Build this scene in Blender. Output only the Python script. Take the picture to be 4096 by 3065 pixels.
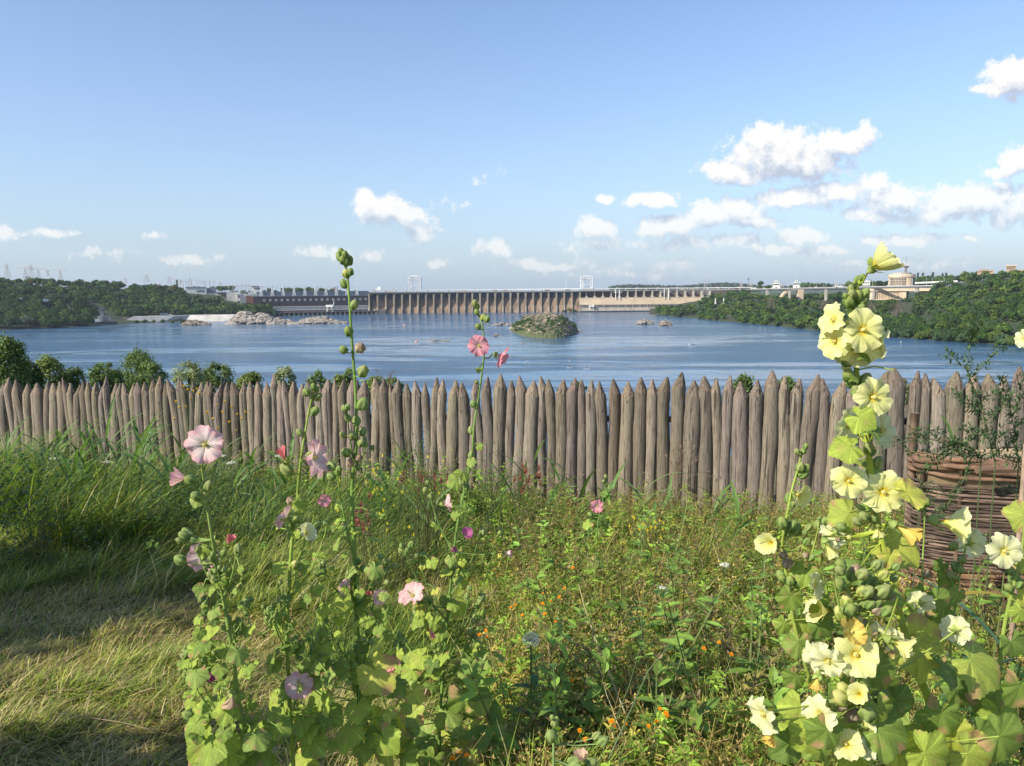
import bpy, math, random
import numpy as np
from mathutils import Matrix, Vector
R = math.radians
for o in list(bpy.data.objects): bpy.data.objects.remove(o)
sc = bpy.context.scene
# ---------------------------------------------------------------- camera
CAM = np.array([0.0, 0.0, 1.6]); FPX = 3000.0
th = math.atan((1532.5 - 1163) / FPX); rho = R(0.45)
F_ = np.array([0, math.cos(th), -math.sin(th)]); U0 = np.array([0, math.sin(th), math.cos(th)]); X_ = np.array([1.0, 0, 0])
RC = math.cos(rho) * X_ - math.sin(rho) * U0; UC = math.sin(rho) * X_ + math.cos(rho) * U0
cd = bpy.data.cameras.new('camera'); cam = bpy.data.objects.new('camera', cd); sc.collection.objects.link(cam)
cam.matrix_world = Matrix(((RC[0], UC[0], -F_[0], CAM[0]), (RC[1], UC[1], -F_[1], CAM[1]), (RC[2], UC[2], -F_[2], CAM[2]), (0, 0, 0, 1)))
cd.sensor_width = 36; cd.lens = 36 * FPX / 4096; cd.clip_start = 0.05; cd.clip_end = 30000
sc.camera = cam
sc.view_settings.view_transform = 'Standard'; sc.view_settings.look = 'None'
sc.view_settings.exposure = 0.50; sc.view_settings.gamma = 1.0
sc.view_settings.use_curve_mapping = False
sc.cycles.max_bounces = 6; sc.cycles.transparent_max_bounces = 8; sc.cycles.volume_bounces = 0
sc.cycles.sample_clamp_indirect = 4.0

def ray(px, py):
    d = F_ * FPX + (px - 2048) * RC - (py - 1532.5) * UC
    return d / d[1]
def P(px, py, Y): return CAM + ray(px, py) * Y            # point at depth Y on a sight line
def PZ(px, py, z):
    d = ray(px, py); return CAM + d * ((z - CAM[2]) / d[2])
K = 4096 / 2212.0
def V(x, y, Y): return P(x * K, y * K, Y)
WZ = -38.0                                               # water level

# ---------------------------------------------------------------- sun and sky
SE, saz = R(33), math.atan2(-0.53, -0.85)
sd = np.array([math.cos(saz) * math.cos(SE), math.sin(saz) * math.cos(SE), math.sin(SE)])
sl = bpy.data.lights.new('sun', 'SUN'); sl.energy = 5.0; sl.angle = R(0.55); sl.color = (1.0, 0.93, 0.78)
so = bpy.data.objects.new('sun', sl); sc.collection.objects.link(so)
so.rotation_euler = Vector(sd).to_track_quat('Z', 'Y').to_euler()
w = bpy.data.worlds.new('World'); sc.world = w; w.use_nodes = True
nt = w.node_tree; nt.nodes.clear(); N = nt.nodes.new; L = nt.links.new
sky = N('ShaderNodeTexSky'); sky.sky_type = 'NISHITA'; sky.sun_disc = False
sky.sun_elevation = SE; sky.sun_rotation = math.pi / 2 - saz
sky.altitude = 50; sky.air_density = 1.0; sky.dust_density = 0.6; sky.ozone_density = 2.2

class NG:                                                # tiny node helper
    def __init__(s, tree): s.t = tree
    def m(s, op, a, b=None, c=None, clamp=False):
        n = s.t.nodes.new('ShaderNodeMath'); n.operation = op; n.use_clamp = clamp
        for i, v in enumerate((a, b, c)):
            if v is None: continue
            if isinstance(v, (int, float)): n.inputs[i].default_value = v
            else: s.t.links.new(v, n.inputs[i])
        return n.outputs[0]
    def v(s, op, a, b=None, c=None):
        n = s.t.nodes.new('ShaderNodeVectorMath'); n.operation = op
        for i, q in enumerate((a, b, c)):
            if q is None: continue
            if isinstance(q, tuple): n.inputs[i].default_value = q
            else: s.t.links.new(q, n.inputs[i])
        return n.outputs['Value'] if op in ('LENGTH', 'DOT_PRODUCT') else n.outputs[0]
    def noise(s, vec, scale, detail=4, rough=.5, dim='3D', dist=0):
        n = s.t.nodes.new('ShaderNodeTexNoise'); n.noise_dimensions = dim
        n.inputs['Scale'].default_value = scale; n.inputs['Detail'].default_value = detail
        n.inputs['Roughness'].default_value = rough; n.inputs['Distortion'].default_value = dist
        if vec is not None: s.t.links.new(vec, n.inputs['Vector'])
        return n.outputs['Fac']
    def ramp(s, fac, stops):
        n = s.t.nodes.new('ShaderNodeValToRGB'); e = n.color_ramp.elements
        while len(e) < len(stops): e.new(0.5)
        for i, (p, c) in enumerate(stops):
            e[i].position = p; e[i].color = (c[0], c[1], c[2], 1) if not isinstance(c, (int, float)) else (c, c, c, 1)
        s.t.links.new(fac, n.inputs[0]); return n.outputs[0]
    def mapr(s, v, a, b, c, d, kind='SMOOTHSTEP'):
        n = s.t.nodes.new('ShaderNodeMapRange'); n.interpolation_type = kind
        for i, q in zip((1, 2, 3, 4), (a, b, c, d)): n.inputs[i].default_value = q
        s.t.links.new(v, n.inputs[0]); return n.outputs[0]
    def mix(s, fac, a, b, typ='MIX'):
        n = s.t.nodes.new('ShaderNodeMix'); n.data_type = 'RGBA'; n.blend_type = typ
        for i, q in ((0, fac), (6, a), (7, b)):
            if isinstance(q, (int, float)): n.inputs[i].default_value = q
            elif isinstance(q, tuple): n.inputs[i].default_value = (q[0], q[1], q[2], 1)
            else: s.t.links.new(q, n.inputs[i])
        return n.outputs[2]

# clouds of the sky itself, placed by direction (u = east/north, v = up/north)
CL = [(1690,335,130,46,1),(1815,305,70,26,1),(1590,368,68,24,1),(1655,300,55,30,1),(1750,345,80,36,1),(1870,285,35,20,1),
 (828,458,62,32,1),(800,440,35,28,1),(870,468,40,22,1),(910,502,36,22,.8),(700,545,50,17,.55),(1280,496,44,28,.9),(1290,530,60,20,.55),(1070,540,36,18,.6),
 (950,568,30,12,.5),(1140,568,60,14,.6),(1312,427,24,11,.75),(1410,434,50,15,.85),(1455,490,60,24,.95),(1420,505,45,15,.7),(1530,470,50,26,1),
 (1595,455,48,32,1),(1620,480,60,16,.8),(1500,525,150,18,.5),(1720,425,90,28,.95),(1800,410,60,24,.95),(1880,392,40,26,.8),(1920,430,70,30,1),
 (1855,462,40,14,.9),(1895,468,70,12,.7),(2060,440,90,36,1),(2130,430,85,34,1),(2010,460,60,24,.9),(2195,455,60,40,.9),(1735,510,60,20,.9),(1690,542,75,14,.8),
 (1780,540,60,14,.7),(1960,515,70,16,.85),(1890,510,30,12,.7),(2190,175,58,36,1),(2160,195,38,18,.9),(2200,345,50,32,.95),(2170,365,45,16,.8),(1615,525,26,11,.6),
 (1460,566,60,12,.5),(100,512,60,10,.45),(340,520,24,10,.5),(5,512,34,26,.5),(1048,392,20,12,.12),(420,560,60,12,.35),(2090,515,40,8,.4),(980,445,30,14,.3),
 (200,545,90,10,.3),(780,545,60,12,.4),(1230,572,120,10,.4),(1350,590,160,10,.3),(1900,570,180,14,.3)]
g = bpy.data.node_groups.new('cloud_density', 'ShaderNodeTree')
g.interface.new_socket('p', in_out='INPUT', socket_type='NodeSocketVector')
g.interface.new_socket('d', in_out='OUTPUT', socket_type='NodeSocketFloat')
gi = g.nodes.new('NodeGroupInput'); go = g.nodes.new('NodeGroupOutput'); G = NG(g)
warp = g.nodes.new('ShaderNodeTexNoise'); warp.inputs['Scale'].default_value = 14; warp.inputs['Detail'].default_value = 3
g.links.new(gi.outputs[0], warp.inputs['Vector'])
wv = G.v('MULTIPLY_ADD', G.v('SUBTRACT', warp.outputs['Color'], (.5, .5, .5)), (.05, .035, 0), gi.outputs[0])
acc = None
for (x, y, a, b, k) in CL:
    d = ray(x * K, y * K); c = (d[0], 0, d[2]); sx, sy = a * K / FPX * 1.25, b * K / FPX * 1.22
    q = G.v('MULTIPLY_ADD', wv, (1 / sx, 1 / sy, 0), (-d[0] / sx, -d[2] / sy, 0))
    e = G.m('MULTIPLY', G.m('SUBTRACT', 1.0, G.v('LENGTH', q)), k)
    acc = e if acc is None else G.m('MAXIMUM', acc, e)
fb = G.noise(gi.outputs[0], 55, 8, .68, '2D')
fb2 = G.noise(gi.outputs[0], 13, 3, .5, '2D')
g.links.new(G.m('ADD', acc, G.m('ADD', G.m('MULTIPLY_ADD', fb, 1.35, -.675), G.m('MULTIPLY_ADD', fb2, .3, -.15))), go.inputs[0])
H = NG(nt)
tc = N('ShaderNodeTexCoord'); sx = N('ShaderNodeSeparateXYZ'); L(tc.outputs['Generated'], sx.inputs[0])
yy = H.m('MAXIMUM', sx.outputs[1], 0.02); cx = N('ShaderNodeCombineXYZ')
L(H.m('DIVIDE', sx.outputs[0], yy), cx.inputs[0]); L(H.m('DIVIDE', sx.outputs[2], yy), cx.inputs[1])
uv = cx.outputs[0]
def dens(vec):
    n = N('ShaderNodeGroup'); n.node_tree = g; L(vec, n.inputs[0]); return n.outputs[0]
D1 = dens(uv); D2 = dens(H.v('ADD', uv, (-.008, .022, 0)))
alpha = H.mapr(D1, -.02, .42, 0, 1)
front = H.mapr(sx.outputs[1], .05, .25, 0, 1); up = H.mapr(cx.outputs[0] if False else sx.outputs[2], .0, .02, 0, 1)
alpha = H.m('MULTIPLY', H.m('MULTIPLY', alpha, front), up)
sh = H.mapr(H.m('SUBTRACT', D1, D2), -.35, .45, 0, 1, 'LINEAR')
ccol = H.ramp(sh, [(0, (.50, .56, .68)), (.45, (.74, .77, .82)), (1, (1.0, .97, .92))])
hz = H.mapr(sx.outputs[2], .0, .16, .5, 1)
alpha = H.m('MULTIPLY', H.m('MULTIPLY', alpha, hz), .96)
b1 = N('ShaderNodeBackground'); b1.inputs[1].default_value = 0.116; 
hb = H.m('POWER', H.m('SUBTRACT', 1.0, H.m('MULTIPLY', sx.outputs[2], 1.0, clamp=True), clamp=True), 6.0)
tint = H.mix(1.0, sky.outputs[0], (1.16, 1.16, 1.26), 'MULTIPLY')
L(H.mix(H.m('MULTIPLY', hb, .88), tint, (2.65, 3.5, 4.45)), b1.inputs[0])
b2 = N('ShaderNodeBackground'); b2.inputs[1].default_value = 0.78; L(ccol, b2.inputs[0])
ms = N('ShaderNodeMixShader'); L(alpha, ms.inputs[0]); L(b1.outputs[0], ms.inputs[1]); L(b2.outputs[0], ms.inputs[2])
wo = N('ShaderNodeOutputWorld'); L(ms.outputs[0], wo.inputs[0])

# ---------------------------------------------------------------- helpers
rng = np.random.default_rng(7)
ORG = {}
def tag(o, label=None, cat=None, group=None, kind=None):
    if label: o['label'] = label
    if cat: o['category'] = cat
    if group: o['group'] = group
    if kind: o['kind'] = kind
    return o
def root(name, loc, label, cat, group=None):
    o = bpy.data.objects.new(name, None); o.empty_display_size = .2
    sc.collection.objects.link(o); o.location = tuple(loc); ORG[o.name] = np.array(loc, float)
    return tag(o, label, cat, group)
def rotm(a, b, c):
    return np.array(Matrix.Rotation(c, 3, 'Z') @ Matrix.Rotation(b, 3, 'Y') @ Matrix.Rotation(a, 3, 'X'))
class MB:
    def __init__(s): s.v = []; s.n = 0; s.l = []; s.t = []; s.c = []; s.hc = False; s.m = []
    def add(s, v, f, c=None, mi=0):
        v = np.asarray(v, float).reshape(-1, 3)
        if isinstance(f, list) and len(set(len(q) for q in f)) > 1:
            fl = np.concatenate([np.asarray(q) for q in f]); tt = np.array([len(q) for q in f])
        else:
            f = np.asarray(f, int); fl = f.ravel(); tt = np.full(len(f), f.shape[1])
        s.l.append(fl + s.n); s.t.append(tt); s.m.append(np.full(len(tt), mi)); s.v.append(v); s.n += len(v)
        if c is None: c = (1, 1, 1)
        else: s.hc = True
        s.c.append(np.broadcast_to(np.asarray(c, float), (len(v), 3)))
        return s
    def box(s, c, d, rz=0, col=None, mi=0, M=None):
        x, y, z = np.array(d) / 2
        v = np.array([(i * x, j * y, k * z) for k in (-1, 1) for j in (-1, 1) for i in (-1, 1)], float)
        if M is None: M = rotm(0, 0, rz)
        v = v @ M.T + np.array(c)
        return s.add(v, [(0, 2, 3, 1), (4, 5, 7, 6), (0, 1, 5, 4), (2, 6, 7, 3), (0, 4, 6, 2), (1, 3, 7, 5)], col, mi)
    def tube(s, pts, rad, n=6, col=None, mi=0, cap=True):
        pts = np.asarray(pts, float); k = len(pts); rad = np.broadcast_to(np.asarray(rad, float), (k,))
        t = np.gradient(pts, axis=0); t /= np.linalg.norm(t, axis=1)[:, None] + 1e-9
        ref = np.array([0, 0, 1.0]) if abs(t[:, 2]).mean() < .8 else np.array([1.0, 0, 0])
        a = np.cross(t, ref); a /= np.linalg.norm(a, axis=1)[:, None] + 1e-9; b = np.cross(t, a)
        an = np.arange(n) * 2 * math.pi / n
        v = pts[:, None] + rad[:, None, None] * (np.cos(an)[None, :, None] * a[:, None] + np.sin(an)[None, :, None] * b[:, None])
        i = np.arange(k - 1)[:, None] * n; j = np.arange(n)[None]; j2 = (j + 1) % n
        f = np.stack([i + j, i + j2, i + n + j2, i + n + j], -1).reshape(-1, 4)
        cc = None
        if col is not None:
            cc = np.asarray(col, float)
            if cc.ndim == 2: cc = np.repeat(cc, n, 0)
        fl = [tuple(q) for q in f]
        if cap: fl += [tuple(range(n)), tuple(range((k - 1) * n, k * n))[::-1]]
        return s.add(v.reshape(-1, 3), fl if cap else f, cc, mi)
    def bar(s, a, b, r, n=4, col=None, mi=0): return s.tube([a, b], r, n, col, mi)
    def build(s, name, mat, parent=None, smooth=False, origin=None):
        v = np.concatenate(s.v); me = bpy.data.meshes.new(name)
        if parent is not None: org = ORG[parent.name]
        elif origin is not None: org = np.array(origin, float)
        else: org = np.array([(v[:, 0].min() + v[:, 0].max()) / 2, (v[:, 1].min() + v[:, 1].max()) / 2, v[:, 2].min()])
        v = v - org; l = np.concatenate(s.l); t = np.concatenate(s.t)
        me.vertices.add(len(v)); me.vertices.foreach_set('co', v.ravel().astype(np.float32))
        me.loops.add(len(l)); me.loops.foreach_set('vertex_index', l.astype(np.int32))
        me.polygons.add(len(t)); st = np.concatenate([[0], np.cumsum(t)[:-1]])
        me.polygons.foreach_set('loop_start', st.astype(np.int32)); me.polygons.foreach_set('loop_total', t.astype(np.int32))
        for q in (mat if isinstance(mat, (list, tuple)) else [mat]): me.materials.append(q)
        me.polygons.foreach_set('material_index', np.concatenate(s.m).astype(np.int32))
        if s.hc:
            a = me.color_attributes.new('col', 'FLOAT_COLOR', 'POINT')
            c = np.concatenate(s.c); c = np.concatenate([c, np.ones((len(c), 1))], 1)
            a.data.foreach_set('color', c.ravel().astype(np.float32))
        me.polygons.foreach_set('use_smooth', np.full(len(t), smooth))
        me.update(calc_edges=True)
        o = bpy.data.objects.new(name, me); sc.collection.objects.link(o)
        if parent is not None: o.parent = parent; ORG[o.name] = ORG[parent.name]
        else: o.location = tuple(org); ORG[o.name] = org
        return o
def copytree(o, loc, label=None, rz=0, scale=1, parent=None):
    c = o.copy(); sc.collection.objects.link(c)
    if parent is not None: c.parent = parent
    else:
        c.location = tuple(loc); c.rotation_euler = (0, 0, rz); c.scale = (scale,) * 3 if isinstance(scale, (int, float)) else scale
        ORG[c.name] = np.array(loc, float)
        if label: c['label'] = label
    for ch in list(o.children): copytree(ch, None, parent=c)
    return c

def newmat(name):
    m = bpy.data.materials.new(name); m.use_nodes = True; t = m.node_tree; t.nodes.clear()
    out = t.nodes.new('ShaderNodeOutputMaterial'); return m, t, NG(t), out
def objvec(t, obj=True):
    c = t.nodes.new('ShaderNodeTexCoord'); v = c.outputs['Object' if obj else 'Generated']; return v
def solid(name, col, rough=.75, var=.25, scale=.5, st=(1, 1, 1), bump=0, col2=None, metal=0, bscale=None, attr=False, detail=6):
    m, t, h, out = newmat(name); v = h.v('MULTIPLY', objvec(t), st)
    p = t.nodes.new('ShaderNodeBsdfPrincipled'); n = h.noise(v, scale, detail, .6)
    c2 = col2 or tuple(q * (1 - var) for q in col)
    c1 = col if col2 else tuple(min(1, q * (1 + var * .6)) for q in col)
    c = h.ramp(n, [(.3, c2), (.7, c1)])
    if attr:
        a = t.nodes.new('ShaderNodeAttribute'); a.attribute_name = 'col'; c = h.mix(1.0, c, a.outputs[0], 'MULTIPLY')
    t.links.new(c, p.inputs['Base Color']); p.inputs['Roughness'].default_value = rough; p.inputs['Metallic'].default_value = metal
    if bump:
        b = t.nodes.new('ShaderNodeBump'); b.inputs['Strength'].default_value = min(1, bump); b.inputs['Distance'].default_value = bump
        t.links.new(h.noise(v, bscale or scale * 4, 5, .65), b.inputs['Height']); t.links.new(b.outputs[0], p.inputs['Normal'])
    t.links.new(p.outputs[0], out.inputs[0]); return m
def veg(name, trans=.35, rough=.55, scale=8, var=.3, spots=None, spec=.3, tt=(1.5, 1.55, .75), holes=None):
    m, t, h, out = newmat(name)
    a = t.nodes.new('ShaderNodeAttribute'); a.attribute_name = 'col'; v = objvec(t)
    n = h.noise(v, scale, 4, .6)
    c = h.mix(1.0, a.outputs[0], h.ramp(n, [(.3, 1 - var), (.7, 1 + var)]), 'MULTIPLY')
    if spots:
        sc_, lo, hi, cc = spots
        c = h.mix(h.mapr(h.noise(v, sc_, 3, .7), lo, hi, 0, 1), c, cc)
    p = t.nodes.new('ShaderNodeBsdfPrincipled'); p.inputs['Roughness'].default_value = rough; p.inputs['Specular IOR Level'].default_value = spec
    t.links.new(c, p.inputs['Base Color'])
    bp = t.nodes.new('ShaderNodeBump'); bp.inputs['Strength'].default_value = .5; bp.inputs['Distance'].default_value = .05 / scale; t.links.new(h.noise(v, scale * 5, 3, .6), bp.inputs['Height']); t.links.new(bp.outputs[0], p.inputs['Normal'])
    tr = t.nodes.new('ShaderNodeBsdfTranslucent'); t.links.new(h.mix(1.0, c, tt, 'MULTIPLY'), tr.inputs[0])
    mx = t.nodes.new('ShaderNodeMixShader'); mx.inputs[0].default_value = trans
    t.links.new(p.outputs[0], mx.inputs[1]); t.links.new(tr.outputs[0], mx.inputs[2]); res = mx.outputs[0]
    if holes:
        ho = t.nodes.new('ShaderNodeMixShader'); tp_ = t.nodes.new('ShaderNodeBsdfTransparent'); t.links.new(h.mapr(h.noise(v, holes[0], 2, .5), holes[1], holes[1] + .01, 0, 1), ho.inputs[0]); t.links.new(res, ho.inputs[1]); t.links.new(tp_.outputs[0], ho.inputs[2]); res = ho.outputs[0]
    t.links.new(res, out.inputs[0])
    return m
def snoise(x, y, s=1.0, seed=0):                      # smooth pseudo noise, about -1..1
    r = np.random.default_rng(seed + 99); o = 0
    for k in range(6):
        a = r.uniform(0, 6.28); f = s * r.uniform(.6, 1.9); p = r.uniform(0, 6.28)
        o = o + np.sin((x * math.cos(a) + y * math.sin(a)) * f + p + 1.3 * np.sin((x * math.sin(a) - y * math.cos(a)) * f * .7 + p * 2))
    return o / 3.2
# ---------------------------------------------------------------- materials
M_leaf = veg('leaf', .35, .5, 14, .25); M_grass = veg('grass_blade', .3, .6, 6, .25)
M_far = veg('far_foliage', .12, .8, .12, .35, spec=.1)
M_conc = solid('concrete', (.36, .33, .29), .85, .3, .15, (1, 1, .4), .0)
M_steel = solid('white_steel', (.62, .64, .66), .5, .15, .3)
M_lattice = solid('galvanised_steel', (.42, .42, .42), .5, .15, .3)
M_dark = solid('dark_opening', (.02, .022, .03), .4, .2, .5)
M_rock = solid('granite', (.46, .37, .32), .85, .5, .5, (1, 1, 1.6), .5, (.17, .12, .11), bscale=1.2)
M_rockw = solid('pale_granite', (.62, .58, .55), .85, .4, .8, (1, 1, 1.5), .4, (.26, .21, .19), bscale=1.5)
# ---------------------------------------------------------------- ground
def gz(x, y):
    x = np.asarray(x, float); y = np.asarray(y, float)
    a = -.09 * np.clip(y, -20, 13) - .15 * np.clip(y - 4.6, 0, 3) / 3 + .03 * snoise(x, y, 1.1, 1) + .016 * snoise(x, y, 5, 2) + .010 * snoise(x, y, 11, 12)
    a = a + .22 * np.exp(-((x + 4.6) / 2.2) ** 2 - ((y - 6.6) / 1.5) ** 2)
    a = a + .22 * np.exp(-((x + 6.6) / 2.6) ** 2 - ((y - 8.6) / 1.5) ** 2)
    s = np.clip(y - 13, 0, 68); return a - s * .62 + .3 * snoise(x, y, .3, 5) * np.clip(s / 6, 0, 1)
m, t, h, out = newmat('ground_soil'); v = objvec(t)
p = t.nodes.new('ShaderNodeBsdfPrincipled'); p.inputs['Roughness'].default_value = .95
c = h.ramp(h.noise(v, 3, 8, .7), [(.3, (.05, .045, .022)), (.5, (.13, .11, .05)), (.7, (.20, .17, .085))])
c = h.mix(h.mapr(h.noise(v, 40, 4, .7), .4, .65, 0, 1), c, (.26, .22, .12))
t.links.new(c, p.inputs[0]); t.links.new(p.outputs[0], out.inputs[0])
b = t.nodes.new('ShaderNodeBump'); b.inputs['Distance'].default_value = .03; t.links.new(h.noise(v, 50, 4, .7), b.inputs['Height']); t.links.new(b.outputs[0], p.inputs['Normal'])
M_soil = m
def grid(xs, ys, zf):
    X, Y = np.meshgrid(xs, ys); Z = zf(X, Y); n, k = X.shape
    i = np.arange(n - 1)[:, None] * k; j = np.arange(k - 1)[None]
    f = np.stack([i + j, i + j + 1, i + k + j + 1, i + k + j], -1).reshape(-1, 4)
    return np.stack([X, Y, Z], -1).reshape(-1, 3), f
q = MB(); xs = np.concatenate([np.linspace(-90, -12, 40)[:-1], np.linspace(-12, 12, 260), np.linspace(12, 90, 40)[1:]])
ys = np.concatenate([np.linspace(-20, 1, 12)[:-1], np.linspace(1, 13, 150), np.linspace(13, 85, 60)[1:]])
q.add(*grid(xs, ys, gz)); tag(q.build('ground', M_soil, smooth=True, origin=(0, 0, 0)), kind='structure')
# ---------------------------------------------------------------- river
m, t, h, out = newmat('river_water'); v = objvec(t)
p = t.nodes.new('ShaderNodeBsdfPrincipled'); p.inputs['Base Color'].default_value = (.045, .115, .205, 1)
p.inputs['Roughness'].default_value = .12; p.inputs['IOR'].default_value = 1.333
calm = h.mapr(h.noise(h.v('MULTIPLY', v, (.35, 1.6, 1)), .006, 5, .62, '3D', 1.6), .44, .60, .06, 1)
n1 = h.noise(h.v('MULTIPLY', v, (.8, 1, 1)), 0.7, 5, .65); n2 = h.noise(v, .035, 3, .5)
n3 = h.noise(h.v('MULTIPLY', v, (1, .6, 1)), .16, 3, .6)
hgt = h.m('ADD', h.m('MULTIPLY', n1, calm), h.m('ADD', h.m('MULTIPLY', n2, 1.5), h.m('MULTIPLY', n3, h.m('MULTIPLY', calm, 1.6))))
b = t.nodes.new('ShaderNodeBump'); b.inputs['Strength'].default_value = .9; b.inputs['Distance'].default_value = .8
t.links.new(hgt, b.inputs['Height']); t.links.new(b.outputs[0], p.inputs['Normal']); t.links.new(p.outputs[0], out.inputs[0])
M_water = m
q = MB(); q.add([(-3000, 20, WZ), (3000, 20, WZ), (3000, 1500, WZ), (-3000, 1500, WZ)], [(0, 1, 2, 3)])
tag(q.build('river', M_water, origin=(0, 0, WZ)), kind='structure')
# ---------------------------------------------------------------- far banks
def poly(pts):
    pts = np.array([PZ(a, b_, WZ)[:2] for a, b_ in pts]); u = pts[:, 0] / pts[:, 1]; return u, pts[:, 1]
LU, LY = poly([(-3200, 1500), (-1200, 1380), (0, 1321), (200, 1313), (370, 1304), (500, 1296), (640, 1290), (760, 1287), (930, 1283), (1060, 1273), (1180, 1268)])
RU, RY = poly([(2560, 1256), (2640, 1262), (2900, 1287), (3278, 1325), (3603, 1354), (3873, 1373), (4096, 1386), (5000, 1440), (7000, 1560)])
uo = lambda px: (px - 2048) / FPX
LC = [(-3200, 26), (0, 17), (430, 12), (600, 7), (700, 4), (850, -2), (1000, -8), (1200, -12)]
RC_ = [(2560, -30), (2640, -29), (2800, -20), (2900, -12), (2960, -6), (3040, -16), (3150, -20), (3300, -22), (3480, -22), (3600, -20), (3680, -10), (3760, 0), (3850, 6), (4096, 13), (7000, 22)]
def bank(U, Y, C, wd):
    cu = np.array([uo(a) for a, _ in C]); cz = np.array([z for _, z in C])
    def f(u, d):
        c = np.interp(u, cu, cz); s = np.clip(d / wd, 0, 1); s = s * .5 + .5 * s * s * (3 - 2 * s)
        edge = np.clip(d / 12, 0, 1)
        return np.where(d < 0, WZ - 1.5, WZ - 1.5 + 3.0 * edge + (c - WZ - 1.5) * s)
    return f, (lambda u: np.interp(u, U, Y))
zl, yl = bank(LU, LY, LC, 330); zr, yr = bank(RU, RY, RC_, 330)
m, t, h, out = newmat('bank_earth'); v = objvec(t); p = t.nodes.new('ShaderNodeBsdfPrincipled'); p.inputs['Roughness'].default_value = .95
c = h.ramp(h.noise(v, .03, 6, .65), [(.35, (.022, .038, .012)), (.62, (.045, .055, .02)), (.74, (.20, .14, .08))])
t.links.new(c, p.inputs[0]); t.links.new(p.outputs[0], out.inputs[0]); M_bank = m
def bankmesh(name, zf, yf, us, far):
    ds = np.concatenate([[-6], np.linspace(0, 360, 50), np.linspace(400, far, 12)])
    Ug, Dg = np.meshgrid(us, ds); Yg = yf(Ug) + Dg; Z = zf(Ug, Dg) + 1.2 * snoise(Ug * Yg, Yg, .03, 3) * np.clip(Dg / 30, 0, 1)
    n, k = Ug.shape; i = np.arange(n - 1)[:, None] * k; j = np.arange(k - 1)[None]
    q = MB(); q.add(np.stack([Ug * Yg, Yg, Z], -1).reshape(-1, 3), np.stack([i + j, i + j + 1, i + k + j + 1, i + k + j], -1).reshape(-1, 4))
    tag(q.build(name, M_bank, smooth=True, origin=(0, 0, 0)), kind='structure')
bankmesh('left_bank', zl, yl, np.linspace(-1.6, uo(1110), 90), 1500)
bankmesh('right_bank', zr, yr, np.linspace(uo(2600), 1.5, 110), 1500)
# plain beyond the dam up to the horizon
m, t, h, out = newmat('distant_plain'); v = objvec(t); p = t.nodes.new('ShaderNodeBsdfPrincipled'); p.inputs['Roughness'].default_value = 1
t.links.new(h.ramp(h.noise(v, .004, 6, .6), [(.4, (.045, .07, .05)), (.65, (.10, .12, .07))]), p.inputs[0]); t.links.new(p.outputs[0], out.inputs[0])
def fz(x, y): return -9 - 45 * (y < 1440.5) + 26 * np.clip((y - 4500) / 3500, 0, 1) * (.55 + .35 * snoise(x, y, .0012, 8)) * np.clip((x + 600) / 2500, 0, 1)
q = MB(); xs = np.linspace(-9000, 9000, 120); ys = np.concatenate([[1440, 1441], np.linspace(1600, 9000, 60)])
q.add(*grid(xs, ys, fz)); tag(q.build('distant_plain', m, smooth=True, origin=(0, 0, -9)), kind='structure')
# ---------------------------------------------------------------- trees
def crown(q, r, W, Ht, zc, ncl, per, ls, col, shape='round', var=.25):
    for k in range(ncl):
        if shape == 'tall':
            a = r.uniform(0, 6.28); hh = r.uniform(0, 1); rad = W * .5 * math.sin(math.pi * min(1, .15 + hh * .8)) * r.uniform(.2, .6)
            c = np.array([rad * math.cos(a), rad * math.sin(a), zc + Ht * hh]); cr = W * r.uniform(.25, .38)
        else:
            d = r.normal(size=3); d /= np.linalg.norm(d); d[2] = abs(d[2]) * 1.1 - .35
            c = np.array([d[0] * W * .36, d[1] * W * .36, zc + Ht * .42 + d[2] * Ht * .42]); cr = W * r.uniform(.16, .27)
        n = r.normal(size=(per, 3)); n[:, 2] += .25; n /= np.linalg.norm(n, axis=1)[:, None]
        ctr = c + n * cr * r.uniform(.7, 1.08, (per, 1)) * np.array([1, 1, .85])
        nn = n + r.normal(size=(per, 3)) * .55; nn /= np.linalg.norm(nn, axis=1)[:, None]
        a = np.cross(nn, r.normal(size=(per, 3))); a /= np.linalg.norm(a, axis=1)[:, None] + 1e-9; b = np.cross(nn, a)
        s = ls * r.uniform(.5, 1.1, (per, 1)); a = a * s; b = b * s * .7
        v = np.stack([ctr - a, ctr + b * .8, ctr + a, ctr - b * .8], 1).reshape(-1, 3)
        cc = np.array(col) * (1 + var * r.uniform(-1, 1)) * (1 + .2 * r.uniform(-1, 1, (per, 1))); cc = np.repeat(np.clip(cc, 0, 1), 4, 0)
        q.add(v, np.arange(per * 4).reshape(-1, 4), cc)
def treeproto(name, seed, W, Ht, trunk, col, ncl=16, per=32, ls=1.1, shape='round', core=True):
    r = np.random.default_rng(seed); q = MB()
    q.tube([(0, 0, -1), (.1, 0, trunk), (.3, .2, trunk + Ht * .5)], [.45, .3, .12], 5, (.10, .08, .06))
    for k in range(4):
        a = r.uniform(0, 6.28); q.tube([(0, 0, trunk * .8), (W * .3 * math.cos(a), W * .3 * math.sin(a), trunk + Ht * .5)], [.2, .06], 4, (.10, .08, .06))
    crown(q, r, W, Ht, trunk, ncl, per, ls, col, shape)
    return q
tag_l = 'dense green broadleaf tree in the wood on the left river bank'
tag_r = 'dense green broadleaf tree in the wood on the right river bank'
protos = []
GC = [(.058, .115, .028), (.046, .092, .028), (.078, .132, .030), (.065, .112, .048), (.10, .148, .036), (.042, .078, .030)]
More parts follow.
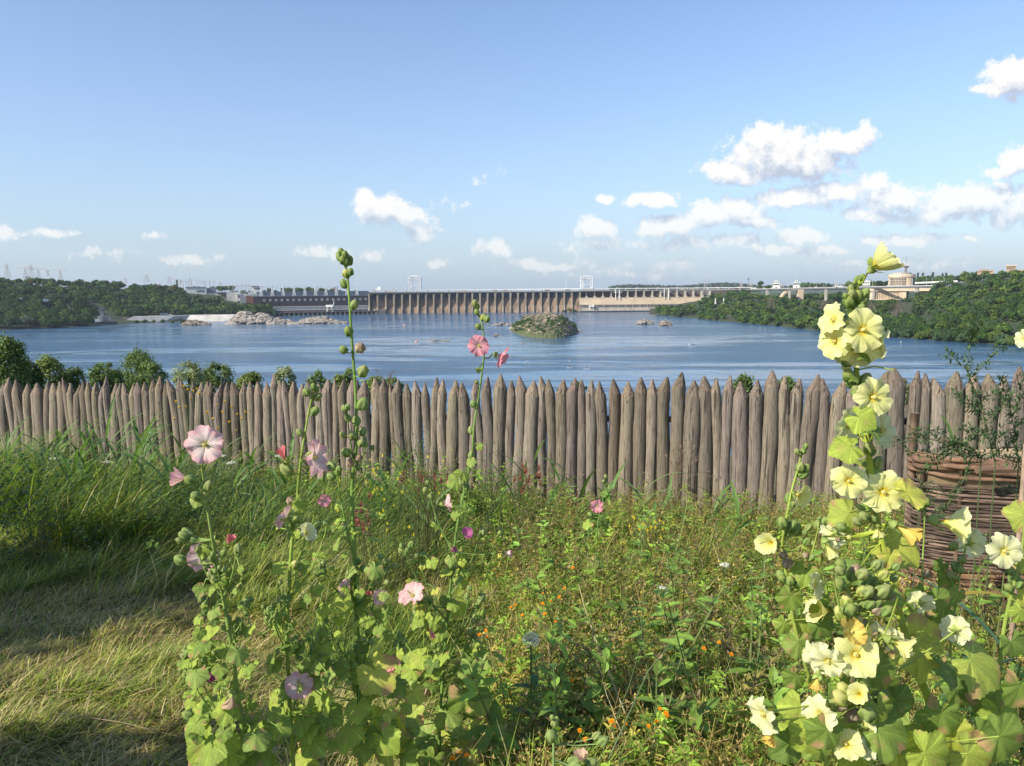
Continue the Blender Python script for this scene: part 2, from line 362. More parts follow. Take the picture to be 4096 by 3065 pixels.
for i in range(6):
    q = treeproto('tree', 20 + i, [12, 14, 10, 13, 9, 15][i], [10, 11, 11, 9, 8, 10][i], [1.2, 1, 1.5, .6, .6, 1][i], GC[i], 20, 62, .85)
    o = q.build('broadleaf_tree', M_far, origin=(0, 0, 0)); protos.append(o)
q = treeproto('tree', 31, 5, 17, 2, (.03, .055, .02), 16, 36, .8, 'tall'); poplar = q.build('poplar_tree', M_far, origin=(0, 0, 0))
q = treeproto('tree', 32, 11, 9, 2, (.16, .18, .13), 16, 36, .9); silver = q.build('silvery_willow', M_far, origin=(0, 0, 0))
q = treeproto('tree', 33, 10, 8, 2, (.10, .085, .045), 16, 36, .9); brown = q.build('dry_leaved_tree', M_far, origin=(0, 0, 0))
used = set()
def put(p_, loc, rz, s, label, cat='tree', group=None):
    if p_.name not in used: used.add(p_.name); o = p_; o.location = tuple(loc); o.rotation_euler = (0, 0, rz); o.scale = (s,) * 3 if isinstance(s, (int, float)) else s
    else: o = copytree(p_, loc, None, rz, s)
    return tag(o, label, cat, group)
r = np.random.default_rng(3)
def baretest(px, py):   # clearings with bare earth or buildings
    for (a, b_, c_, d) in [(255, 1210, 300, 1234), (335, 1212, 385, 1232), (380, 1225, 460, 1300), (172, 1195, 196, 1206)]:
        if a < px < c_ and b_ < py < d: return True
    return False
def pix(pt):
    d = np.array(pt) - CAM; k = FPX / (d @ F_); return 2048 + (d @ RC) * k, 1532.5 - (d @ UC) * k
inst = []; rest = []
def scatter(n, u0, u1, zf, yf, dmax, side, jit):
    pts = []; tries = 0
    while len(pts) < n and tries < n * 60:
        tries += 1; u = r.uniform(u0, u1); d = r.uniform(0, 1) ** 1.25 * dmax + 2; y = yf(u) + d; x = u * y; z = float(zf(np.array(u), np.array(d)))
        if any((x - a[0]) ** 2 + (y - a[1]) ** 2 < (jit * (.75 + .5 * d / dmax)) ** 2 for a in pts): continue
        px, py = pix((x, y, z + 6))
        if side == 'L' and baretest(px, py): continue
        if side == 'L' and px > 450 and d < 45 and px < 960: continue
        if side == 'L' and 735 < px < 1140 and d > (215 if px < 900 else 130): continue
        if side == 'R' and 2600 < px < 2800 and d > 150: continue
        if side == 'R' and 3440 < px < 3730 and d > 330: continue
        if side == 'R' and 3575 < px < 3660 and 150 < d < 260: continue
        if side == 'R' and 3100 < px < 3220 and d > 330: continue
        pts.append((x, y, z, u, d))
    return pts
for side, (n, u0, u1, zf, yf) in {'L': (900, -.95, uo(1085), zl, yl), 'R': (900, uo(2632), .95, zr, yr)}.items():
    P_ = scatter(n, u0, u1, zf, yf, 350, side, 6.2)
    P_.sort(key=lambda a: a[1] + (900 if not -50 < pix(a[:3])[0] < 4150 else 0)); cnt = 0
    for (x, y, z, u, d) in P_:
        k = int(r.integers(0, 6)); s = float(r.uniform(.8, 1.25)) * (1.15 if side == 'L' else .85); rz = float(r.uniform(0, 6.28))
        if cnt < 140:
            cnt += 1
            put(protos[k], (x, y, z - .5), rz, s, tag_l if side == 'L' else tag_r, 'tree', 'trees in the wood on the left bank' if side == 'L' else 'trees in the wood on the right bank')
            protos[k].name = 'broadleaf_tree'
        else: rest.append((x, y, z - .5, rz, s, k))
def woodland(name, lst, kind='stuff', lab=None):
    q = MB(); r2 = np.random.default_rng(5)
    for (x, y, z, rz, s, k) in lst:
        t_ = MB(); crown(t_, r2, 12, 10, .8, 13, 20, 1.5, GC[k]); t_.tube([(0, 0, -1), (.2, 0, 6)], [.4, .2], 4, (.1, .08, .06))
        M = rotm(0, 0, rz) * s
        for vv, ll, tt, cc in zip(t_.v, t_.l, t_.t, t_.c):
            q.v.append(vv @ M.T + np.array([x, y, z])); q.l.append(ll + q.n); q.t.append(tt); q.c.append(cc); q.m.append(np.zeros(len(tt), int))
        q.n += t_.n; q.hc = True
    tag(q.build(name, M_far), lab, 'woodland', None, kind)
woodland('woodland', rest, 'stuff', 'mass of green treetops covering both wooded river banks behind the nearest trees')
# far tree belts on the skyline
sk = []
for px, py, n_ in [(3230, 1172, 26), (3280, 1176, 26), (3345, 1172, 30), (3400, 1168, 26), (3450, 1172, 22), (3130, 1180, 16), (3020, 1178, 16), (3750, 1172, 16)]:
    for k in range(n_):
        Y_ = r.uniform(1230, 1420); a = P(px + r.normal() * 26, py + r.uniform(-3, 12), Y_); s_ = r.uniform(.8, 1.3); sk.append((a[0], a[1], a[2] - 11 * s_, 0, s_, int(r.integers(0, 6))))
for px, py, Y, n, sprd, hh in [(1000, 1160, 1750, 16, 60, .8), (1130, 1150, 1700, 14, 90, 1.1), (1230, 1150, 1700, 16, 60, 1.2), (1330, 1158, 1700, 14, 60, .9), (890, 1140, 1650, 14, 70, 1),
     (3060, 1140, 1700, 12, 60, 1), (3250, 1130, 1700, 16, 60, 1.1), (3420, 1135, 1650, 14, 90, 1.2), (3500, 1120, 1400, 14, 60, 1.3), (3700, 1105, 1350, 20, 60, 1.4), (3800, 1100, 1350, 18, 60, 1.3), (3900, 1090, 1300, 14, 60, 1.2), (4020, 1080, 1300, 14, 80, 1.2), (2980, 1150, 1600, 10, 50, 1)]:
    for k in range(n):
        a = P(px + r.normal() * sprd * .7, py, Y + r.uniform(-60, 60)); s = r.uniform(.8, 1.3) * hh; sk.append((a[0], a[1], a[2] - 11 * s + r.uniform(-2, 1), 0, s, int(r.integers(0, 6))))
woodland('woodland', sk, 'stuff', 'far tree belt along the skyline beyond the dam and the viaduct')
# hazy hills at the horizon
q = MB(); r2 = np.random.default_rng(12)
for k in range(420):
    px = r2.uniform(2450, 3560); Y = r2.uniform(3800, 4600); a = P(px, 1146 - 8 * math.exp(-((px - 2860) / 130) ** 2) + 3 * math.sin(px / 60), Y)
    t_ = MB(); crown(t_, r2, 60, 26, 0, 5, 9, 9, (.05, .08, .05)); 
    for vv, ll, tt, cc in zip(t_.v, t_.l, t_.t, t_.c): q.v.append(vv + np.array([a[0], a[1], a[2] - 24])); q.l.append(ll + q.n); q.t.append(tt); q.c.append(cc); q.m.append(np.zeros(len(tt), int))
    q.n += t_.n; q.hc = True
tag(q.build('woodland', M_far), 'hazy wooded ridge on the horizon behind the right end of the dam', 'woodland', None, 'stuff')
# singled-out trees
def putp(pr, px, py, Y, rz, s, label, hh): a = P(px, py, Y); return put(pr, (a[0], a[1], a[2] - hh * (s if isinstance(s, (int, float)) else s[2])), rz, s, label)
for i, (px, py) in enumerate([(308, 1192), (322, 1180), (334, 1196)]):
    putp(poplar, px, py, 1000, i, 1.0, ['shorter poplar left of the pair above the bank tower', 'tallest poplar in the row of three on the left bank', 'poplar at the right end of the row near the bank tower'][i], 19)
for i, (px, py) in enumerate([(706, 1113), (2978, 1123)]): pass
putp(poplar, 706, 1113, 1350, 2, .8, 'lone slim conical poplar rising beside the distant pylons on the left skyline', 19)
for i, (px, py) in enumerate([(3640, 1086), (3672, 1084), (3692, 1084), (3733, 1082), (3772, 1086), (3786, 1084)]):
    putp(poplar, px, py, 1400, i, .95, 'dark poplar in the row on the skyline right of the round tower', 19)['group'] = 'poplars on the skyline right of the round tower'
for i, (px, py, Y) in enumerate([(3044, 1122, 1300), (1236, 1146, 1650), (3075, 1140, 1330)]):
    putp(protos[1], px, py, Y, i * 2, [.8, 1.3, .6][i], ['bushy tree standing tall at the left end of the viaduct', 'rounded dark tree showing above the brick powerhouse roof', 'small tree between the viaduct start and the first white tower'][i], 12.5)
putp(silver, 108, 1262, 800, 1, 1.0, 'silvery grey-green willow at the waterline of the left bank', 10)
putp(silver, 3810, 1268, 700, 2, .45, 'small silvery bush on the right wooded slope', 10)
putp(brown, 640, 1140, 1250, 0, 1.2, 'brownish dry-leaved tree below the pale building on the left bank', 9)
putp(brown, 700, 1146, 1240, 2, 1.2, 'brownish tree nearest to the long pale building', 9)
putp(brown, 125, 1122, 1080, 2, 1.0, 'reddish-brown tree below the tall pylons on the left hill', 9)
putp(brown, 3880, 1160, 800, 1, .6, 'pinkish-brown dry tree high on the right wooded slope', 9)
# low shrubs at the waterline spit and by the powerhouse
for i, (px, py, Y, s) in enumerate([(545, 1278, 930, .5), (580, 1276, 950, .5), (615, 1278, 950, .45), (650, 1273, 960, .55), (690, 1276, 960, .5), (730, 1278, 965, .45), (1022, 1216, 1160, 1.0), (1050, 1214, 1165, 1.0), (1078, 1214, 1170, 1.0), (1100, 1240, 1190, .5), (985, 1222, 1160, 1.0), (950, 1216, 1170, 1.1)]):
    putp(protos[i % 6], px, py, Y, i, s, ['low green shrub on the low spit in front of the concrete embankment', 'dense round green tree on the shore beside the brick powerhouse'][i > 5], 12.5)['group'] = ['shrubs on the low spit', 'trees beside the brick powerhouse'][i > 5]
# concrete embankment
q = MB(); top = [PZ(a, b_, -29.5) for a, b_ in ((530, 1267), (700, 1263), (760, 1261), (935, 1259), (1005, 1258))]; bot = [PZ(a, b_, WZ - .5) for a, b_ in ((530, 1291), (700, 1286), (760, 1283), (935, 1281), (1005, 1277))]
vv = []
for a, b_ in zip(bot, top): a[1] = b_[1] - 14; a[0] *= 1; vv += [a, b_, b_ + np.array([0, 6, .3])]
q.add(vv, [(3 * i + j, 3 * i + 3 + j, 3 * i + 4 + j, 3 * i + 1 + j) for i in range(4) for j in (0, 1)])
tag(q.build('embankment', solid('pale_concrete', (.50, .47, .42), .85, .25, .08, (1, 1, 2))), kind='structure')
# ---------------------------------------------------------------- palisade fence
m, t, h, out = newmat('weathered_wood'); v = objvec(t)
a = t.nodes.new('ShaderNodeAttribute'); a.attribute_name = 'col'
fine = h.noise(h.v('MULTIPLY', v, (42, 42, 2.4)), 2.2, 6, .7, '3D', .6); wide = h.noise(h.v('MULTIPLY', v, (3, 3, .7)), 2, 4, .6)
c = h.ramp(fine, [(.34, (.035, .028, .023)), (.44, (.13, .105, .083)), (.58, (.222, .19, .152)), (.75, (.33, .285, .235))])
c = h.mix(h.mapr(wide, .35, .7, 0, .5), c, (.21, .165, .125)); c = h.mix(1.0, c, a.outputs[0], 'MULTIPLY')
kn = t.nodes.new('ShaderNodeTexVoronoi'); kn.inputs['Scale'].default_value = 4.5; t.links.new(h.v('MULTIPLY', v, (2, 2, 1)), kn.inputs['Vector'])
c = h.mix(h.mapr(kn.outputs['Distance'], .05, .13, .75, 0), c, (.05, .035, .025))
cr = h.mapr(h.noise(h.v('MULTIPLY', v, (30, 30, .9)), 1.3, 3, .5), .33, .38, .85, 0)
c = h.mix(cr, c, (.035, .025, .018))
p = t.nodes.new('ShaderNodeBsdfPrincipled'); p.inputs['Roughness'].default_value = .85; t.links.new(c, p.inputs[0])
b = t.nodes.new('ShaderNodeBump'); b.inputs['Distance'].default_value = .012; b.inputs['Strength'].default_value = .9
t.links.new(h.m('SUBTRACT', fine, h.m('MULTIPLY', cr, .8)), b.inputs['Height']); t.links.new(b.outputs[0], p.inputs['Normal']); t.links.new(p.outputs[0], out.inputs[0])
M_wood = m
def fl(x): return 8.2 - .325 * x
fr = np.random.default_rng(44)
FB = (-1.0, fl(-1.0), -.74)
fence = root('palisade_fence', FB, 'long grey-brown palisade of sharpened wooden posts across the view above the river', 'fence')
x = 5.25; dirx = np.array([1, -.325, 0]) / math.hypot(1, .325)
posts = 0
tall = [V(1466, 800, 7.3), V(1645, 812, 7), V(1340, 815, 7.5), V(895, 812, 8.6), V(2135, 815, 6.6)]
rest_q = MB()
while x > -7.75:
    rad = fr.choice([fr.uniform(.050, .062), fr.uniform(.062, .080)], p=[.3, .7]) * (1.08 if x > 0 else .95) * (1.12 if fr.uniform() < .12 else 1)
    x -= rad * .785; y = fl(x) + fr.uniform(-.02, .02)
    top = 1.6 - .1185 * y + fr.normal() * .020
    if fr.uniform() < .08: top += .07
    if abs(x / y - (V(1466, 800, 7)[0] / 7)) < .009: top += .09
    zb = float(gz(x, y)) - .25; n = 10; R_ = 15
    zs = np.concatenate([np.linspace(zb, top - .17, R_), [top - .15, top - .10, top - .04, top]])
    ang = np.arange(n) * 2 * math.pi / n + fr.uniform(0, 6)
    ph = fr.uniform(0, 6.28, 6); leanx = fr.normal() * .022; wg = .6 if x > 0 else 1.15
    cxs = wg * (.014 * np.sin(zs * 3.1 + ph[0]) + .006 * np.sin(zs * 7 + ph[1])) + leanx * (zs - top + .6); cys = .008 * np.sin(zs * 2.7 + ph[2])
    rr = rad * (1.0 - .08 * (zs - zb) / (top - zb)) * (1 + .05 * np.sin(zs * 6 + ph[3])); rr[-4] = rr[R_ - 1] * .97; rr[-3] = rr[R_ - 1] * .72; rr[-2] = rr[R_ - 1] * .38; rr[-1] = .010
    off = np.zeros(len(zs)); off[-4:] = fr.normal() * .018 * np.array([0, .4, .8, 1.])
    wob = 1 + .05 * np.sin(ang * 2 + ph[4])[None] + .035 * np.sin(ang * 3 + ph[5] + zs[:, None] * 2) + fr.normal(size=(len(zs), n)) * .022
    wob[-4:] = 1 + .10 * np.sign(np.sin(ang * 2 + ph[4]))[None] * np.array([.3, 1, 1, 1])[:, None]
    X = x + cxs[:, None] + off[:, None] + rr[:, None] * wob * np.cos(ang)[None]; Y = y + cys[:, None] + rr[:, None] * wob * np.sin(ang)[None]
    vv = np.stack([X, Y, np.repeat(zs[:, None], n, 1)], -1).reshape(-1, 3)
    k = len(zs); i = np.arange(k - 1)[:, None] * n; j = np.arange(n)[None]; j2 = (j + 1) % n
    f = np.stack([i + j, i + j2, i + n + j2, i + n + j], -1).reshape(-1, 4)
    tone = fr.uniform(.78, 1.35) * np.array([1, fr.uniform(.97, 1.04), fr.uniform(.9, 1.08)]); cc = np.tile(tone, (len(vv), 1)); cc[-4 * n:] *= np.array([1.02, .95, .90])
    if posts >= 99:
        rest_q.add(vv, f, cc); posts += 1; x -= rad * .785; continue
    q = MB(); q.add(vv, f, cc)
    o = q.build('post', M_wood, fence, smooth=False)
    # soft shading on the shaft, hard cut facets at the tip
    sm = np.zeros(len(f), bool); sm[:(R_ - 1) * n] = True; o.data.polygons.foreach_set('use_smooth', sm)
    posts += 1; x -= rad * .785 + (fr.uniform(.01, .02) if fr.uniform() < .05 else fr.uniform(-.002, .004))
if rest_q.n: rest_q.build('post', M_wood, fence, True)['kind'] = 'stuff'
q = MB()
for zz in (.25, ): q.tube([(a_, fl(a_) + .13, 1.6 - .1185 * fl(a_) - .45) for a_ in np.linspace(-7.6, 5.0, 12)], .035, 7, (.9, .9, .9))
q.build('rail', M_wood, fence, True)
print('posts', posts, x)
# ---------------------------------------------------------------- dam
def nrm(a): a = np.array(a, float); return a / np.linalg.norm(a)
M_damc = solid('dam_concrete', (.33, .235, .155), .9, .5, .16, (1, .6, .10), 0, (.07, .05, .038))
M_pier = solid('pier_concrete', (.34, .285, .22), .9, .35, .16, (1, 1, .12), 0, (.14, .11, .085))
M_gate = solid('gate_steel', (.055, .075, .11), .6, .3, .2)
M_brick = solid('maroon_brick', (.046, .035, .039), .9, .25, .3)
M_brick2 = solid('red_brick', (.19, .09, .07), .9, .2, .3)
M_roof = solid('grey_roof', (.20, .22, .25), .7, .15, .2)
M_cream = solid('cream_stone', (.60, .47, .33), .85, .15, .08)
M_white = solid('white_plaster', (.72, .71, .66), .8, .12, .2)
M_glass = solid('dark_glass', (.05, .07, .09), .25, .4, .3)
M_road = solid('viaduct_deck', (.13, .13, .135), .85, .2, .1)
M_light = solid('parapet_white', (.66, .66, .64), .7, .15, .1)
def basexy(px, py): return PZ(px, py, WZ)
A = np.array([P(1482, 1256, 1372)[0], 1372.0]); B = np.array([P(2318, 1246, 1392)[0], 1392.0])
def arc(t): p_ = A + (B - A) * t; p_ = p_ + np.array([0, 30 * 4 * t * (1 - t)]); return p_
DT = 3.0; DB = -1.0                                    # deck levels
dam = root('spillway_dam', (arc(.5)[0], arc(.5)[1], WZ), 'long curved concrete gravity dam with a row of piers and streaked spillways across the river', 'dam')
NP = 27
q = MB()
for i in range(NP * 4):
    t0, t1 = i / (NP * 4), (i + 1) / (NP * 4); a, b_ = arc(t0), arc(t1)
    prof = [(-16, WZ - 2), (-13, WZ + 3), (-8, WZ + 10), (-4, WZ + 19), (-1.5, WZ + 25), (1, WZ + 27), (6, WZ + 27)]
    vv = []
    for pp in (a, b_):
        for (o_, z) in prof: vv.append((pp[0], pp[1] + o_, z))
    k = len(prof); q.add(vv, [(j, k + j, k + j + 1, j + 1) for j in range(k - 1)])
q.build('spillway', M_damc, dam, True)
r = np.random.default_rng(9)
for i in range(NP + 1):
    t = i / NP; c = arc(t); q = MB(); w_ = 1.35
    prof = [(-19, WZ - 2), (-17, WZ + 4), (-10.5, WZ + 12), (-9.5, WZ + 27), (-9.5, DB - .2), (5, DB - .2), (5, WZ - 2)]
    vv = [(c[0] + s * w_, c[1] + o_, z) for s in (-1, 1) for (o_, z) in prof]; k = len(prof)
    q.add(vv, [tuple(range(k))[::-1], tuple(range(k, 2 * k))] + [(j, (j + 1) % k, k + (j + 1) % k, k + j) for j in range(k)])
    q.build('pier', M_pier, dam)
for i in range(NP):
    a, b_ = arc(i / NP + .003), arc((i + 1) / NP - .003); q = MB()
    q.add([(a[0] + 1, a[1] + .8, WZ + 26), (b_[0] - 1, b_[1] + .8, WZ + 26), (b_[0] - 1, b_[1] + .8, DB - .5), (a[0] + 1, a[1] + .8, DB - .5),
           (a[0] + 1, a[1] + 1.6, WZ + 26), (b_[0] - 1, b_[1] + 1.6, WZ + 26), (b_[0] - 1, b_[1] + 1.6, DB - .5), (a[0] + 1, a[1] + 1.6, DB - .5)],
          [(0, 1, 2, 3), (7, 6, 5, 4), (0, 4, 5, 1), (3, 2, 6, 7)])
    for j in range(1, 4):
        zz = WZ + 26 + j * 2.6; q.box(((a[0] + b_[0]) / 2, (a[1] + b_[1]) / 2 + .5, zz), (b_[0] - a[0] - 3, .5, .3))
    q.build('sluice_gate', M_gate, dam)
# road deck running over spillway and right powerhouse
ends = [P(1150, 1172, 1330)[:2], A, *[arc(t) for t in np.linspace(.1, .9, 9)], B, P(2820, 1150, 1410)[:2], P(3010, 1150, 1400)[:2]]
def strip(q, pts, o0, o1, z0, z1, dz=0):
    vv = []
    for i, pp in enumerate(pts):
        for (o_, z) in ((o0, z0), (o1, z0), (o1, z1), (o0, z1)): vv.append((pp[0], pp[1] + o_, z + dz * i))
    n = len(pts); f = [(4 * i + j, 4 * i + 4 + j, 4 * i + 4 + (j + 1) % 4, 4 * i + (j + 1) % 4) for i in range(n - 1) for j in range(4)]
    q.add(vv, f + [(0, 1, 2, 3), (4 * n - 1, 4 * n - 2, 4 * n - 3, 4 * n - 4)])
q = MB(); strip(q, ends[1:], -11, 9, DB, DB + 1.1); q.build('road_deck', M_road, dam)
q = MB(); strip(q, ends[1:], -10.6, -10.1, DB + 1.1, DB + 1.9); q.build('parapet', M_conc, dam)
# upper gallery beam with openings
q = MB(); L_ = ends[1:]
strip(q, L_, 4.5, 8.8, DT + .2, DT + 1.7); q.build('gallery_beam', M_light, dam)
q = MB(); pl = np.array(L_); seg = np.r_[0, np.cumsum(np.linalg.norm(np.diff(pl, axis=0), axis=1))]
for s_ in np.arange(8, seg[-1], 19.5):
    X = np.interp(s_, seg, pl[:, 0]); Y = np.interp(s_, seg, pl[:, 1]); q.box((X, Y + 6.4, (DB + 1.1 + DT + .2) / 2), (2.6, 3.6, DT + .2 - DB - 1.1))
    if r.uniform() < .4: q.box((X + 9, Y + 6.4, (DB + 1.1 + DT + .2) / 2), (10, 2.0, DT + .2 - DB - 1.1 - .3))
for s_ in np.arange(4, seg[-1], 38):
    X = np.interp(s_, seg, pl[:, 0]); Y = np.interp(s_, seg, pl[:, 1]); q.box((X, Y + 6.2, DT + 2.2), (r.uniform(1.5, 6), 2, .9))
q.build('gallery_pier', M_conc, dam)
a = P(1515, 1150, 1385); q = MB(); q.box((a[0], a[1] + 6, DT + 4.5), (6, 5, 5.5)); q.box((a[0] - 4, a[1] + 6, DT + 2.7), (6, 4, 1.8)); q.build('gate_house', M_white, dam)
for j, px in enumerate((1497, 1500)): pass
# left powerhouse
a0 = P(1012, 1182, 1290)[:2]; a1 = P(1489, 1182, 1366)[:2]; dv = nrm(np.r_[a1 - a0, 0]); nv = np.array([dv[1], -dv[0], 0]); Lg = np.linalg.norm(a1 - a0)
Mph = np.stack([dv, -nv, [0, 0, 1]], 1)                  # local x along the wall, y inwards
ph = root('brick_powerhouse', (a0[0] + dv[0] * Lg / 2, a0[1] + dv[1] * Lg / 2, WZ), 'long dark maroon brick powerhouse with round windows left of the dam', 'building')
def lb(q, x0, x1, y0, y1, z0, z1): # box in powerhouse coords
    c = np.array([(x0 + x1) / 2, (y0 + y1) / 2, 0]); c = Mph @ c + np.r_[a0, 0]; q.box((c[0], c[1], (z0 + z1) / 2), (x1 - x0, y1 - y0, z1 - z0), M=Mph)
def lp(x, y, z): c = Mph @ np.array([x, y, 0.]) + np.r_[a0, 0]; c[2] = z; return c
def zpx(py, Y, px=1250): d = ray(px, py); return CAM[2] + d[2] * Y
q = MB(); lb(q, 0, Lg, 0, 26, WZ + 6, -5.4); q.build('wall', M_brick, ph)
q = MB(); lb(q, -.4, .3, .3, 26, WZ + 6, -5.6); q.build('end_wall', M_brick2, ph)
q = MB(); lb(q, -.6, Lg + .4, -.5, 27, -5.4, -4.3); lb(q, 6, Lg - 4, 8, 22, -4.3, 3.2); q.build('roof', M_roof, ph)
q = MB()
for x in np.arange(9, Lg - 6, 4.6): c = lp(x, 7.7, .2); q.box(c, (.9, .5, .9), M=Mph)
q.build('clerestory_window', M_dark, ph)
nwin = 19
for i in range(nwin):
    x = 18 + i * (Lg - 30) / (nwin - 1); c = lp(x, -.3, -11.5); q = MB(); an = np.arange(14) * 2 * math.pi / 14
    ring = [c + Mph @ np.array([math.cos(t) * rr, yy, 0]) + np.array([0, 0, math.sin(t) * rr]) for rr, yy in ((1.9, 0), (1.9, -.35), (1.15, -.35), (1.15, 0)) for t in an]
    f = [(k * 14 + j, k * 14 + (j + 1) % 14, (k + 1) * 14 + (j + 1) % 14, (k + 1) * 14 + j) for k in range(3) for j in range(14)]
    q.add(ring, f); wn = q.build('round_window', M_light, ph)
    q = MB(); q.add([c + Mph @ np.array([math.cos(t) * 1.15, -.1, 0]) + np.array([0, 0, math.sin(t) * 1.15]) for t in an], [tuple(range(14))]); q.build('pane', M_dark, wn)
q = MB(); lb(q, 30, Lg - 6, -.9, -.25, -23.6, -22.7); lb(q, 30, Lg - 6, -.9, -.25, -29.5, -28.5)
for x in np.arange(30, Lg - 6, 2.1): lb(q, x, x + .55, -.75, -.25, -28.5, -23.6)
lb(q, 30, Lg - 6, -.6, -.3, -26.3, -26); q.build('window_frame', M_light, ph)
q = MB(); lb(q, 30, Lg - 6, -.2, -.02, -28.6, -23.6); q.build('window_band', M_glass, ph)
q = MB(); lb(q, 20, Lg + 8, -15, 0, -33.4, -32.6); q.build('quay_deck', M_road, ph)
q = MB(); lb(q, 8, Lg + 2, -3, -.2, -32.6, -30.2); lb(q, 20, Lg + 4, -2, 0, WZ - 1, -33.4); q.build('plinth', solid('dark_plinth', (.10, .075, .07), .9), ph)
for i in range(24):
    x = 24 + i * (Lg - 22) / 23; q = MB(); lb(q, x, x + 2.2, -14.5, -5, WZ - 1, -33.4); q.build('quay_pier', M_pier, ph)
q = MB(); lb(q, Lg + 1, Lg + 20, -14, 5, WZ - 1, -30.5); q.build('corner_block', M_pier, ph)
# white roof pylons (gantry masts)
def lattice(q, base, w0, w1, h, levels=5, r=.14, col=None):
    base = np.array(base, float)
    for k in range(levels):
        z0, z1 = h * k / levels, h * (k + 1) / levels; a = w0 + (w1 - w0) * k / levels; b = w0 + (w1 - w0) * (k + 1) / levels
        for s, t in ((-1, -1), (1, -1), (1, 1), (-1, 1)):
            q.bar(base + [s * a, t * a, z0], base + [s * b, t * b, z1], r)
        for (s, t), (s2, t2) in (((-1, -1), (1, -1)), ((1, -1), (1, 1)), ((1, 1), (-1, 1)), ((-1, 1), (-1, -1))):
            q.bar(base + [s * a, t * a, z0], base + [s2 * b, t2 * b, z1], r * .7); q.bar(base + [s * b, t * b, z1], base + [s2 * b, t2 * b, z1], r * .7)
rp = [(1032, 1122), (1079, 1118), (1126, 1118), (1172, 1120), (1216, 1121), (1260, 1122), (1304, 1123), (1346, 1123), (1388, 1124), (1427, 1128)]
mast0 = None
for i, (px, py) in enumerate(rp):
    x = 8 + (Lg - 40) * i / 9 + 6; c = lp(x, 6, -4.3)
    if mast0 is None:
        mast0 = root('roof_mast', c, '', 'mast', 'white masts on the brick powerhouse roof')
        q = MB(); lattice(q, c, 2.2, 1.3, 9, 4, .3); lattice(q, c + [0, 0, 9], 1.3, .5, 9, 4, .28); q.tube([c + [0, 0, 18], c + [0, 0, 22.5]], [.35, .12], 5); q.build('tower', M_steel, mast0)
        q = MB(); q.bar(c + [-4, 0, 17], c + [6, 0, 17], .3); q.bar(c + [-3, 0, 18.4], c + [4, 0, 17], .2); q.build('crossarm', M_steel, mast0); o = mast0
    else: o = copytree(mast0, c)
    o['label'] = 'white lattice mast carrying wires in the row along the brick powerhouse roof'
q = MB()
for i in range(9):
    p0 = lp(8 + (Lg - 40) * i / 9 + 6, 6, 12.7); p1 = lp(8 + (Lg - 40) * (i + 1) / 9 + 6, 6, 12.7)
    for dz in (0,): q.tube([p0 + (p1 - p0) * t + np.array([0, 0, -1.6 * 4 * t * (1 - t) + dz]) for t in np.linspace(0, 1, 6)], .12, 4)
    for t in (.25, .5, .75): a = p0 + (p1 - p0) * t; q.bar(a + [0, 0, -1.2], a + [.8, 0, -3.8], .22)
tag(q.build('power_line', M_lattice), 'thin wires with insulators strung between the white roof masts', 'cable')
# white gantry crane on the quay
def gantry(name, c, s, M, label, jib=None):
    rt = root(name, c, label, 'crane'); c = np.array(c)
    q = MB()
    for sx in (-1, 1):
        for sy in (-1, 1): q.bar(c + [sx * 5 * s, sy * 3, 0], c + [sx * 3.6 * s, sy * 2.4, 9 * s], .5 * s)
    q.build('leg', M_white, rt); q = MB(); q.box(c + [0, 0, 10.6 * s], (13 * s, 6, 3.6 * s)); q.build('crane_cabin', M_white, rt)
    if jib is not None: q = MB(); q.tube([c + [6 * s, 0, 9 * s], c + [7 * s, 0, 13 * s], c + np.array(jib)], [1.1 * s, .9 * s, .3 * s], 5); q.build('jib', M_white, rt)
    return rt
c = lp((1308 - 1012) / 477 * Lg, -9, -32.6); gantry('gantry_crane', c, .95, M_white, 'white gantry crane with an upturned jib on the quay below the brick powerhouse', (8, 0, 20))
# pale buildings left of it
FR = None
def pbox(px0, px1, py0, py1, Y, dep, q):
    ref = FR or ((px0 + px1) / 2, Y); O = P(ref[0], 1150, ref[1]); f_ = math.atan2(O[0], O[1]); n_ = np.array([math.sin(f_), math.cos(f_)]); off = Y - ref[1] + O[:2] @ n_
    def at(px, py): d = ray(px, py); return CAM + d * (off / (d[:2] @ n_))
    a, b = at(px0, py0), at(px1, py1); m_ = (a + b) / 2
    q.box((m_[0] + n_[0] * dep / 2, m_[1] + n_[1] * dep / 2, m_[2]), (np.linalg.norm((b - a)[:2]), dep, a[2] - b[2]), M=rotm(0, 0, -f_))
def winrow(px0, px1, py0, py1, Y, n, q, fr=.5):
    for i in range(n):
        w_ = (px1 - px0) / n; pbox(px0 + i * w_, px0 + (i + fr) * w_, py0, py1, Y - .35, .3, q)
def building(name, label, parts, cat='building', base=None):
    global FR
    px, py, Y = base; FR = (px, Y); rt = root(name, P(px, py, Y), label, cat)
    for nm, M, fn in parts:
        q = MB(); fn(q); q.build(nm, M, rt)
    FR = None; return rt
building('industrial_hall', 'long pale cream flat-roofed hall above the trees on the left bank', [('wall', M_white, lambda q: pbox(742, 824, 1151, 1180, 1380, 20, q)), ('roof', M_roof, lambda q: pbox(741, 826, 1148.5, 1151, 1379, 22, q)),
    ('annex', M_roof, lambda q: pbox(825, 866, 1152, 1175, 1390, 15, q)), ('chimney', M_light, lambda q: pbox(751, 753, 1142, 1149, 1379.5, 1.5, q)), ('window', M_dark, lambda q: winrow(787, 820, 1161, 1169, 1380, 8, q))], base=(784, 1180, 1380))
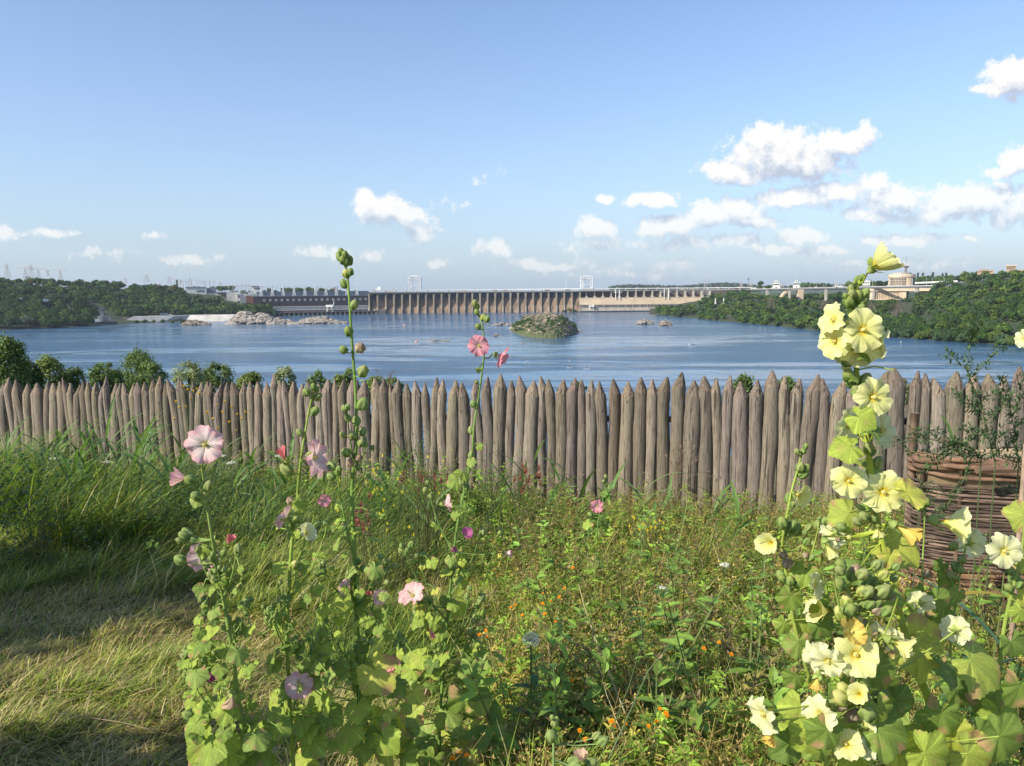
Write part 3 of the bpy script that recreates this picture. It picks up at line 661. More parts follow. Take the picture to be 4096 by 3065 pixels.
building('service_block', 'low white-grey service block joining the brick powerhouse at its left end', [('wall', solid('grey_plaster', (.50, .49, .45), .85, .2, .1), lambda q: (pbox(862, 950, 1171, 1200, 1340, 18, q), pbox(905, 950, 1170, 1215, 1310, 14, q))),
    ('white_wing', M_white, lambda q: (pbox(949, 962, 1168, 1205, 1300, 10, q), pbox(958, 985, 1176, 1214, 1302, 12, q), pbox(984, 1011, 1180, 1183, 1288, 14, q))), ('brick_wing', M_brick2, lambda q: pbox(985, 1010, 1182, 1212, 1287, 12, q)), ('roof', M_roof, lambda q: pbox(864, 1012, 1168.2, 1170.7, 1312, 30, q)),
    ('window', M_dark, lambda q: winrow(952, 958, 1178, 1192, 1300, 1, q, 1))], base=(940, 1214, 1310))
# right powerhouse
rph = root('cream_powerhouse', P(2540, 1246, 1382), 'long cream stone powerhouse with a strip of windows on the right side of the dam', 'building')
Xa, Xb, Yr = P(2318, 1200, 1384)[0], P(2830, 1200, 1384)[0], 1380
def rb(q, x0, x1, y0, y1, z0, z1): q.box(((x0 + x1) / 2, (y0 + y1) / 2, (z0 + z1) / 2), (x1 - x0, y1 - y0, z1 - z0))
q = MB(); rb(q, Xa, Xb, Yr, Yr + 16, -25.0, -12.8); rb(q, (Xa + Xb) / 2 - 28, (Xa + Xb) / 2 - 18, Yr - .5, Yr, -17.5, -12.6); q.build('wall', M_cream, rph)
q = MB(); rb(q, Xa + 4, Xb, Yr - .4, Yr - .1, -30.2, -29.8); rb(q, Xa + 4, Xb, Yr - .4, Yr - .1, -25.6, -25.2); rb(q, Xa + 2, Xb, Yr - 1.5, Yr, -31.5, -30.6)
for x in np.arange(Xa + 4, Xb, 13.2): rb(q, x, x + 1.2, Yr - 1, Yr - .1, -30.6, -25.3)
for x in np.arange(Xa + 4, Xb, 2.2): rb(q, x, x + .35, Yr - .6, Yr - .1, -30, -25.4)
q.build('window_frame', M_conc, rph)
q = MB(); rb(q, Xa + 3, Xb, Yr, Yr + 1, -30.6, -25.0); q.build('window_band', M_glass, rph)
q = MB(); rb(q, Xa, Xb, Yr - 3, Yr + 3, -35.2, -31.5); rb(q, Xa - 2, Xb, Yr - 11, Yr - 3, -36.4, -35.0); q.build('plinth', M_conc, rph)
q = MB(); rb(q, Xa, Xb, Yr - 10, Yr + 3, WZ - 1, -36.6); q.build('draft_opening', M_dark, rph)
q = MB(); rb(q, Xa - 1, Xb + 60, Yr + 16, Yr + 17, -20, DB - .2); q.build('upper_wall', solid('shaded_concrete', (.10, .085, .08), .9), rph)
q = MB(); rb(q, Xa, Xb + 30, Yr - .5, Yr + 16, -12.8, -12.3); q.build('roof_slab', M_cream, rph)
for i in range(16):
    x = Xa + 12 + i * 15.2; q = MB(); rb(q, x, x + 2.2, Yr + 8, Yr + 16, -12.3, DB - .2); rb(q, x - 1.5, x + 3.5, Yr + 6, Yr + 12, -12.3, -10.2); q.build('buttress', M_conc, rph)
c = P(2366, 1232, 1374); c[2] = -35; gantry('gantry_crane', c, .72, M_white, 'small white gantry crane on the quay at the left end of the cream powerhouse', (-6, 0, 12))
for px in (2463, 2478, 2657, 2674):
    a = P(px, 1190, 1378); q = MB(); q.bar((a[0], a[1], -15), (a[0], a[1], 2.0 + (px > 2600)), .7); 
    q.bar((a[0] - 5, a[1], -3), (a[0] + 5, a[1], -3), .35)
    tag(q.build('cable_post', M_white, None), 'white post with a crossarm on the roof of the cream powerhouse', 'post', 'white posts on the cream powerhouse roof')
# two big lattice gantries on the dam
def damcrane(px, py_top, label, jib):
    t = 0; X = P(px, 1150, 1400)[0]; Yc = 1400 + (20 if px < 2000 else 2); z0 = DT + 1.7; base = np.array([X, Yc, z0]); rt = root('dam_crane', base, label, 'crane')
    h_ = P(px, py_top, Yc)[2] - z0; W_ = 10.5
    for sx in (-1, 1):
        q = MB()
        for sy in (-4, 4): q.bar(base + [sx * W_, sy, 0], base + [sx * W_, sy, h_], .8)
        for k in range(4): q.bar(base + [sx * W_, -4, h_ * k / 4], base + [sx * W_, 4, h_ * (k + 1) / 4], .4); q.bar(base + [sx * W_ * .62, -4, h_ * k / 4], base + [sx * W_, -4, h_ * (k + .5) / 4], .4); q.bar(base + [sx * W_, -4, h_ * (k + .5) / 4], base + [sx * W_ * .62, -4, h_ * (k + 1) / 4], .4)
        for sy in (-4, 4): q.bar(base + [sx * W_ * .62, sy, 0], base + [sx * W_ * .62, sy, h_], .6)
        q.build('leg', M_steel, rt)
    q = MB()
    for sy in (-4, 4):
        for zz in (h_, h_ * .82): q.bar(base + [-W_ - 1, sy, zz], base + [W_ + 1, sy, zz], .7)
        for k in range(4): q.bar(base + [-W_ + k * W_ / 2, sy, h_ * .82], base + [-W_ + (k + 1) * W_ / 2, sy, h_], .35)
        q.bar(base + [-W_ * .6, sy, h_ * .82], base + [-W_ * .2, sy, h_ * .66], .4); q.bar(base + [W_ * .6, sy, h_ * .82], base + [W_ * .2, sy, h_ * .66], .4)
        q.bar(base + [-W_, sy, h_ * .3], base + [W_, sy, h_ * .3], .6); q.bar(base + [-W_, sy, h_ * .05], base + [-W_ * .3, sy, h_ * .3], .5); q.bar(base + [W_, sy, h_ * .05], base + [W_ * .3, sy, h_ * .3], .5)
    q.build('bridge_girder', M_steel, rt)
    q = MB(); q.box(base + [0, 0, h_ + 1.2], (12, 7, 2)); q.box(base + [-W_ * .8, 0, h_ * .9], (7, 7, 3)); q.build('machine_house', M_steel, rt)
    q = MB(); q.bar(base + [-W_, 0, h_ * .5], base + np.array(jib), .7); q.bar(base + [-W_, 0, h_ * .92], base + np.array(jib), .3); q.build('jib', M_steel, rt)
    if jib[0] < -25: q = MB(); q.bar(base + np.array(jib), base + np.array(jib) + [0, 0, -20], .2, 4); q.box(base + np.array(jib) + [0, 0, -20], (1.6, 1.6, 2)); q.build('hook', M_steel, rt)
damcrane(1656, 1107, 'white lattice gantry crane on the dam, the left one, without a raised boom', (-16, 0, 18))
damcrane(2347, 1107, 'white lattice gantry crane on the dam with its boom slanting up to the left', (-38, 0, 25))
# electricity pylons
def pylon(px, ptop, pbase, Y, w_, M, label, kind='cross', grp=None, q_r=.15):
    a = P(px, pbase, Y); h_ = P(px, ptop, Y)[2] - a[2]; rt = root('electricity_pylon', a, label, 'pylon', grp); q = MB()
    lattice(q, a, w_, w_ * .18, h_ * .82, 6, q_r); q.bar(a + [0, 0, h_ * .82], a + [0, 0, h_], q_r)
    q.build('tower', M, rt); q = MB()
    arms = ((.62, 1.0), (.74, 1.25), (.85, .7)) if kind == 'cross' else ((.97, 2.3), (.9, 2.3))
    for hz_, l_ in arms:
        for s in (-1, 1): q.bar(a + [0, 0, h_ * hz_], a + [s * w_ * 2 * l_, 0, h_ * hz_ - .3], q_r * .8); q.bar(a + [0, 0, h_ * (hz_ + .05)], a + [s * w_ * 2 * l_, 0, h_ * hz_], q_r * .6)
    q.build('crossarm', M, rt); return rt
M_pyl = solid('rusty_pale_steel', (.46, .42, .39), .7, .2, .3)
for i, (px, pt, pb, Y, w_, kd, lb_) in enumerate([(31, 1048, 1115, 1200, 4, 'cross', 'tall pale pylon at the far left edge of the skyline'), (127, 1052, 1120, 1200, 4.5, 'cross', 'tallest pale pylon with wide arms on the left hill'), (103, 1070, 1115, 1250, 3, 'T', 'pale flat-topped pylon just left of the tallest pylon'),
   (155, 1073, 1120, 1250, 3, 'T', 'pale flat-topped pylon just right of the tallest pylon'), (192, 1076, 1105, 1600, 2.5, 'cross', 'small faint pylon peeking between two flat-topped pylons'), (243, 1077, 1125, 1250, 3, 'T', 'flat-topped pylon standing alone among the left hill treetops'),
   (503, 1110, 1135, 1800, 3, 'cross', 'faint pylon low on the skyline left of the broad double pylon'), (587, 1096, 1130, 1700, 6, 'cross', 'broad pale pylon behind the middle of the left wooded hill'), (678, 1103, 1138, 1800, 5, 'cross', 'pale pylon between the broad pylon and the slim poplar'),
   (724, 1116, 1140, 1900, 3, 'cross', 'smallest pale pylon right of the slim poplar'), (762, 1106, 1150, 1700, 4.5, 'cross', 'grey pylon rising behind the pale industrial hall'), (882, 1123, 1160, 1600, 3.5, 'cross', 'grey pylon standing in the switchyard')]):
    pylon(px, pt, pb, Y, w_, M_pyl, lb_, kd)
pylon(2821, 1108, 1190, 1320, 5, M_lattice, 'dark grey pylon with curved wide arms in front of the right end of the dam', 'cross')
for i, (px, pt, pb, Y, lb_) in enumerate([(3083, 1188, 1235, 950, 'rusty pylon half sunk in trees below the left part of the viaduct'), (3294, 1200, 1235, 860, 'rusty pylon among trees under the middle of the viaduct'), (3484, 1208, 1248, 820, 'rusty pylon among trees below the left end of the cream terrace building'), (3590, 1208, 1268, 760, 'large rusty pylon in trees below the round tower building')]):
    pylon(px, pt, pb, Y, 4.5, solid('rusty_steel', (.16, .12, .09), .8) if i == 0 else bpy.data.materials['rusty_steel'], lb_, 'cross', None, .2)
# switchyard portals
sw = MB()
port0 = None
for i, px in enumerate([700, 712, 733, 745, 788, 800, 820, 838, 897, 915, 932, 948, 962, 973, 985, 1000]):
    Y = 1560 + 20 * (i % 3); a = P(px, 1166 if px > 850 else 1150, Y)
    if port0 is None:
        port0 = root('switchyard_portal', a, '', 'gantry', 'portals of the switchyard left of the dam'); q = MB()
        q.bar(a, a + [0, 0, 15], .45); q.bar(a + [11, 0, 0], a + [11, 0, 15], .45); q.bar(a + [0, 0, 15], a + [0, 0, 19], .2); q.build('post', M_lattice, port0)
        q = MB(); q.bar(a + [-1, 0, 11.5], a + [12, 0, 11.5], .5); q.build('beam', M_lattice, port0); o = port0
    else: o = copytree(port0, a)
    o['label'] = 'pale steel switchyard portal among the others left of the dam'
a = P(1030, 1165, 1500)
building('transformer_house', 'white ornate transformer structure just left of the first roof mast', [('base', M_white, lambda q: pbox(1000, 1045, 1160, 1172, 1480, 14, q)), ('columns', M_light, lambda q: winrow(1008, 1046, 1149, 1160, 1482, 7, q)), ('roof', M_roof, lambda q: pbox(1006, 1048, 1144, 1149, 1478, 14, q)), ('upper_base', M_conc, lambda q: pbox(1014, 1040, 1151, 1160, 1485, 6, q))], base=(1024, 1172, 1480))
building('stepped_house', 'brownish stepped apartment block behind the powerhouse roof masts', [('wall', solid('brown_plaster', (.30, .24, .19), .85), lambda q: (pbox(1322, 1352, 1153, 1172, 1750, 15, q), pbox(1335, 1350, 1147, 1153, 1750, 12, q))), ('window', M_dark, lambda q: winrow(1325, 1350, 1157, 1160, 1749.5, 5, q))], base=(1338, 1172, 1750))
# boathouse and small buildings on the left bank
building('bank_tower', 'small stone lookout tower with a flat cap at the left bank waterline', [
    ('shaft', solid('tower_stone', (.34, .30, .27), .9, .3, .6), lambda q: pbox(398, 417, 1238, 1266, 882, 5.5, q)), ('upper_storey', bpy.data.materials['tower_stone'], lambda q: pbox(397, 418.5, 1236, 1248, 881.4, 6.5, q)),
    ('cap', solid('verdigris', (.16, .22, .19), .7), lambda q: (pbox(394, 421, 1234, 1236.5, 880.5, 8, q), pbox(401, 414, 1231.5, 1234, 882, 5, q))), ('window', M_dark, lambda q: (pbox(405, 409, 1241, 1245, 880.9, .6, q), pbox(410, 413, 1241, 1245, 880.9, .6, q))),
    ('annex', M_conc, lambda q: (pbox(390, 414, 1266, 1288, 879, 8, q), pbox(414, 447, 1264, 1288, 882, 8, q))), ('white_hut', M_white, lambda q: pbox(380, 401, 1279, 1290, 872, 6, q)), ('quay', M_dark, lambda q: pbox(385, 470, 1288, 1299, 870, 12, q))], base=(410, 1296, 880))
for (x0, x1, y0, y1, Y, lab, wm) in [(172, 194, 1198, 1206, 900, 'tiny white van-sized hut among trees on the left hillside', 0), (640, 672, 1254, 1263, 1010, 'low dark-roofed house above the concrete embankment', 1), (676, 686, 1258, 1264, 1008, 'tiny white shed beside the low dark-roofed house', 0), (78, 90, 1192, 1197, 930, 'small white hut at the far left of the hillside woods', 0), (815, 826, 1243, 1250, 1120, 'small pale hut among trees above the embankment', 0)]:
    building('hillside_house', lab, [('wall', M_white if not wm else M_conc, lambda q: pbox(x0, x1, y0 + (y1 - y0) * .35, y1, Y, 5, q)), ('roof', M_white if not wm else M_roof, lambda q: pbox(x0 - .6, x1 + .6, y0, y0 + (y1 - y0) * .33, Y - .5, 6, q))], 'house', base=((x0 + x1) / 2, y1, Y))
# viaduct
vp = [(2995, 1160, 1390), (3110, 1157.5, 1290), (3300, 1154, 1160), (3480, 1151, 1070), (3600, 1149, 1020), (3700, 1147.5, 985), (3790, 1146, 960)]
vc = [P(*a) for a in vp]; via = root('viaduct', (vc[2][0], vc[2][1], -20), 'slender road viaduct on tall concrete piers across the valley at the right', 'bridge')
q = MB(); vv = []
for c in vc:
    for (o_, z) in ((-5, -1.0), (7, -1.0), (8, .4), (8, 1.2), (-6, 1.2), (-6, .4)): vv.append((c[0], c[1] + o_, c[2] + z))
n = len(vc); q.add(vv, [(6 * i + j, 6 * i + 6 + j, 6 * i + 6 + (j + 1) % 6, 6 * i + (j + 1) % 6) for i in range(n - 1) for j in range(6)]); q.build('deck', M_road, via)
q = MB(); strip(q, [c[:2] for c in vc], -6.3, -6.05, 0, 1.0); q.v[-1][:, 2] += np.repeat([c[2] + .9 for c in vc], 4); q.build('railing', M_lattice, via)
def vat(px): 
    xs_ = [a[0] for a in vp]; return P(px, np.interp(px, xs_, [a[1] for a in vp]), np.interp(px, xs_, [a[2] for a in vp]))
for px, pb in ((3071, 1192), (3160, 1200), (3306, 1199), (3496, 1204), (3671, 1212)):
    c = vat(px); q = MB(); zb = P(px, pb + 8, c[1])[2]; q.box((c[0], c[1] + 1, (zb + c[2] - 1) / 2), (2.2 if px != 3071 else 4, 6, c[2] - 1 - zb)); q.box((c[0], c[1] + 1, zb + 1), (4, 8, 2)); q.build('pier', M_conc, via)
M_lamp = M_lattice; lamp0 = None
for i, px in enumerate([3020, 3048, 3092, 3144, 3197, 3234, 3260, 3289, 3327, 3370, 3400, 3450, 3482, 3552, 3640, 3696, 3718, 3765]):
    c = vat(px) + [0, -5.6, 1.2]
    if lamp0 is None:
        lamp0 = root('street_lamp', c, '', 'street lamp', 'street lamps along the viaduct'); q = MB(); q.tube([c, c + [0, 0, 9.5]], [.28, .18], 6); q.build('pole', M_lamp, lamp0)
        q = MB(); q.bar(c + [0, 0, 9.5], c + [0, 2.4, 10], .14); q.box(c + [0, 2.6, 10], (.5, 1.2, .3)); q.build('lamp_head', M_lamp, lamp0); o = lamp0
    else: o = copytree(lamp0, c)
    o['label'] = 'grey street lamp in the row along the viaduct'
def vehicle(px, w_, h_, M, label, cat, off=0, body2=True):
    c = vat(px) + [0, off - 2, 1.25]; rt = root(cat, c, label, cat); q = MB(); q.box(c + [0, 0, h_ * .38 + .35], (w_, 2.1, h_ * .6)); 
    q.box(c + [(.0 if cat == 'bus' else -.2), 0, h_ * .82 + .35], (w_ * (.97 if cat == 'bus' else .55), 1.9, h_ * .42)); q.build('body', M, rt)
    q = MB(); q.box(c + [0, 0, h_ * .80 + .35], (w_ * (.9 if cat == 'bus' else .5), 2.2, h_ * .22)); q.build('window_band', M_glass, rt)
    for s in (-1, 1):
        q = MB(); q.tube([c + [s * w_ * .32, -1.08, .42], c + [s * w_ * .32, 1.08, .42]], .42, 10); q.build('wheel', M_dark, rt)
vehicle(3353, 11.5, 3.0, M_white, 'white bus driving on the viaduct left of the yellow hollyhock', 'bus')
vehicle(3015, 8, 3.2, M_white, 'white truck-like bus parked at the left end of the viaduct', 'bus', 4)
vehicle(3056, 4.4, 1.5, M_white, 'white car at the left end of the viaduct beside the lone tree', 'car'); vehicle(3088, 4.4, 1.5, M_white, 'white car on the viaduct left of the first white tower', 'car', 3)
vehicle(3262, 4.4, 1.5, M_steel, 'pale car on the viaduct right of the second white tower', 'car'); vehicle(3552, 4.4, 1.5, M_white, 'white car on the viaduct in front of the round tower', 'car')
# two little white towers of the lock
for (x0, x1, yb, Y, lab) in [(3090, 3120, 1156, 1420, 'white square pavilion with a row of dark openings behind the viaduct, left one of two'), (3172, 3198, 1154, 1380, 'white square pavilion behind the viaduct, right one, more in shadow')]:
    building('lock_pavilion', lab, [('base', M_white, lambda q: pbox(x0, x1, yb - 13, yb, Y, 12, q)), ('gallery', M_white, lambda q: (pbox(x0 + 1, x1 - 1, yb - 21, yb - 13, Y + 1.5, 9, q), pbox(x0 - 1.5, x1 + 1.5, yb - 23, yb - 21, Y - .5, 13, q))),
        ('lantern', M_white, lambda q: (pbox(x0 + 9, x1 - 9, yb - 31, yb - 23, Y + 3, 6, q), pbox(x0 + 8, x1 - 8, yb - 33, yb - 31, Y + 2.5, 7, q))), ('window', M_dark, lambda q: (winrow(x0 + 2, x1 - 1, yb - 19.5, yb - 14, Y + 1.5, 6, q), winrow(x0 + 11, x1 - 10, yb - 30, yb - 25, Y + 3, 3, q), pbox(x0 + 12, x0 + 17, yb - 8, yb - 4, Y - .3, .4, q)))], base=((x0 + x1) / 2, yb, Y))
# harbour cranes
for px, pt, pb, Y, dx, lab in [(2965, 1120, 1150, 1800, -8, 'pale slender harbour crane left of the blue mast'), (3004, 1127, 1152, 1750, 10, 'pale harbour crane right of the blue mast'), (3096, 1118, 1150, 1700, 14, 'harbour crane behind the left white pavilion'), (3128, 1124, 1150, 1700, -14, 'harbour crane leaning behind the left white pavilion, on its right'), (3346, 1124, 1145, 1700, 3, 'small lattice mast behind the white bus')]:
    a = P(px, pb, Y); h_ = P(px, pt, Y)[2] - a[2]; rt = root('harbour_crane', a, lab, 'crane'); q = MB(); lattice(q, a, 2.6, 1.2, h_ * .7, 3, .3); q.build('tower', M_pyl, rt); q = MB(); q.bar(a + [0, 0, h_ * .6], a + [dx, 0, h_], .45); q.bar(a + [0, 0, h_ * .75], a + [-dx * .5, 0, h_ * .7], .5); q.build('jib', M_pyl, rt)
a = P(2992, 1160, 1450); q = MB(); q.bar(a, a + [0, 0, 22], .6); q.box(a + [0, 0, 21], (3, 1.5, 3)); tag(q.build('floodlight_mast', solid('bluish_steel', (.16, .20, .27), .6)), 'blue-grey floodlight mast at the left end of the viaduct', 'mast')
for i, px in enumerate((2862, 2895, 2965, 2968, 3000)):
    a = P(px, 1206, 1120); hh = 8 if i > 1 else 5; q = MB(); q.tube([a + [0, 0, -4], a + [0, 0, hh]], [1.3, .5], 5); tag(q.build('concrete_post', M_light), 'short white concrete post in the small yard below the viaduct start', 'post', 'white posts in the small yard below the viaduct start')
a = P(2981, 1206, 1125); q = MB(); q.box(a + [0, 0, 0], (17, 3, 1.6)); tag(q.build('low_wall', M_light), 'low pale wall between the white posts below the viaduct start', 'wall')
# control building: terrace block below, round tower above
ct = root('round_tower_building', P(3600, 1205, 1080), 'cream building with a round tower above the viaduct and slotted terrace below', 'building')
Yt = 1062; c = P(3605, 1142, Yt + 17); rad = 16.8; zt = P(3605, 1097, Yt)[2]; zb = P(3605, 1150, Yt)[2]
def drum(q, cx, cy, r0, z0, z1, n=40, ang0=0, ang1=2 * math.pi):
    an = np.linspace(ang0, ang1, n + 1); v = [(cx + r0 * math.cos(t), cy + r0 * math.sin(t), z) for z in (z0, z1) for t in an]
    q.add(v, [(j, j + 1, n + 2 + j, n + 1 + j) for j in range(n)] + [tuple(range(n + 1, 2 * n + 2))])
q = MB(); drum(q, c[0], c[1], rad, zb, zt - 4.0); drum(q, c[0], c[1], rad + .8, zt - 4.0, zt); q.build('tower_drum', M_cream, ct)
q = MB(); drum(q, c[0], c[1], rad - 4, zt, zt + 2.2); q.build('roof_drum', M_conc, ct)
q = MB()
for i in range(14):
    t = i * math.pi / 13 + math.pi; q.bar((c[0] + (rad - 1) * math.cos(t), c[1] + (rad - 1) * math.sin(t), zt), (c[0] + (rad - 1) * math.cos(t), c[1] + (rad - 1) * math.sin(t), zt + 2.4), .12)
q.build('roof_rail', M_lattice, ct)
q = MB(); a = np.array([c[0] + 2.5, c[1] - 6, zt + 2]); lattice(q, a, 1.2, 1.0, 7, 2, .25); q.bar(a + [0, 0, 7], a + [0, 0, 22], .15); q.box(a + [0, 0, 8.4], (6.5, 4, 2.6)); q.build('roof_mast', solid('mast_brown', (.17, .12, .11), .7), ct)
for (t0, t1, n) in ((math.pi * 1.02, math.pi * 1.46, 12), (math.pi * 1.66, math.pi * 1.92, 8)):
    for i in range(n):
        t = t0 + (t1 - t0) * (i + .5) / n; M = rotm(0, 0, t); q = MB(); q.box((c[0] + (rad + .15) * math.cos(t), c[1] + (rad + .15) * math.sin(t), (zb + 3 + zt - 5) / 2), (.4, (t1 - t0) / n * rad * .62, zt - 8 - zb), M=M)
        q.build('window', M_glass, ct)
q = MB()
for (t0, t1, n) in ((math.pi * 1.02, math.pi * 1.46, 12),):
    for zz in (.3, .62):
        for i in range(n): t = t0 + (t1 - t0) * (i + .5) / n; q.box((c[0] + (rad + .4) * math.cos(t), c[1] + (rad + .4) * math.sin(t), zb + 3 + (zt - 8 - zb) * zz), (.3, 2.0, .5), M=rotm(0, 0, t))
q.build('window_rail', M_cream, ct)
Yb = 1056; FR = (3560, Yb)
q = MB(); pbox(3477, 3760, 1155, 1164, Yb - 2, 30, q); pbox(3480, 3508, 1164, 1200, Yb, 20, q); pbox(3600, 3624, 1164, 1198, Yb, 20, q); pbox(3498, 3622, 1197, 1200, Yb - 3, 20, q); pbox(3508, 3600, 1164, 1197, Yb + 4, 14, q); pbox(3674, 3730, 1164, 1180, Yb + 6, 12, q); pbox(3552, 3598, 1203, 1214, Yb + 2, 14, q); q.build('terrace_block', M_cream, ct)
for i in range(15):
    q = MB(); pbox(3510 + i * 6, 3513.8 + i * 6, 1165, 1196, Yb + 3.4, .8, q); q.build('window', M_dark, ct)
q = MB()
for i in range(15): pbox(3513.8 + i * 6, 3516 + i * 6, 1165, 1197, Yb + .5, 3.2, q)
q.build('pilaster', M_cream, ct)
q = MB(); pbox(3624, 3634, 1165, 1198, Yb + 3, 8, q); pbox(3555, 3585, 1214, 1228, Yb, 10, q); winrow(3676, 3700, 1165, 1172, Yb + 5.5, 6, q); pbox(3674, 3690, 1174, 1182, Yb + 5.5, 1, q); q.build('opening', M_dark, ct)
FR = None
# writing on the tower, bent round the drum
cu = bpy.data.curves.new('sign_text', 'FONT'); cu.body = 'МОТОР·БАНК'; cu.size = 3.0; cu.extrude = .12; cu.space_character = 1.0; cu.align_x = 'CENTER'
to = bpy.data.objects.new('tmp', cu); sc.collection.objects.link(to); dg = bpy.context.evaluated_depsgraph_get(); me = bpy.data.meshes.new_from_object(to.evaluated_get(dg)); bpy.data.objects.remove(to)
vv = np.array([v.co[:] for v in me.vertices]); tt = math.pi * 1.40 + vv[:, 0] / rad; rr_ = rad + 1.0 + vv[:, 2]
vv = np.stack([c[0] + rr_ * np.cos(tt), c[1] + rr_ * np.sin(tt), zt - 3.2 + vv[:, 1]], 1); q = MB(); q.add(vv, [tuple(p_.vertices) for p_ in me.polygons]); q.build('sign_lettering', M_white, ct)
# ramp and block right of the tower, building on the hill
q = MB(); a, b_, = P(3650, 1136, 1120), P(3830, 1128.5, 1050); strip(q, [a[:2], b_[:2]], 0, 10, 0, 2.2); q.v[-1][:, 2] += np.repeat([a[2], b_[2]], 4); tag(q.build('ramp', M_light), 'pale ramp wall rising to the right behind the viaduct', 'wall')
building('white_block', 'small white flat block with big windows left of the round tower', [('wall', M_white, lambda q: (pbox(3448, 3482, 1123, 1128, 1300, 10, q), pbox(3450, 3480, 1135, 1142, 1300, 10, q))), ('pillar', M_white, lambda q: winrow(3450, 3482, 1128, 1135, 1300, 5, q, .3))], base=(3465, 1142, 1300))
M_ochre = solid('ochre_plaster', (.36, .26, .18), .85, .15, .2)
building('hilltop_building', 'ochre building with a flat projecting cornice on the skyline at the far right', [('wall', M_ochre, lambda q: pbox(4026, 4063, 1070, 1086, 1250, 12, q)), ('upper_storey', M_ochre, lambda q: pbox(4024, 4065, 1063, 1070, 1249.5, 12.5, q)), ('cornice', M_cream, lambda q: pbox(4022, 4067, 1061, 1063.5, 1249, 14, q)), ('wing', M_ochre, lambda q: pbox(4063, 4110, 1079, 1092, 1252, 12, q)), ('window', M_dark, lambda q: (winrow(4029, 4062, 1072, 1077, 1250, 4, q, .4), winrow(4028, 4063, 1065, 1068, 1249.5, 8, q, .5)))], base=(4045, 1088, 1250))
building('hilltop_apartments', 'brown apartment blocks half hidden by trees on the right skyline', [('wall', M_ochre, lambda q: (pbox(3910, 3975, 1081, 1100, 1250, 12, q), pbox(3920, 3955, 1077, 1081, 1250, 10, q))), ('window', M_dark, lambda q: winrow(3915, 3972, 1085, 1088, 1249.8, 9, q, .5))], base=(3942, 1100, 1250))
building('slope_hut', 'tiny white flat-roofed hut on the right hillside', [('wall', M_white, lambda q: pbox(3894, 3912, 1119, 1124, 950, 5, q)), ('roof', M_light, lambda q: pbox(3893, 3913, 1117, 1119, 949, 6, q))], base=(3903, 1124, 950))
a = P(3180, 1200, 1270); q = MB(); an = np.linspace(math.pi, math.pi * .5, 12); 
vv = [(a[0] + 26 * math.cos(t), a[1], a[2] - 4 + 22 * math.sin(t)) for t in an] + [(a[0] - 26, a[1], a[2] + 18.2), (a[0] + 12, a[1], a[2] + 18.2), (a[0] + 12, a[1], a[2] - 4), (a[0], a[1], a[2] - 4)]
vv = vv[:12] + [(a[0] + 8, a[1], a[2] + 18), (a[0] + 8, a[1], a[2] - 6), (a[0] + 3, a[1], a[2] - 6)]
vv2 = np.array(vv[:12]); fsts = []
for i in range(11):
    p0, p1 = vv2[i], vv2[i + 1]; q.box(((p0[0] + p1[0]) / 2, a[1], (p0[2] + p1[2]) / 2), (np.linalg.norm(p1 - p0) + .5, 8, 3), M=np.array(Matrix.Rotation(-math.atan2(p1[2] - p0[2], p1[0] - p0[0]), 3, 'Y')))
q.box((a[0] + 8, a[1], a[2] + 5), (9, 8, 26)); tag(q.build('old_arch_bridge', M_cream), 'remnant of an old concrete arch under the viaduct', 'bridge')
# ---------------------------------------------------------------- rock islands
import bmesh
def icos(n):
    bm = bmesh.new(); bmesh.ops.create_icosphere(bm, subdivisions=n, radius=1); bm.verts.ensure_lookup_table()
    v = np.array([a.co[:] for a in bm.verts]); f = np.array([[w_.index for w_ in a.verts] for a in bm.faces]); bm.free(); return v, f
IC = {k: icos(k) for k in (1, 2, 3)}
def boulder(q, r, c, s, lvl=2, flat=.6, col=None):
    v, f = IC[lvl]; v = v.copy()
    for _ in range(7):
        n = nrm(r.normal(size=3)); d = r.uniform(.45, .85); t_ = v @ n; v -= np.clip(t_ - d, 0, None)[:, None] * n * .85
    v *= 1 + .06 * r.normal(size=(len(v), 1)); v = v @ rotm(r.uniform(-.3, .3), r.uniform(-.3, .3), r.uniform(0, 6.28)).T
    q.add(v * np.array([1.25, 1, flat]) * s + np.array(c), f, (np.array(col) * r.uniform(.75, 1.2)) if col is not None else None)
M_isl = solid('island_rock', (.33, .265, .205), .9, .5, .35, (1, 1, 1.4), .4, (.11, .09, .07), bscale=1.0, attr=True)
M_birdrock = solid('bird_whitened_rock', (.40, .355, .30), .85, .4, .30, (1, 1, 1.4), .4, (.10, .085, .07), bscale=1.3, attr=True)
def island(name, label, prof, wy, n, size, M, seed, dep=10, extra=None):
    r = np.random.default_rng(seed); q = MB(); px = [a for a, _ in prof]; py = [b for _, b in prof]
    mid = PZ(sum(px) / len(px), wy, WZ); Yc = mid[1]
    for _ in range(n):
        x = r.uniform(px[0], px[-1]); top = np.interp(x, px, py); e = r.uniform(0, 1); t_ = r.uniform(.15, 1) ** .7
        Y = Yc + dep * (.1 + .8 * t_); zt = P(x, top, Y)[2]; z = WZ + (zt - WZ) * t_ ; s = size * r.uniform(.5, 1.3); z = max(WZ - .2 * s, z - s * .55); X = P(x, top, Y)[0]
        boulder(q, r, (X, Y, z), s, 2, r.uniform(.45, .75), (1, 1, 1))
        if z > WZ + s: boulder(q, r, (X, Y + s, z - s * .8), s * 1.3, 1, .8, (.9, .9, .9))
    o = q.build(name, M); return tag(o, label, 'rock')
island('rock_island', 'largest grey-pink boulder island left of centre in front of the brick powerhouse', [(912, 1292), (935, 1270), (945, 1252), (965, 1243), (995, 1244), (1010, 1256), (1040, 1250), (1072, 1256), (1090, 1268), (1130, 1272), (1180, 1285)], 1297, 170, 4.9, M_birdrock, 51, 22)
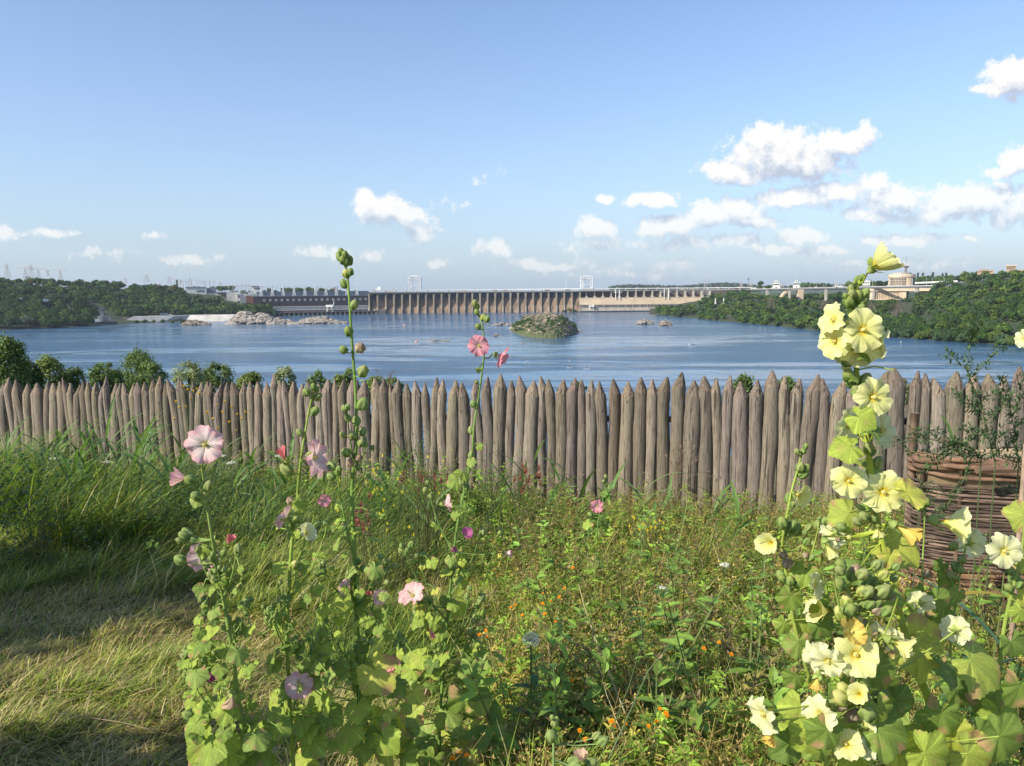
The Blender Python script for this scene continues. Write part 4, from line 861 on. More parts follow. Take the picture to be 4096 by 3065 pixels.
island('rock_island', 'pale rubble island just left of the tall bud-topped stalk', [(1183, 1292), (1205, 1278), (1235, 1268), (1262, 1266), (1290, 1262), (1312, 1268), (1340, 1276), (1385, 1286)], 1296, 160, 3.4, M_birdrock, 52, 18)
island('rock_island', 'small brown rock islet left of the large boulder island', [(726, 1298), (745, 1284), (760, 1277), (795, 1279), (820, 1286), (846, 1296)], 1301, 80, 2.1, M_isl, 53, 10)
island('rock_shore', 'flat pink rock shelves beside the bank tower', [(448, 1270), (470, 1266), (500, 1268), (525, 1272)], 1293, 70, 2.2, M_isl, 54, 26)
island('rock_islet', 'rounded pale rock islet right of centre, the left one of two', [(2548, 1294), (2560, 1279), (2580, 1274), (2600, 1279), (2611, 1292)], 1298, 60, 2.0, M_birdrock, 55, 9)
island('rock_islet', 'pointed dark rock islet right of centre, the right one of two', [(2637, 1300), (2650, 1282), (2660, 1279), (2675, 1288), (2687, 1299)], 1303, 55, 1.9, M_isl, 56, 9)
island('flat_rocks', 'low whitish rocks breaking the water left of the pink blossoms', [(1716, 1364), (1740, 1357), (1765, 1362), (1790, 1358), (1803, 1364)], 1366, 40, 1.0, M_birdrock, 57, 3)
island('flat_rocks', 'low white rocks with gulls off the left tip of the grassy island', [(1962, 1300), (1985, 1293), (2010, 1290), (2050, 1292)], 1303, 50, 1.4, M_birdrock, 58, 4)
island('flat_rocks', 'two small pale rocks off the lower left shore of the grassy island', [(1970, 1340), (1985, 1334), (2000, 1342), (2015, 1346)], 1346, 20, 1.0, M_birdrock, 59, 3)
island('flat_rocks', 'small flat white slab alone in front of the grassy island', [(2074, 1373), (2090, 1370), (2106, 1374)], 1376, 10, .9, M_birdrock, 60, 2)
for i, (x, y, lb_) in enumerate([(2014, 1261, 'white fleck of rock in the water near the left of two by the spillway'), (2048, 1259, 'white fleck of rock in the water, right of its twin by the spillway'), (2295, 1264, 'tiny pale rock in the water right behind the grassy island'), (2338, 1261, 'tiny pale rock near the corner of the cream powerhouse'), (2450, 1265, 'tiny rock fleck in the calm water before the cream powerhouse')]):
    island('small_rock', lb_, [(x - 8, y), (x, y - 3), (x + 8, y)], y + 1, 7, .9, M_birdrock, 70 + i, 2)
# the large grassy island
r = np.random.default_rng(80); c0 = PZ(2180, 1352, WZ); c1 = PZ(2170, 1290, WZ); cy = (c0[1] + c1[1]) / 2 + 8; hy = (c1[1] - c0[1]) / 2 + 12; Xl, Xr = PZ(2030, 1330, WZ)[0], PZ(2335, 1330, WZ)[0]; cxx = (Xl + Xr) / 2; hx = (Xr - Xl) / 2
top = P(2200, 1259, cy)[2]
def iz(x, y):
    u = (x - cxx) / hx; v_ = (y - cy) / hy; rr = np.sqrt(u ** 2 + v_ ** 2); pl_ = np.clip(1 - rr ** 2.6, 0, None)
    k = 1 + .12 * snoise(x, y, .16, 4); H_ = np.interp((x - cxx) / hx, [-1, -.75, -.45, -.15, .2, .55, .82, 1], [.1, .40, .86, .86, 1, .97, .70, .12])
    z = (top - WZ) * H_ * pl_ ** .55 * k; rg = np.abs(snoise(x * .6, y + z * 2, .7, 6)); return WZ - 1.2 + z * 1.05 + 1.0 * rg * np.clip(z / 4, 0, 1) + .5 * snoise(x, y, 1.3, 9) * np.clip(z / 4, 0, 1)
m, t, h, out = newmat('grassy_rock'); v = objvec(t); p = t.nodes.new('ShaderNodeBsdfPrincipled'); p.inputs['Roughness'].default_value = .9
sp = t.nodes.new('ShaderNodeSeparateXYZ'); t.links.new(v, sp.inputs[0])
rk = h.ramp(h.noise(h.v('MULTIPLY', v, (.5, 1, 2.4)), .42, 7, .7), [(.3, (.09, .065, .055)), (.5, (.30, .215, .165)), (.7, (.46, .36, .29))])
gr = h.ramp(h.noise(v, .9, 5, .6), [(.3, (.035, .055, .018)), (.7, (.12, .13, .045))])
mk = h.m('ADD', h.noise(h.v('MULTIPLY', v, (.6, 1, 1.5)), .20, 6, .65), h.m('MULTIPLY', h.mapr(sp.outputs[2], 1.5, 6, .10, 0), 1.0))
c = h.mix(h.mapr(mk, .44, .52, 0, 1), rk, gr); t.links.new(c, p.inputs[0]); t.links.new(p.outputs[0], out.inputs[0])
gi_ = root('grassy_island', (cxx, cy, WZ), 'large rounded granite island with grass and bushes in the middle of the river', 'island')
q = MB(); q.add(*grid(np.linspace(cxx - hx * 1.1, cxx + hx * 1.1, 150), np.linspace(cy - hy * 1.1, cy + hy * 1.1, 90), iz)); q.build('rock', m, gi_, False)
q = MB()
for k in range(120):
    t_ = r.uniform(0, 6.28); rr = r.uniform(.80, 1.0) if r.uniform() < .45 else r.uniform(.2, .9); x, y = cxx + hx * rr * math.cos(t_), cy + hy * rr * math.sin(t_); s = r.uniform(.6, 2.6); z = max(float(iz(x, y)), WZ); low = z < WZ + 1.5
    boulder(q, r, (x, y, z + .1 * s), s, 2, .6, (1.5, 1.55, 1.6) if low else (1, .9, .85))
q.build('boulders', M_isl, gi_)['kind'] = 'stuff'
q = MB()
for k in range(130):
    t_ = r.uniform(math.pi * 1.0, math.pi * 2) if k < 84 else r.uniform(0, 6.28); rr = r.uniform(.55, .95); x, y = cxx + hx * rr * math.cos(t_), cy + hy * rr * math.sin(t_); z = float(iz(x, y))
    if z < WZ + .3: continue
    tq = MB(); crown(tq, r, r.uniform(3, 6), r.uniform(1.8, 3.4), 0, 8, 26, .4, (.06, .11, .035))
    q.v.append(tq.v[0] * 0 + tq.v[0] + np.array([x, y, z])) if False else None
    for vv, ll, tt, cc in zip(tq.v, tq.l, tq.t, tq.c): q.v.append(vv + np.array([x, y, z])); q.l.append(ll + q.n); q.t.append(tt); q.c.append(cc); q.m.append(np.zeros(len(tt), int))
    q.n += tq.n; q.hc = True
q.build('bushes', M_far, gi_)['kind'] = 'stuff'
# green bush at the foot of the dam
for px, w_ in ((2255, 5), (2280, 10), (2302, 6)):
    a = P(px, 1247, 1375); tq = MB(); crown(tq, r, w_ * 1.3, w_ * .8, 0, 9, 40, .8, (.05, .10, .03)); tq.v = [vv + np.array([a[0], a[1], WZ]) for vv in tq.v]; tag(tq.build('bush', M_far), 'green bush at the foot of the spillway, %s' % {5: 'the leftmost and smallest', 10: 'the largest, middle one', 6: 'right one next to the corner'}[w_], 'bush')
# ---------------------------------------------------------------- paddlers, boat, gulls
M_skin = solid('skin', (.42, .25, .17), .6, .1, 3); M_cloth = solid('dark_cloth', (.05, .05, .07), .8); M_board = solid('board_foam', (.75, .76, .76), .4, .05, 1); M_red = solid('red_vest', (.45, .10, .08), .7); M_buoy = solid('salmon_paint', (.60, .33, .26), .5)
def person(loc, kneel, rz, label, vest):
    loc = np.array(loc); rt = root('person', loc, label, 'person'); me = bpy.data.meshes.new('body')
    if kneel: J = [(0, 0, .42, .13), (0, 0, .62, .13), (0, .02, .86, .15), (0, .03, .98, .06), (0, .05, 1.06, .085), (0, .05, 1.17, .09), (.1, 0, .36, .1), (.13, .38, .14, .075), (.13, -.02, .06, .05), (-.1, 0, .36, .1), (-.13, .38, .14, .075), (-.13, -.02, .06, .05), (.2, .03, .88, .06), (.26, .2, .66, .045), (.2, .42, .72, .035), (-.2, .03, .88, .06), (-.2, .22, .9, .045), (-.08, .42, 1.05, .035)]
    else: J = [(0, 0, .92, .13), (0, 0, 1.12, .13), (0, .0, 1.36, .16), (0, .0, 1.5, .06), (0, .02, 1.58, .085), (0, .02, 1.68, .09), (.1, 0, .84, .1), (.13, .06, .48, .07), (.14, 0, .07, .045), (-.1, 0, .84, .1), (-.13, .06, .48, .07), (-.14, 0, .07, .045), (.2, 0, 1.4, .06), (.28, .12, 1.14, .045), (.22, .34, 1.1, .035), (-.2, 0, 1.4, .06), (-.24, .2, 1.3, .045), (-.06, .36, 1.42, .035)]
    E = [(0, 1), (1, 2), (2, 3), (3, 4), (4, 5), (0, 6), (6, 7), (7, 8), (0, 9), (9, 10), (10, 11), (2, 12), (12, 13), (13, 14), (2, 15), (15, 16), (16, 17)]
    Mr = rotm(0, 0, rz); me.from_pydata([tuple(Mr @ np.array(j[:3])) for j in J], E, []); o = bpy.data.objects.new('body', me); sc.collection.objects.link(o); o.parent = rt; me.materials.append(M_skin)
    sk_ = o.modifiers.new('skin', 'SKIN'); 
    for i, j in enumerate(J): me.skin_vertices[0].data[i].radius = (j[3], j[3] * .85)
    me.skin_vertices[0].data[0].use_root = True; o.modifiers.new('sub', 'SUBSURF').levels = 1
    q = MB(); z0 = J[0][2]; q.tube([loc + Mr @ np.array([0, 0, z0 - .1]), loc + Mr @ np.array([0, 0, z0 + .2]), loc + Mr @ np.array(J[2][:3]), loc + Mr @ (np.array(J[3][:3]))], [.17, .165, .2, .1], 10); q.build('vest' if vest else 'shirt', M_red if vest else M_cloth, rt)
    q = MB(); v_, f_ = IC[2]; q.add(v_ * [.1, .11, .1] + loc + Mr @ (np.array(J[5][:3]) + [0, -.02, .03]), f_); q.build('hair', M_cloth, rt, True)
def board(loc, rz, label):
    q = MB(); n = 16; a = np.arange(n) * 2 * math.pi / n; Mr = rotm(0, 0, rz); v = []
    for z, s in ((-.04, .9), (.05, 1), (.09, .96)): v += [np.array(loc) + Mr @ np.array([1.6 * s * np.sign(math.cos(t)) * abs(math.cos(t)) ** .8, .4 * s * math.sin(t), z]) for t in a]
    f = [(k * n + j, k * n + (j + 1) % n, (k + 1) * n + (j + 1) % n, (k + 1) * n + j) for k in range(2) for j in range(n)]; q.add(v, f + [tuple(range(2 * n, 3 * n))]); tag(q.build('paddle_board', M_board), label, 'paddle board')
def paddle(loc, rz, label):
    Mr = rotm(0, 0, rz); l = np.array(loc); q = MB(); q.bar(l + Mr @ np.array([-.1, .4, 1.3]), l + Mr @ np.array([.5, .45, .1]), .02, 6, mi=0); q.tube([l + Mr @ np.array([.5, .45, .15]), l + Mr @ np.array([.6, .46, -.2])], [.05, .1], 6); tag(q.build('paddle', M_cloth), label, 'paddle')
PP = [(2110, 1446, 0, 'person standing on the leftmost paddle board below the grassy island', 0, 'leftmost'), (2278, 1446, 0, 'person in red standing on the farther board of the pair near centre', 1, 'farther of the close pair'), (2278, 1470, 1, 'person kneeling on the nearer board of the pair near centre', 0, 'nearer of the close pair'), (2347, 1477, 1, 'person kneeling on the nearest board right of the pair', 0, 'nearest and rightmost of the four'), (2390, 1317, 0, 'tiny person standing far out right of the grassy island', 0, 'farthest, right of the grassy island'), (2660, 1356, 0, 'tiny person standing on the water far right below the two islets', 0, 'far right, below the two islets')]
for i, (px, py, kn, lb_, vest, w_) in enumerate(PP):
    a = PZ(px, py, WZ); rz = [.2, 1.2, .3, 2.9, .8, 1.4][i]; board(a + [0, 0, .02], rz, 'white paddle board under a rider, ' + w_); person(a + [0, 0, .10], kn, rz, lb_, vest); paddle(a + [0, 0, .05], rz, 'thin paddle held over the ' + ('board ' + w_))
def boatm(px, py, rz, L_, M, label, cat):
    a = PZ(px, py, WZ); q = MB(); Mr = rotm(0, 0, rz); n = 9; v = []
    for i in range(n):
        s = i / (n - 1); x = (s - .5) * L_; w_ = .55 * math.sin(math.pi * min(1, .12 + s * .9)) ** .6 + .05
        for (yy, zz) in ((-w_, .45), (-w_ * .7, -.1), (w_ * .7, -.1), (w_, .45), (w_ * .8, .4), (0, .12), (-w_ * .8, .4)): v.append(a + Mr @ np.array([x, yy, zz + .12 * abs(s - .5)]))
    f = [(7 * i + j, 7 * i + 7 + j, 7 * i + 7 + (j + 1) % 7, 7 * i + (j + 1) % 7) for i in range(n - 1) for j in range(7)]; q.add(v, f + [tuple(range(7)), tuple(range(7 * n - 7, 7 * n))[::-1]]); tag(q.build(cat, M), label, cat)
    return a
a = boatm(2768, 1379, .3, 5.2, M_board, 'pale yellow kayak with a paddler far out on the right', 'kayak'); person(a + [0, 0, .1], 1, 1.2, 'person sitting in the pale kayak far out on the right', 0)
for px, py, lb_ in ((1618, 1301, 'salmon-coloured buoy floating in front of the left spillway piers'), (1666, 1367, 'small salmon-coloured buoy left of the low whitish rocks')):
    a = PZ(px, py, WZ); rt = root('buoy', a, lb_, 'buoy'); q = MB(); q.tube([a + [0, 0, -.3], a + [0, 0, .5], a + [0, 0, .9]], [1.5, 1.5, .6], 12); q.build('float', M_buoy, rt); q = MB(); q.tube([a + [0, 0, .8], a + [.3, 0, 2.4 if px < 1650 else 1.2]], [.5, .15], 8); q.build('top_cone', M_buoy, rt)
q0 = MB(); v_, f_ = IC[2]; q0.add(v_ * [.30, .13, .13] + [0, 0, .28], f_, (1, 1, 1)); q0.add(v_ * [.08, .07, .08] + [.3, 0, .46], f_, (1, 1, 1)); q0.tube([(.2, 0, .34), (.28, 0, .44)], [.07, .05], 6, (1, 1, 1)); q0.tube([(.36, 0, .46), (.47, 0, .44)], [.02, .006], 5, (.9, .6, .2)); q0.tube([(-.2, 0, .3), (-.48, 0, .3)], [.09, .03], 6, (.25, .27, .3)); q0.tube([(0, .04, 0), (0, .04, .2)], .012, 4, (.8, .5, .3)); q0.tube([(0, -.04, 0), (0, -.04, .2)], .012, 4, (.8, .5, .3))
gull = None
for i, (px, py, z) in enumerate([(1977, 1297, 1.6), (1988, 1295, 2.2), (1996, 1294, 2.4), (2005, 1292, 2.6), (2664, 1279, 8), (2660, 1279, 8.2), (3603, 1370, .1), (3040, 1314, .1), (3062, 1315, .1)]):
    a = PZ(px, py, WZ + (z if z > 1 else 0)); a[2] = WZ + z - (0 if z > 1 else .2)
    if gull is None: gull = q0.build('gull', solid('gull_feathers', (.78, .78, .76), .7, .05, 2, attr=True), None, True, origin=(0, 0, 0)); o = gull; o.location = tuple(a)
    else: o = copytree(gull, a, None, i)
    o.scale = (1.6,) * 3
    tag(o, ['white gull on the low rocks left of the grassy island', 'white gull perched on the pointed dark islet', 'white gull swimming close to the right wooded bank'][0 if i < 4 else 1 if i < 6 else 2], 'gull', ['gulls on the low rocks', 'gulls on the pointed islet', 'gulls swimming by the right bank'][0 if i < 4 else 1 if i < 6 else 2])
# ---------------------------------------------------------------- shrubs and trees on the near slope behind the fence
M_near = veg('near_foliage', .25, .6, .8, .3, spec=.2)
def nearcrown(q, r, c, W, H, n, ls, col, ncl):
    for k in range(ncl):
        d = nrm(r.normal(size=3)); cc = np.array(c) + [d[0] * W * .38, d[1] * W * .38, H * .5 + d[2] * H * .42]; cr = W * r.uniform(.08, .19)
        m_ = n // ncl; nn = r.normal(size=(m_, 3)); nn /= np.linalg.norm(nn, axis=1)[:, None]; ctr = cc + nn * cr * r.uniform(.3, 1.5, (m_, 1))
        no = nn + r.normal(size=(m_, 3)) * .7 + [0, 0, .4]; no /= np.linalg.norm(no, axis=1)[:, None]; a = np.cross(no, r.normal(size=(m_, 3))); a /= np.linalg.norm(a, axis=1)[:, None]; b = np.cross(no, a); s = ls * r.uniform(.5, 1.2, (m_, 1))
        v = np.stack([ctr - a * s, ctr + b * s * .45, ctr + a * s, ctr - b * s * .45], 1).reshape(-1, 3)
        q.add(v, np.arange(m_ * 4).reshape(-1, 4), np.repeat(np.clip(np.array(col) * (1 + .22 * r.uniform(-1, 1)) * (1 + .25 * r.uniform(-1, 1, (m_, 1))), 0, 1), 4, 0))
def neartree(name, px, ptop, Y, wpx, label, col, seed, ls=.075, n=3400, bot=1620, group=None, cat='tree'):
    r = np.random.default_rng(seed); a = P(px, ptop, Y); W = wpx / FPX * Y; g0 = float(gz(a[0], Y)); zb = max(P(px, bot, Y)[2], g0 + .3); H_ = a[2] - zb
    rt = root(name, (a[0], Y, g0), label, cat, group); q = MB(); q.tube([(a[0], Y, g0 - .3), (a[0] + .1, Y, zb), (a[0], Y, zb + H_ * .6)], [.16, .11, .04], 7, (.12, .10, .08))
    for k in range(5):
        t_ = r.uniform(0, 6.28); q.tube([(a[0], Y, zb + .1 * k), (a[0] + W * .35 * math.cos(t_), Y + W * .35 * math.sin(t_), zb + H_ * (.4 + .1 * k))], [.06, .02], 5, (.12, .10, .08))
    q.build('trunk', M_near, rt); q = MB(); nearcrown(q, r, (a[0], Y, zb), W, H_, int(n * 1.7), ls * .75, col, max(30, int(n / 55))); q.build('crown', M_near, rt)
G1 = (.13, .19, .06); G2 = (.20, .25, .07); G3 = (.24, .28, .14)
NT = [('tree', 10, 1345, 22, 150, 'tall dark shrub at the far left edge behind the fence', G1, 4200), ('tree', 552, 1402, 33, 130, 'tallest round dark tree behind the left part of the fence', G1, 4200), ('tree', 600, 1450, 31, 110, 'low crown at the right foot of the tallest round tree', G1, 2600),
 ('tree', 190, 1430, 27, 110, 'yellowish-green bushy tree behind the fence near the left edge', G2, 3200), ('tree', 90, 1440, 25, 130, 'green shrub right of the dark one at the left edge', (.06, .10, .03), 3200), ('tree', 300, 1478, 28, 100, 'low green shrub behind the fence left of the paired trees', G1, 2200), ('tree', 395, 1455, 30, 80, 'left one of two paired grey-green trees behind the fence', G1, 2400), ('tree', 440, 1452, 31, 75, 'right one of two paired grey-green trees behind the fence', G1, 2400),
 ('tree', 750, 1448, 30, 110, 'feathery grey-green willow behind the fence', G3, 3000), ('tree', 865, 1450, 32, 110, 'dark green tree touching the feathery willow on its right', G1, 3000), ('bush', 1000, 1496, 28, 90, 'rounded low green bush behind the fence', G2, 2000), ('tree', 1135, 1466, 30, 75, 'slim leafy tree with pale branch showing behind the fence', G3, 2200), ('bush', 1262, 1484, 30, 70, 'small bush behind the fence left of the tall bud stalk', G1, 1600),
 ('tree', 1392, 1474, 29, 60, 'narrow bush right behind the tall bud stalk', G1, 1800), ('bush', 1345, 1510, 28, 80, 'low bush in front of the narrow one behind the fence', G2, 1500), ('bush', 1500, 1512, 28, 110, 'low scrub with bare twigs behind the fence', G2, 1600), ('bush', 1570, 1516, 30, 70, 'low leafy scrub at the right end of the shrubs behind the fence', G1, 1200),
 ('bush', 2975, 1514, 14, 90, 'leafy tuft peeking over the fence right of the tallest post', G1, 1500), ('bush', 3150, 1514, 13, 70, 'small leafy tuft peeking over the fence left of the yellow hollyhock', G1, 1400), ('bush', 3612, 1532, 12, 60, 'pale feathery tuft in the gap of the fence right of the yellow hollyhock', G3, 1300), ('bush', 3700, 1545, 12, 60, 'green tuft behind the wide gap between two right posts', G1, 1300), ('bush', 2310, 1535, 14, 60, 'green tuft barely showing over the middle of the fence', G1, 900)]
for i, (nm, px, py, Y, w_, lb_, cl, n) in enumerate(NT): neartree('small_tree' if nm == 'tree' else nm, px, py - 6, Y, w_ * 1.15, lb_, cl, 200 + i, .085 if Y > 20 else .05, n, cat=nm)
a = P(1535, 1480, 28); q = MB(); r = np.random.default_rng(6); g0 = float(gz(a[0], 28))
for k in range(7):
    e = a + [r.uniform(-.4, .4), 0, r.uniform(-.4, .1)]; q.tube([(a[0], 28, g0), (a[0] + r.uniform(-.1, .1), 28, a[2] - 1.2), e], [.03, .025, .006], 5, (.20, .16, .12))
    for j in range(5): t_ = r.uniform(.4, 1); b0 = np.array([a[0], 28, a[2] - 1.2]) * (1 - t_) + e * t_; q.tube([b0, b0 + [r.uniform(-.25, .25), 0, r.uniform(.05, .3)]], [.01, .004], 4, (.20, .16, .12))
tag(q.build('dead_shrub', M_near), 'bare leafless twigs sticking up behind the fence', 'dead shrub')
# tree standing out of frame on the left whose shade lies on the mown grass
def shadetree(x, y, H_, W, seed, label, low=1.2):
    r = np.random.default_rng(seed); z0 = float(gz(x, y)); rt = root('shade_tree', (x, y, z0), label, 'tree'); q = MB(); q.tube([(x, y, z0 - .2), (x + .1, y, z0 + H_ * .5), (x, y, z0 + H_ * .8)], [.16, .12, .05], 8, (.12, .1, .08)); q.build('trunk', M_near, rt)
    q = MB(); nearcrown(q, r, (x, y, z0 + low), W, H_ - low, 9000, .10, G1, 40); q.build('crown', M_near, rt)
shadetree(-7.0, 2.1, 3.2, 3.0, 301, 'leafy tree just left of the view, casting shade on the mown grass', .9)
shadetree(-4.2, .6, 2.4, 1.7, 302, 'smaller leafy tree behind the viewer at the left', .7)
# ---------------------------------------------------------------- grass and weeds
BL = np.array([0, 1, 3, 2, 2, 3, 5, 4, 4, 5, 6]); BT = np.array([4, 4, 3])
def onground(a, b_, up_=.05):
    Yl = 1.5
    while Yl < 9:
        p_ = V(a, b_, Yl)
        if p_[2] < float(gz(p_[0], Yl)) + up_: return p_
        Yl += .02
    return p_
def blades(q, r, x, y, z, h, lean, phi, w, col):
    n = len(x); T = np.array([0, .4, .75, 1.0]); dx, dy = np.cos(phi), np.sin(phi); ps = phi + math.pi / 2 + r.normal(size=n) * .5
    sx_, sy_ = np.cos(ps), np.sin(ps); vs = []
    for i, t in enumerate(T):
        cx_ = x + dx * lean * t ** 1.8; cy_ = y + dy * lean * t ** 1.8; cz = z + h * (t - .3 * np.clip(lean / h, 0, 1.6) * t ** 2)
        ww = w * (1 - .75 * t ** 1.4) / 2
        if i < 3: vs += [np.stack([cx_ - sx_ * ww, cy_ - sy_ * ww, cz], 1), np.stack([cx_ + sx_ * ww, cy_ + sy_ * ww, cz], 1)]
        else: vs.append(np.stack([cx_, cy_, cz], 1))
    v = np.stack(vs, 1).reshape(-1, 3); k = np.arange(n)
    q.l.append((BL[None] + 7 * k[:, None]).ravel() + q.n); q.t.append(np.tile(BT, n)); q.m.append(np.zeros(3 * n, int)); q.v.append(v)
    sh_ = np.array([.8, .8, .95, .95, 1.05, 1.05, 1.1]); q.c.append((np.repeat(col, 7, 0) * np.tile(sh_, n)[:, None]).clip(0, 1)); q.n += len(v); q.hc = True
def pick(r, n, cols, wts):
    i = r.choice(len(cols), n, p=np.array(wts) / sum(wts)); return np.array(cols)[i] * (1 + .22 * r.uniform(-1, 1, (n, 1)))
gr_ = np.random.default_rng(500)
def field(n, y0, y1, u0, u1):
    y = y0 * (y1 / y0) ** gr_.uniform(0, 1, n); x = gr_.uniform(u0, u1, n) * y + gr_.normal(size=n) * .1; return x, y
GRN, YGR, STR, DGR, BRN, TAN = (.15, .225, .035), (.33, .37, .06), (.52, .43, .21), (.055, .105, .025), (.19, .12, .06), (.38, .29, .13)
def keep(x, y, m_): m_ = m_ & (y < fl(x) + .0) ; return x[m_], y[m_]
# short dry mown grass on the left
q = MB(); x, y = field(150000, 2.0, 8.5, -.85, .05); u = x / y + .05 * snoise(x, y, 1.3, 20)
x, y = keep(x, y, (u < -.36 + .02 * y) & (y < 6.3 + .4 * snoise(x, y, 1.0, 21))); n = len(x); pt = snoise(x, y, 1.6, 22)
c = pick(gr_, n, [YGR, STR, TAN, GRN, BRN, DGR], [3.0, 3.8, 3.0, 1.7, 1.4, 1.0]); c = c * (1 + .3 * snoise(x, y, 9, 92))[:, None]; c[pt > .35] = pick(gr_, int((pt > .35).sum()), [GRN, YGR, DGR, STR], [3, 3, 1, 1])
hh = gr_.uniform(.04, .13, n) * (1 + .9 * (pt > .35)) * (1 + .4 * snoise(x, y, 4, 91)); ph = .5 + .9 * snoise(x, y, .7, 23) + gr_.normal(size=n) * 1.2
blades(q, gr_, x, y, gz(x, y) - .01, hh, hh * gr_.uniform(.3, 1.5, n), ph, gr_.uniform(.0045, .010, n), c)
x, y = field(20000, 2.0, 7, -.85, .1); x, y = keep(x, y, x < 9); n = len(x); hh = gr_.uniform(.02, .06, n)   # flattened hay
blades(q, gr_, x, y, gz(x, y) + .02, hh, gr_.uniform(.1, .35, n), gr_.uniform(0, 6.28, n), gr_.uniform(.003, .006, n), pick(gr_, n, [STR, TAN, YGR], [3, 2, 1]))
def patch(px, py, wx, wy, n, h0, h1, ph0, cols, wts, wmin=.004, wmax=.009):
    c0 = onground(px, py, .05); x = c0[0] + gr_.normal(size=n) * wx; y = c0[1] + gr_.normal(size=n) * wy; hh = gr_.uniform(h0, h1, n)
    blades(q, gr_, x, y, gz(x, y) - .01, hh, hh * gr_.uniform(.4, 1.7, n), ph0 + gr_.normal(size=n) * 1.0, gr_.uniform(wmin, wmax, n), pick(gr_, n, cols, wts))
for (px, py, wx, wy, n) in [(330, 1440, .16, .05, 900), (180, 1500, .16, .05, 900), (420, 1500, .12, .07, 600), (60, 1575, .14, .05, 500)]: patch(px, py, wx, wy, n, .08, .20, .35, [GRN, YGR, STR, (.2, .3, .05)], [2, 3, 2.6, 1.4])
for _ in range(60): patch(gr_.uniform(0, 430), gr_.uniform(1120, 1640), .06, .04, 50, .05, .13, gr_.uniform(0, 6), [GRN, YGR, STR, TAN, DGR], [2, 3, 2, 1, 1])
tag(q.build('mown_grass', M_grass, origin=(0, 0, 0)), 'short dry mown grass, straw yellow and green, at the lower left', 'grass', None, 'stuff')
# meadow grass over the rest
q = MB(); x, y = field(175000, 1.9, 9.5, -.45, .85); u = x / y + .05 * snoise(x, y, 1.3, 20)
x, y = keep(x, y, (u > -.40 + .02 * y) | (y > 6.0)); n = len(x); pt = snoise(x, y, 1.5, 30); p2 = snoise(x, y, 3.1, 31)
c = pick(gr_, n, [GRN, YGR, STR, DGR, TAN], [3.0, 3.0, 1.3, 1.6, .8]); k = (pt > .3); c[k] = pick(gr_, int(k.sum()), [YGR, STR, TAN, GRN], [3, 2.5, 1.4, 1.6]); k = (pt < -.4); c[k] = pick(gr_, int(k.sum()), [GRN, DGR, YGR], [3, 2, 1.6])
hh = gr_.uniform(.08, .22, n) * (1 + .35 * p2) ; hh = np.clip(hh, .05, .4); hh[(x / y > .0) & (y > 5.5)] *= .9
ph = -.1 + 1.4 * snoise(x, y, 1.4, 33) + gr_.normal(size=n) * 1.3
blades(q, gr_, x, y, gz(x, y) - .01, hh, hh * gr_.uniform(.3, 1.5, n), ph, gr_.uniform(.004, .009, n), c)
tag(q.build('meadow_grass', M_grass, origin=(0, 0, 0)), 'uncut meadow grass, green mixed with straw, around the hollyhocks', 'grass', None, 'stuff')
# long lush grass leaning right, left part near the fence
q = MB(); x, y = field(26000, 5.2, 10.6, -.85, -.02); m_ = (y > 5.7 + .5 * snoise(x, y, .9, 40) + 1.6 * np.clip(x / y + .3, 0, 1)); x, y = keep(x, y, m_); n = len(x)
hh = gr_.uniform(.22, .70, n) * (1 + .3 * snoise(x, y, 2.2, 78)) * np.interp(x / y, [-.8, -.5, -.25, -.02], [1.2, 1.1, .85, .5])
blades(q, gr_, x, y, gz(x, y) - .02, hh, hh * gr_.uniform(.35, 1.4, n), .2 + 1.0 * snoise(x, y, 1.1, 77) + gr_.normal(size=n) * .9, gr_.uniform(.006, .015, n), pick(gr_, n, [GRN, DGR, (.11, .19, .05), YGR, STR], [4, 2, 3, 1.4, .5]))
x, y = field(8000, 4.5, 10.6, -.25, .0); x, y = keep(x, y, y > 5.2); n = len(x); hh = gr_.uniform(.15, .4, n)
blades(q, gr_, x, y, gz(x, y) - .02, hh, hh * gr_.uniform(.5, 1.6, n), -.2 + gr_.normal(size=n) * .8, gr_.uniform(.005, .011, n), pick(gr_, n, [GRN, (.11, .19, .05), YGR, STR], [4, 3, 1.6, .8]))
x, y = field(14000, 1.95, 8, .0, .84); x, y = keep(x, y, snoise(x, y, 2.4, 95) > .05); n = len(x); hh = gr_.uniform(.18, .48, n)
blades(q, gr_, x, y, gz(x, y) - .02, hh, hh * gr_.uniform(.3, 1.4, n), .3 + gr_.normal(size=n) * 1.2, gr_.uniform(.003, .008, n), pick(gr_, n, [YGR, GRN, STR, (.30, .40, .07)], [4, 2, 2, 3]))
for _ in range(60):
    cx_, cy_ = gr_.uniform(-.62, -.2), gr_.uniform(4.6, 6.4); n = 90; x = cx_ * cy_ + gr_.normal(size=n) * .12; y = cy_ + gr_.normal(size=n) * .1; hh = gr_.uniform(.12, .42, n)
    blades(q, gr_, x, y, gz(x, y) - .02, hh, hh * gr_.uniform(.4, 1.4, n), gr_.uniform(0, 1.5) + gr_.normal(size=n) * .6, gr_.uniform(.005, .012, n), pick(gr_, n, [GRN, YGR, STR], [3, 3, 1]))
tag(q.build('tall_grass', M_grass, origin=(0, 0, 0)), 'long lush green grass leaning right in front of the left half of the fence', 'grass', None, 'stuff')
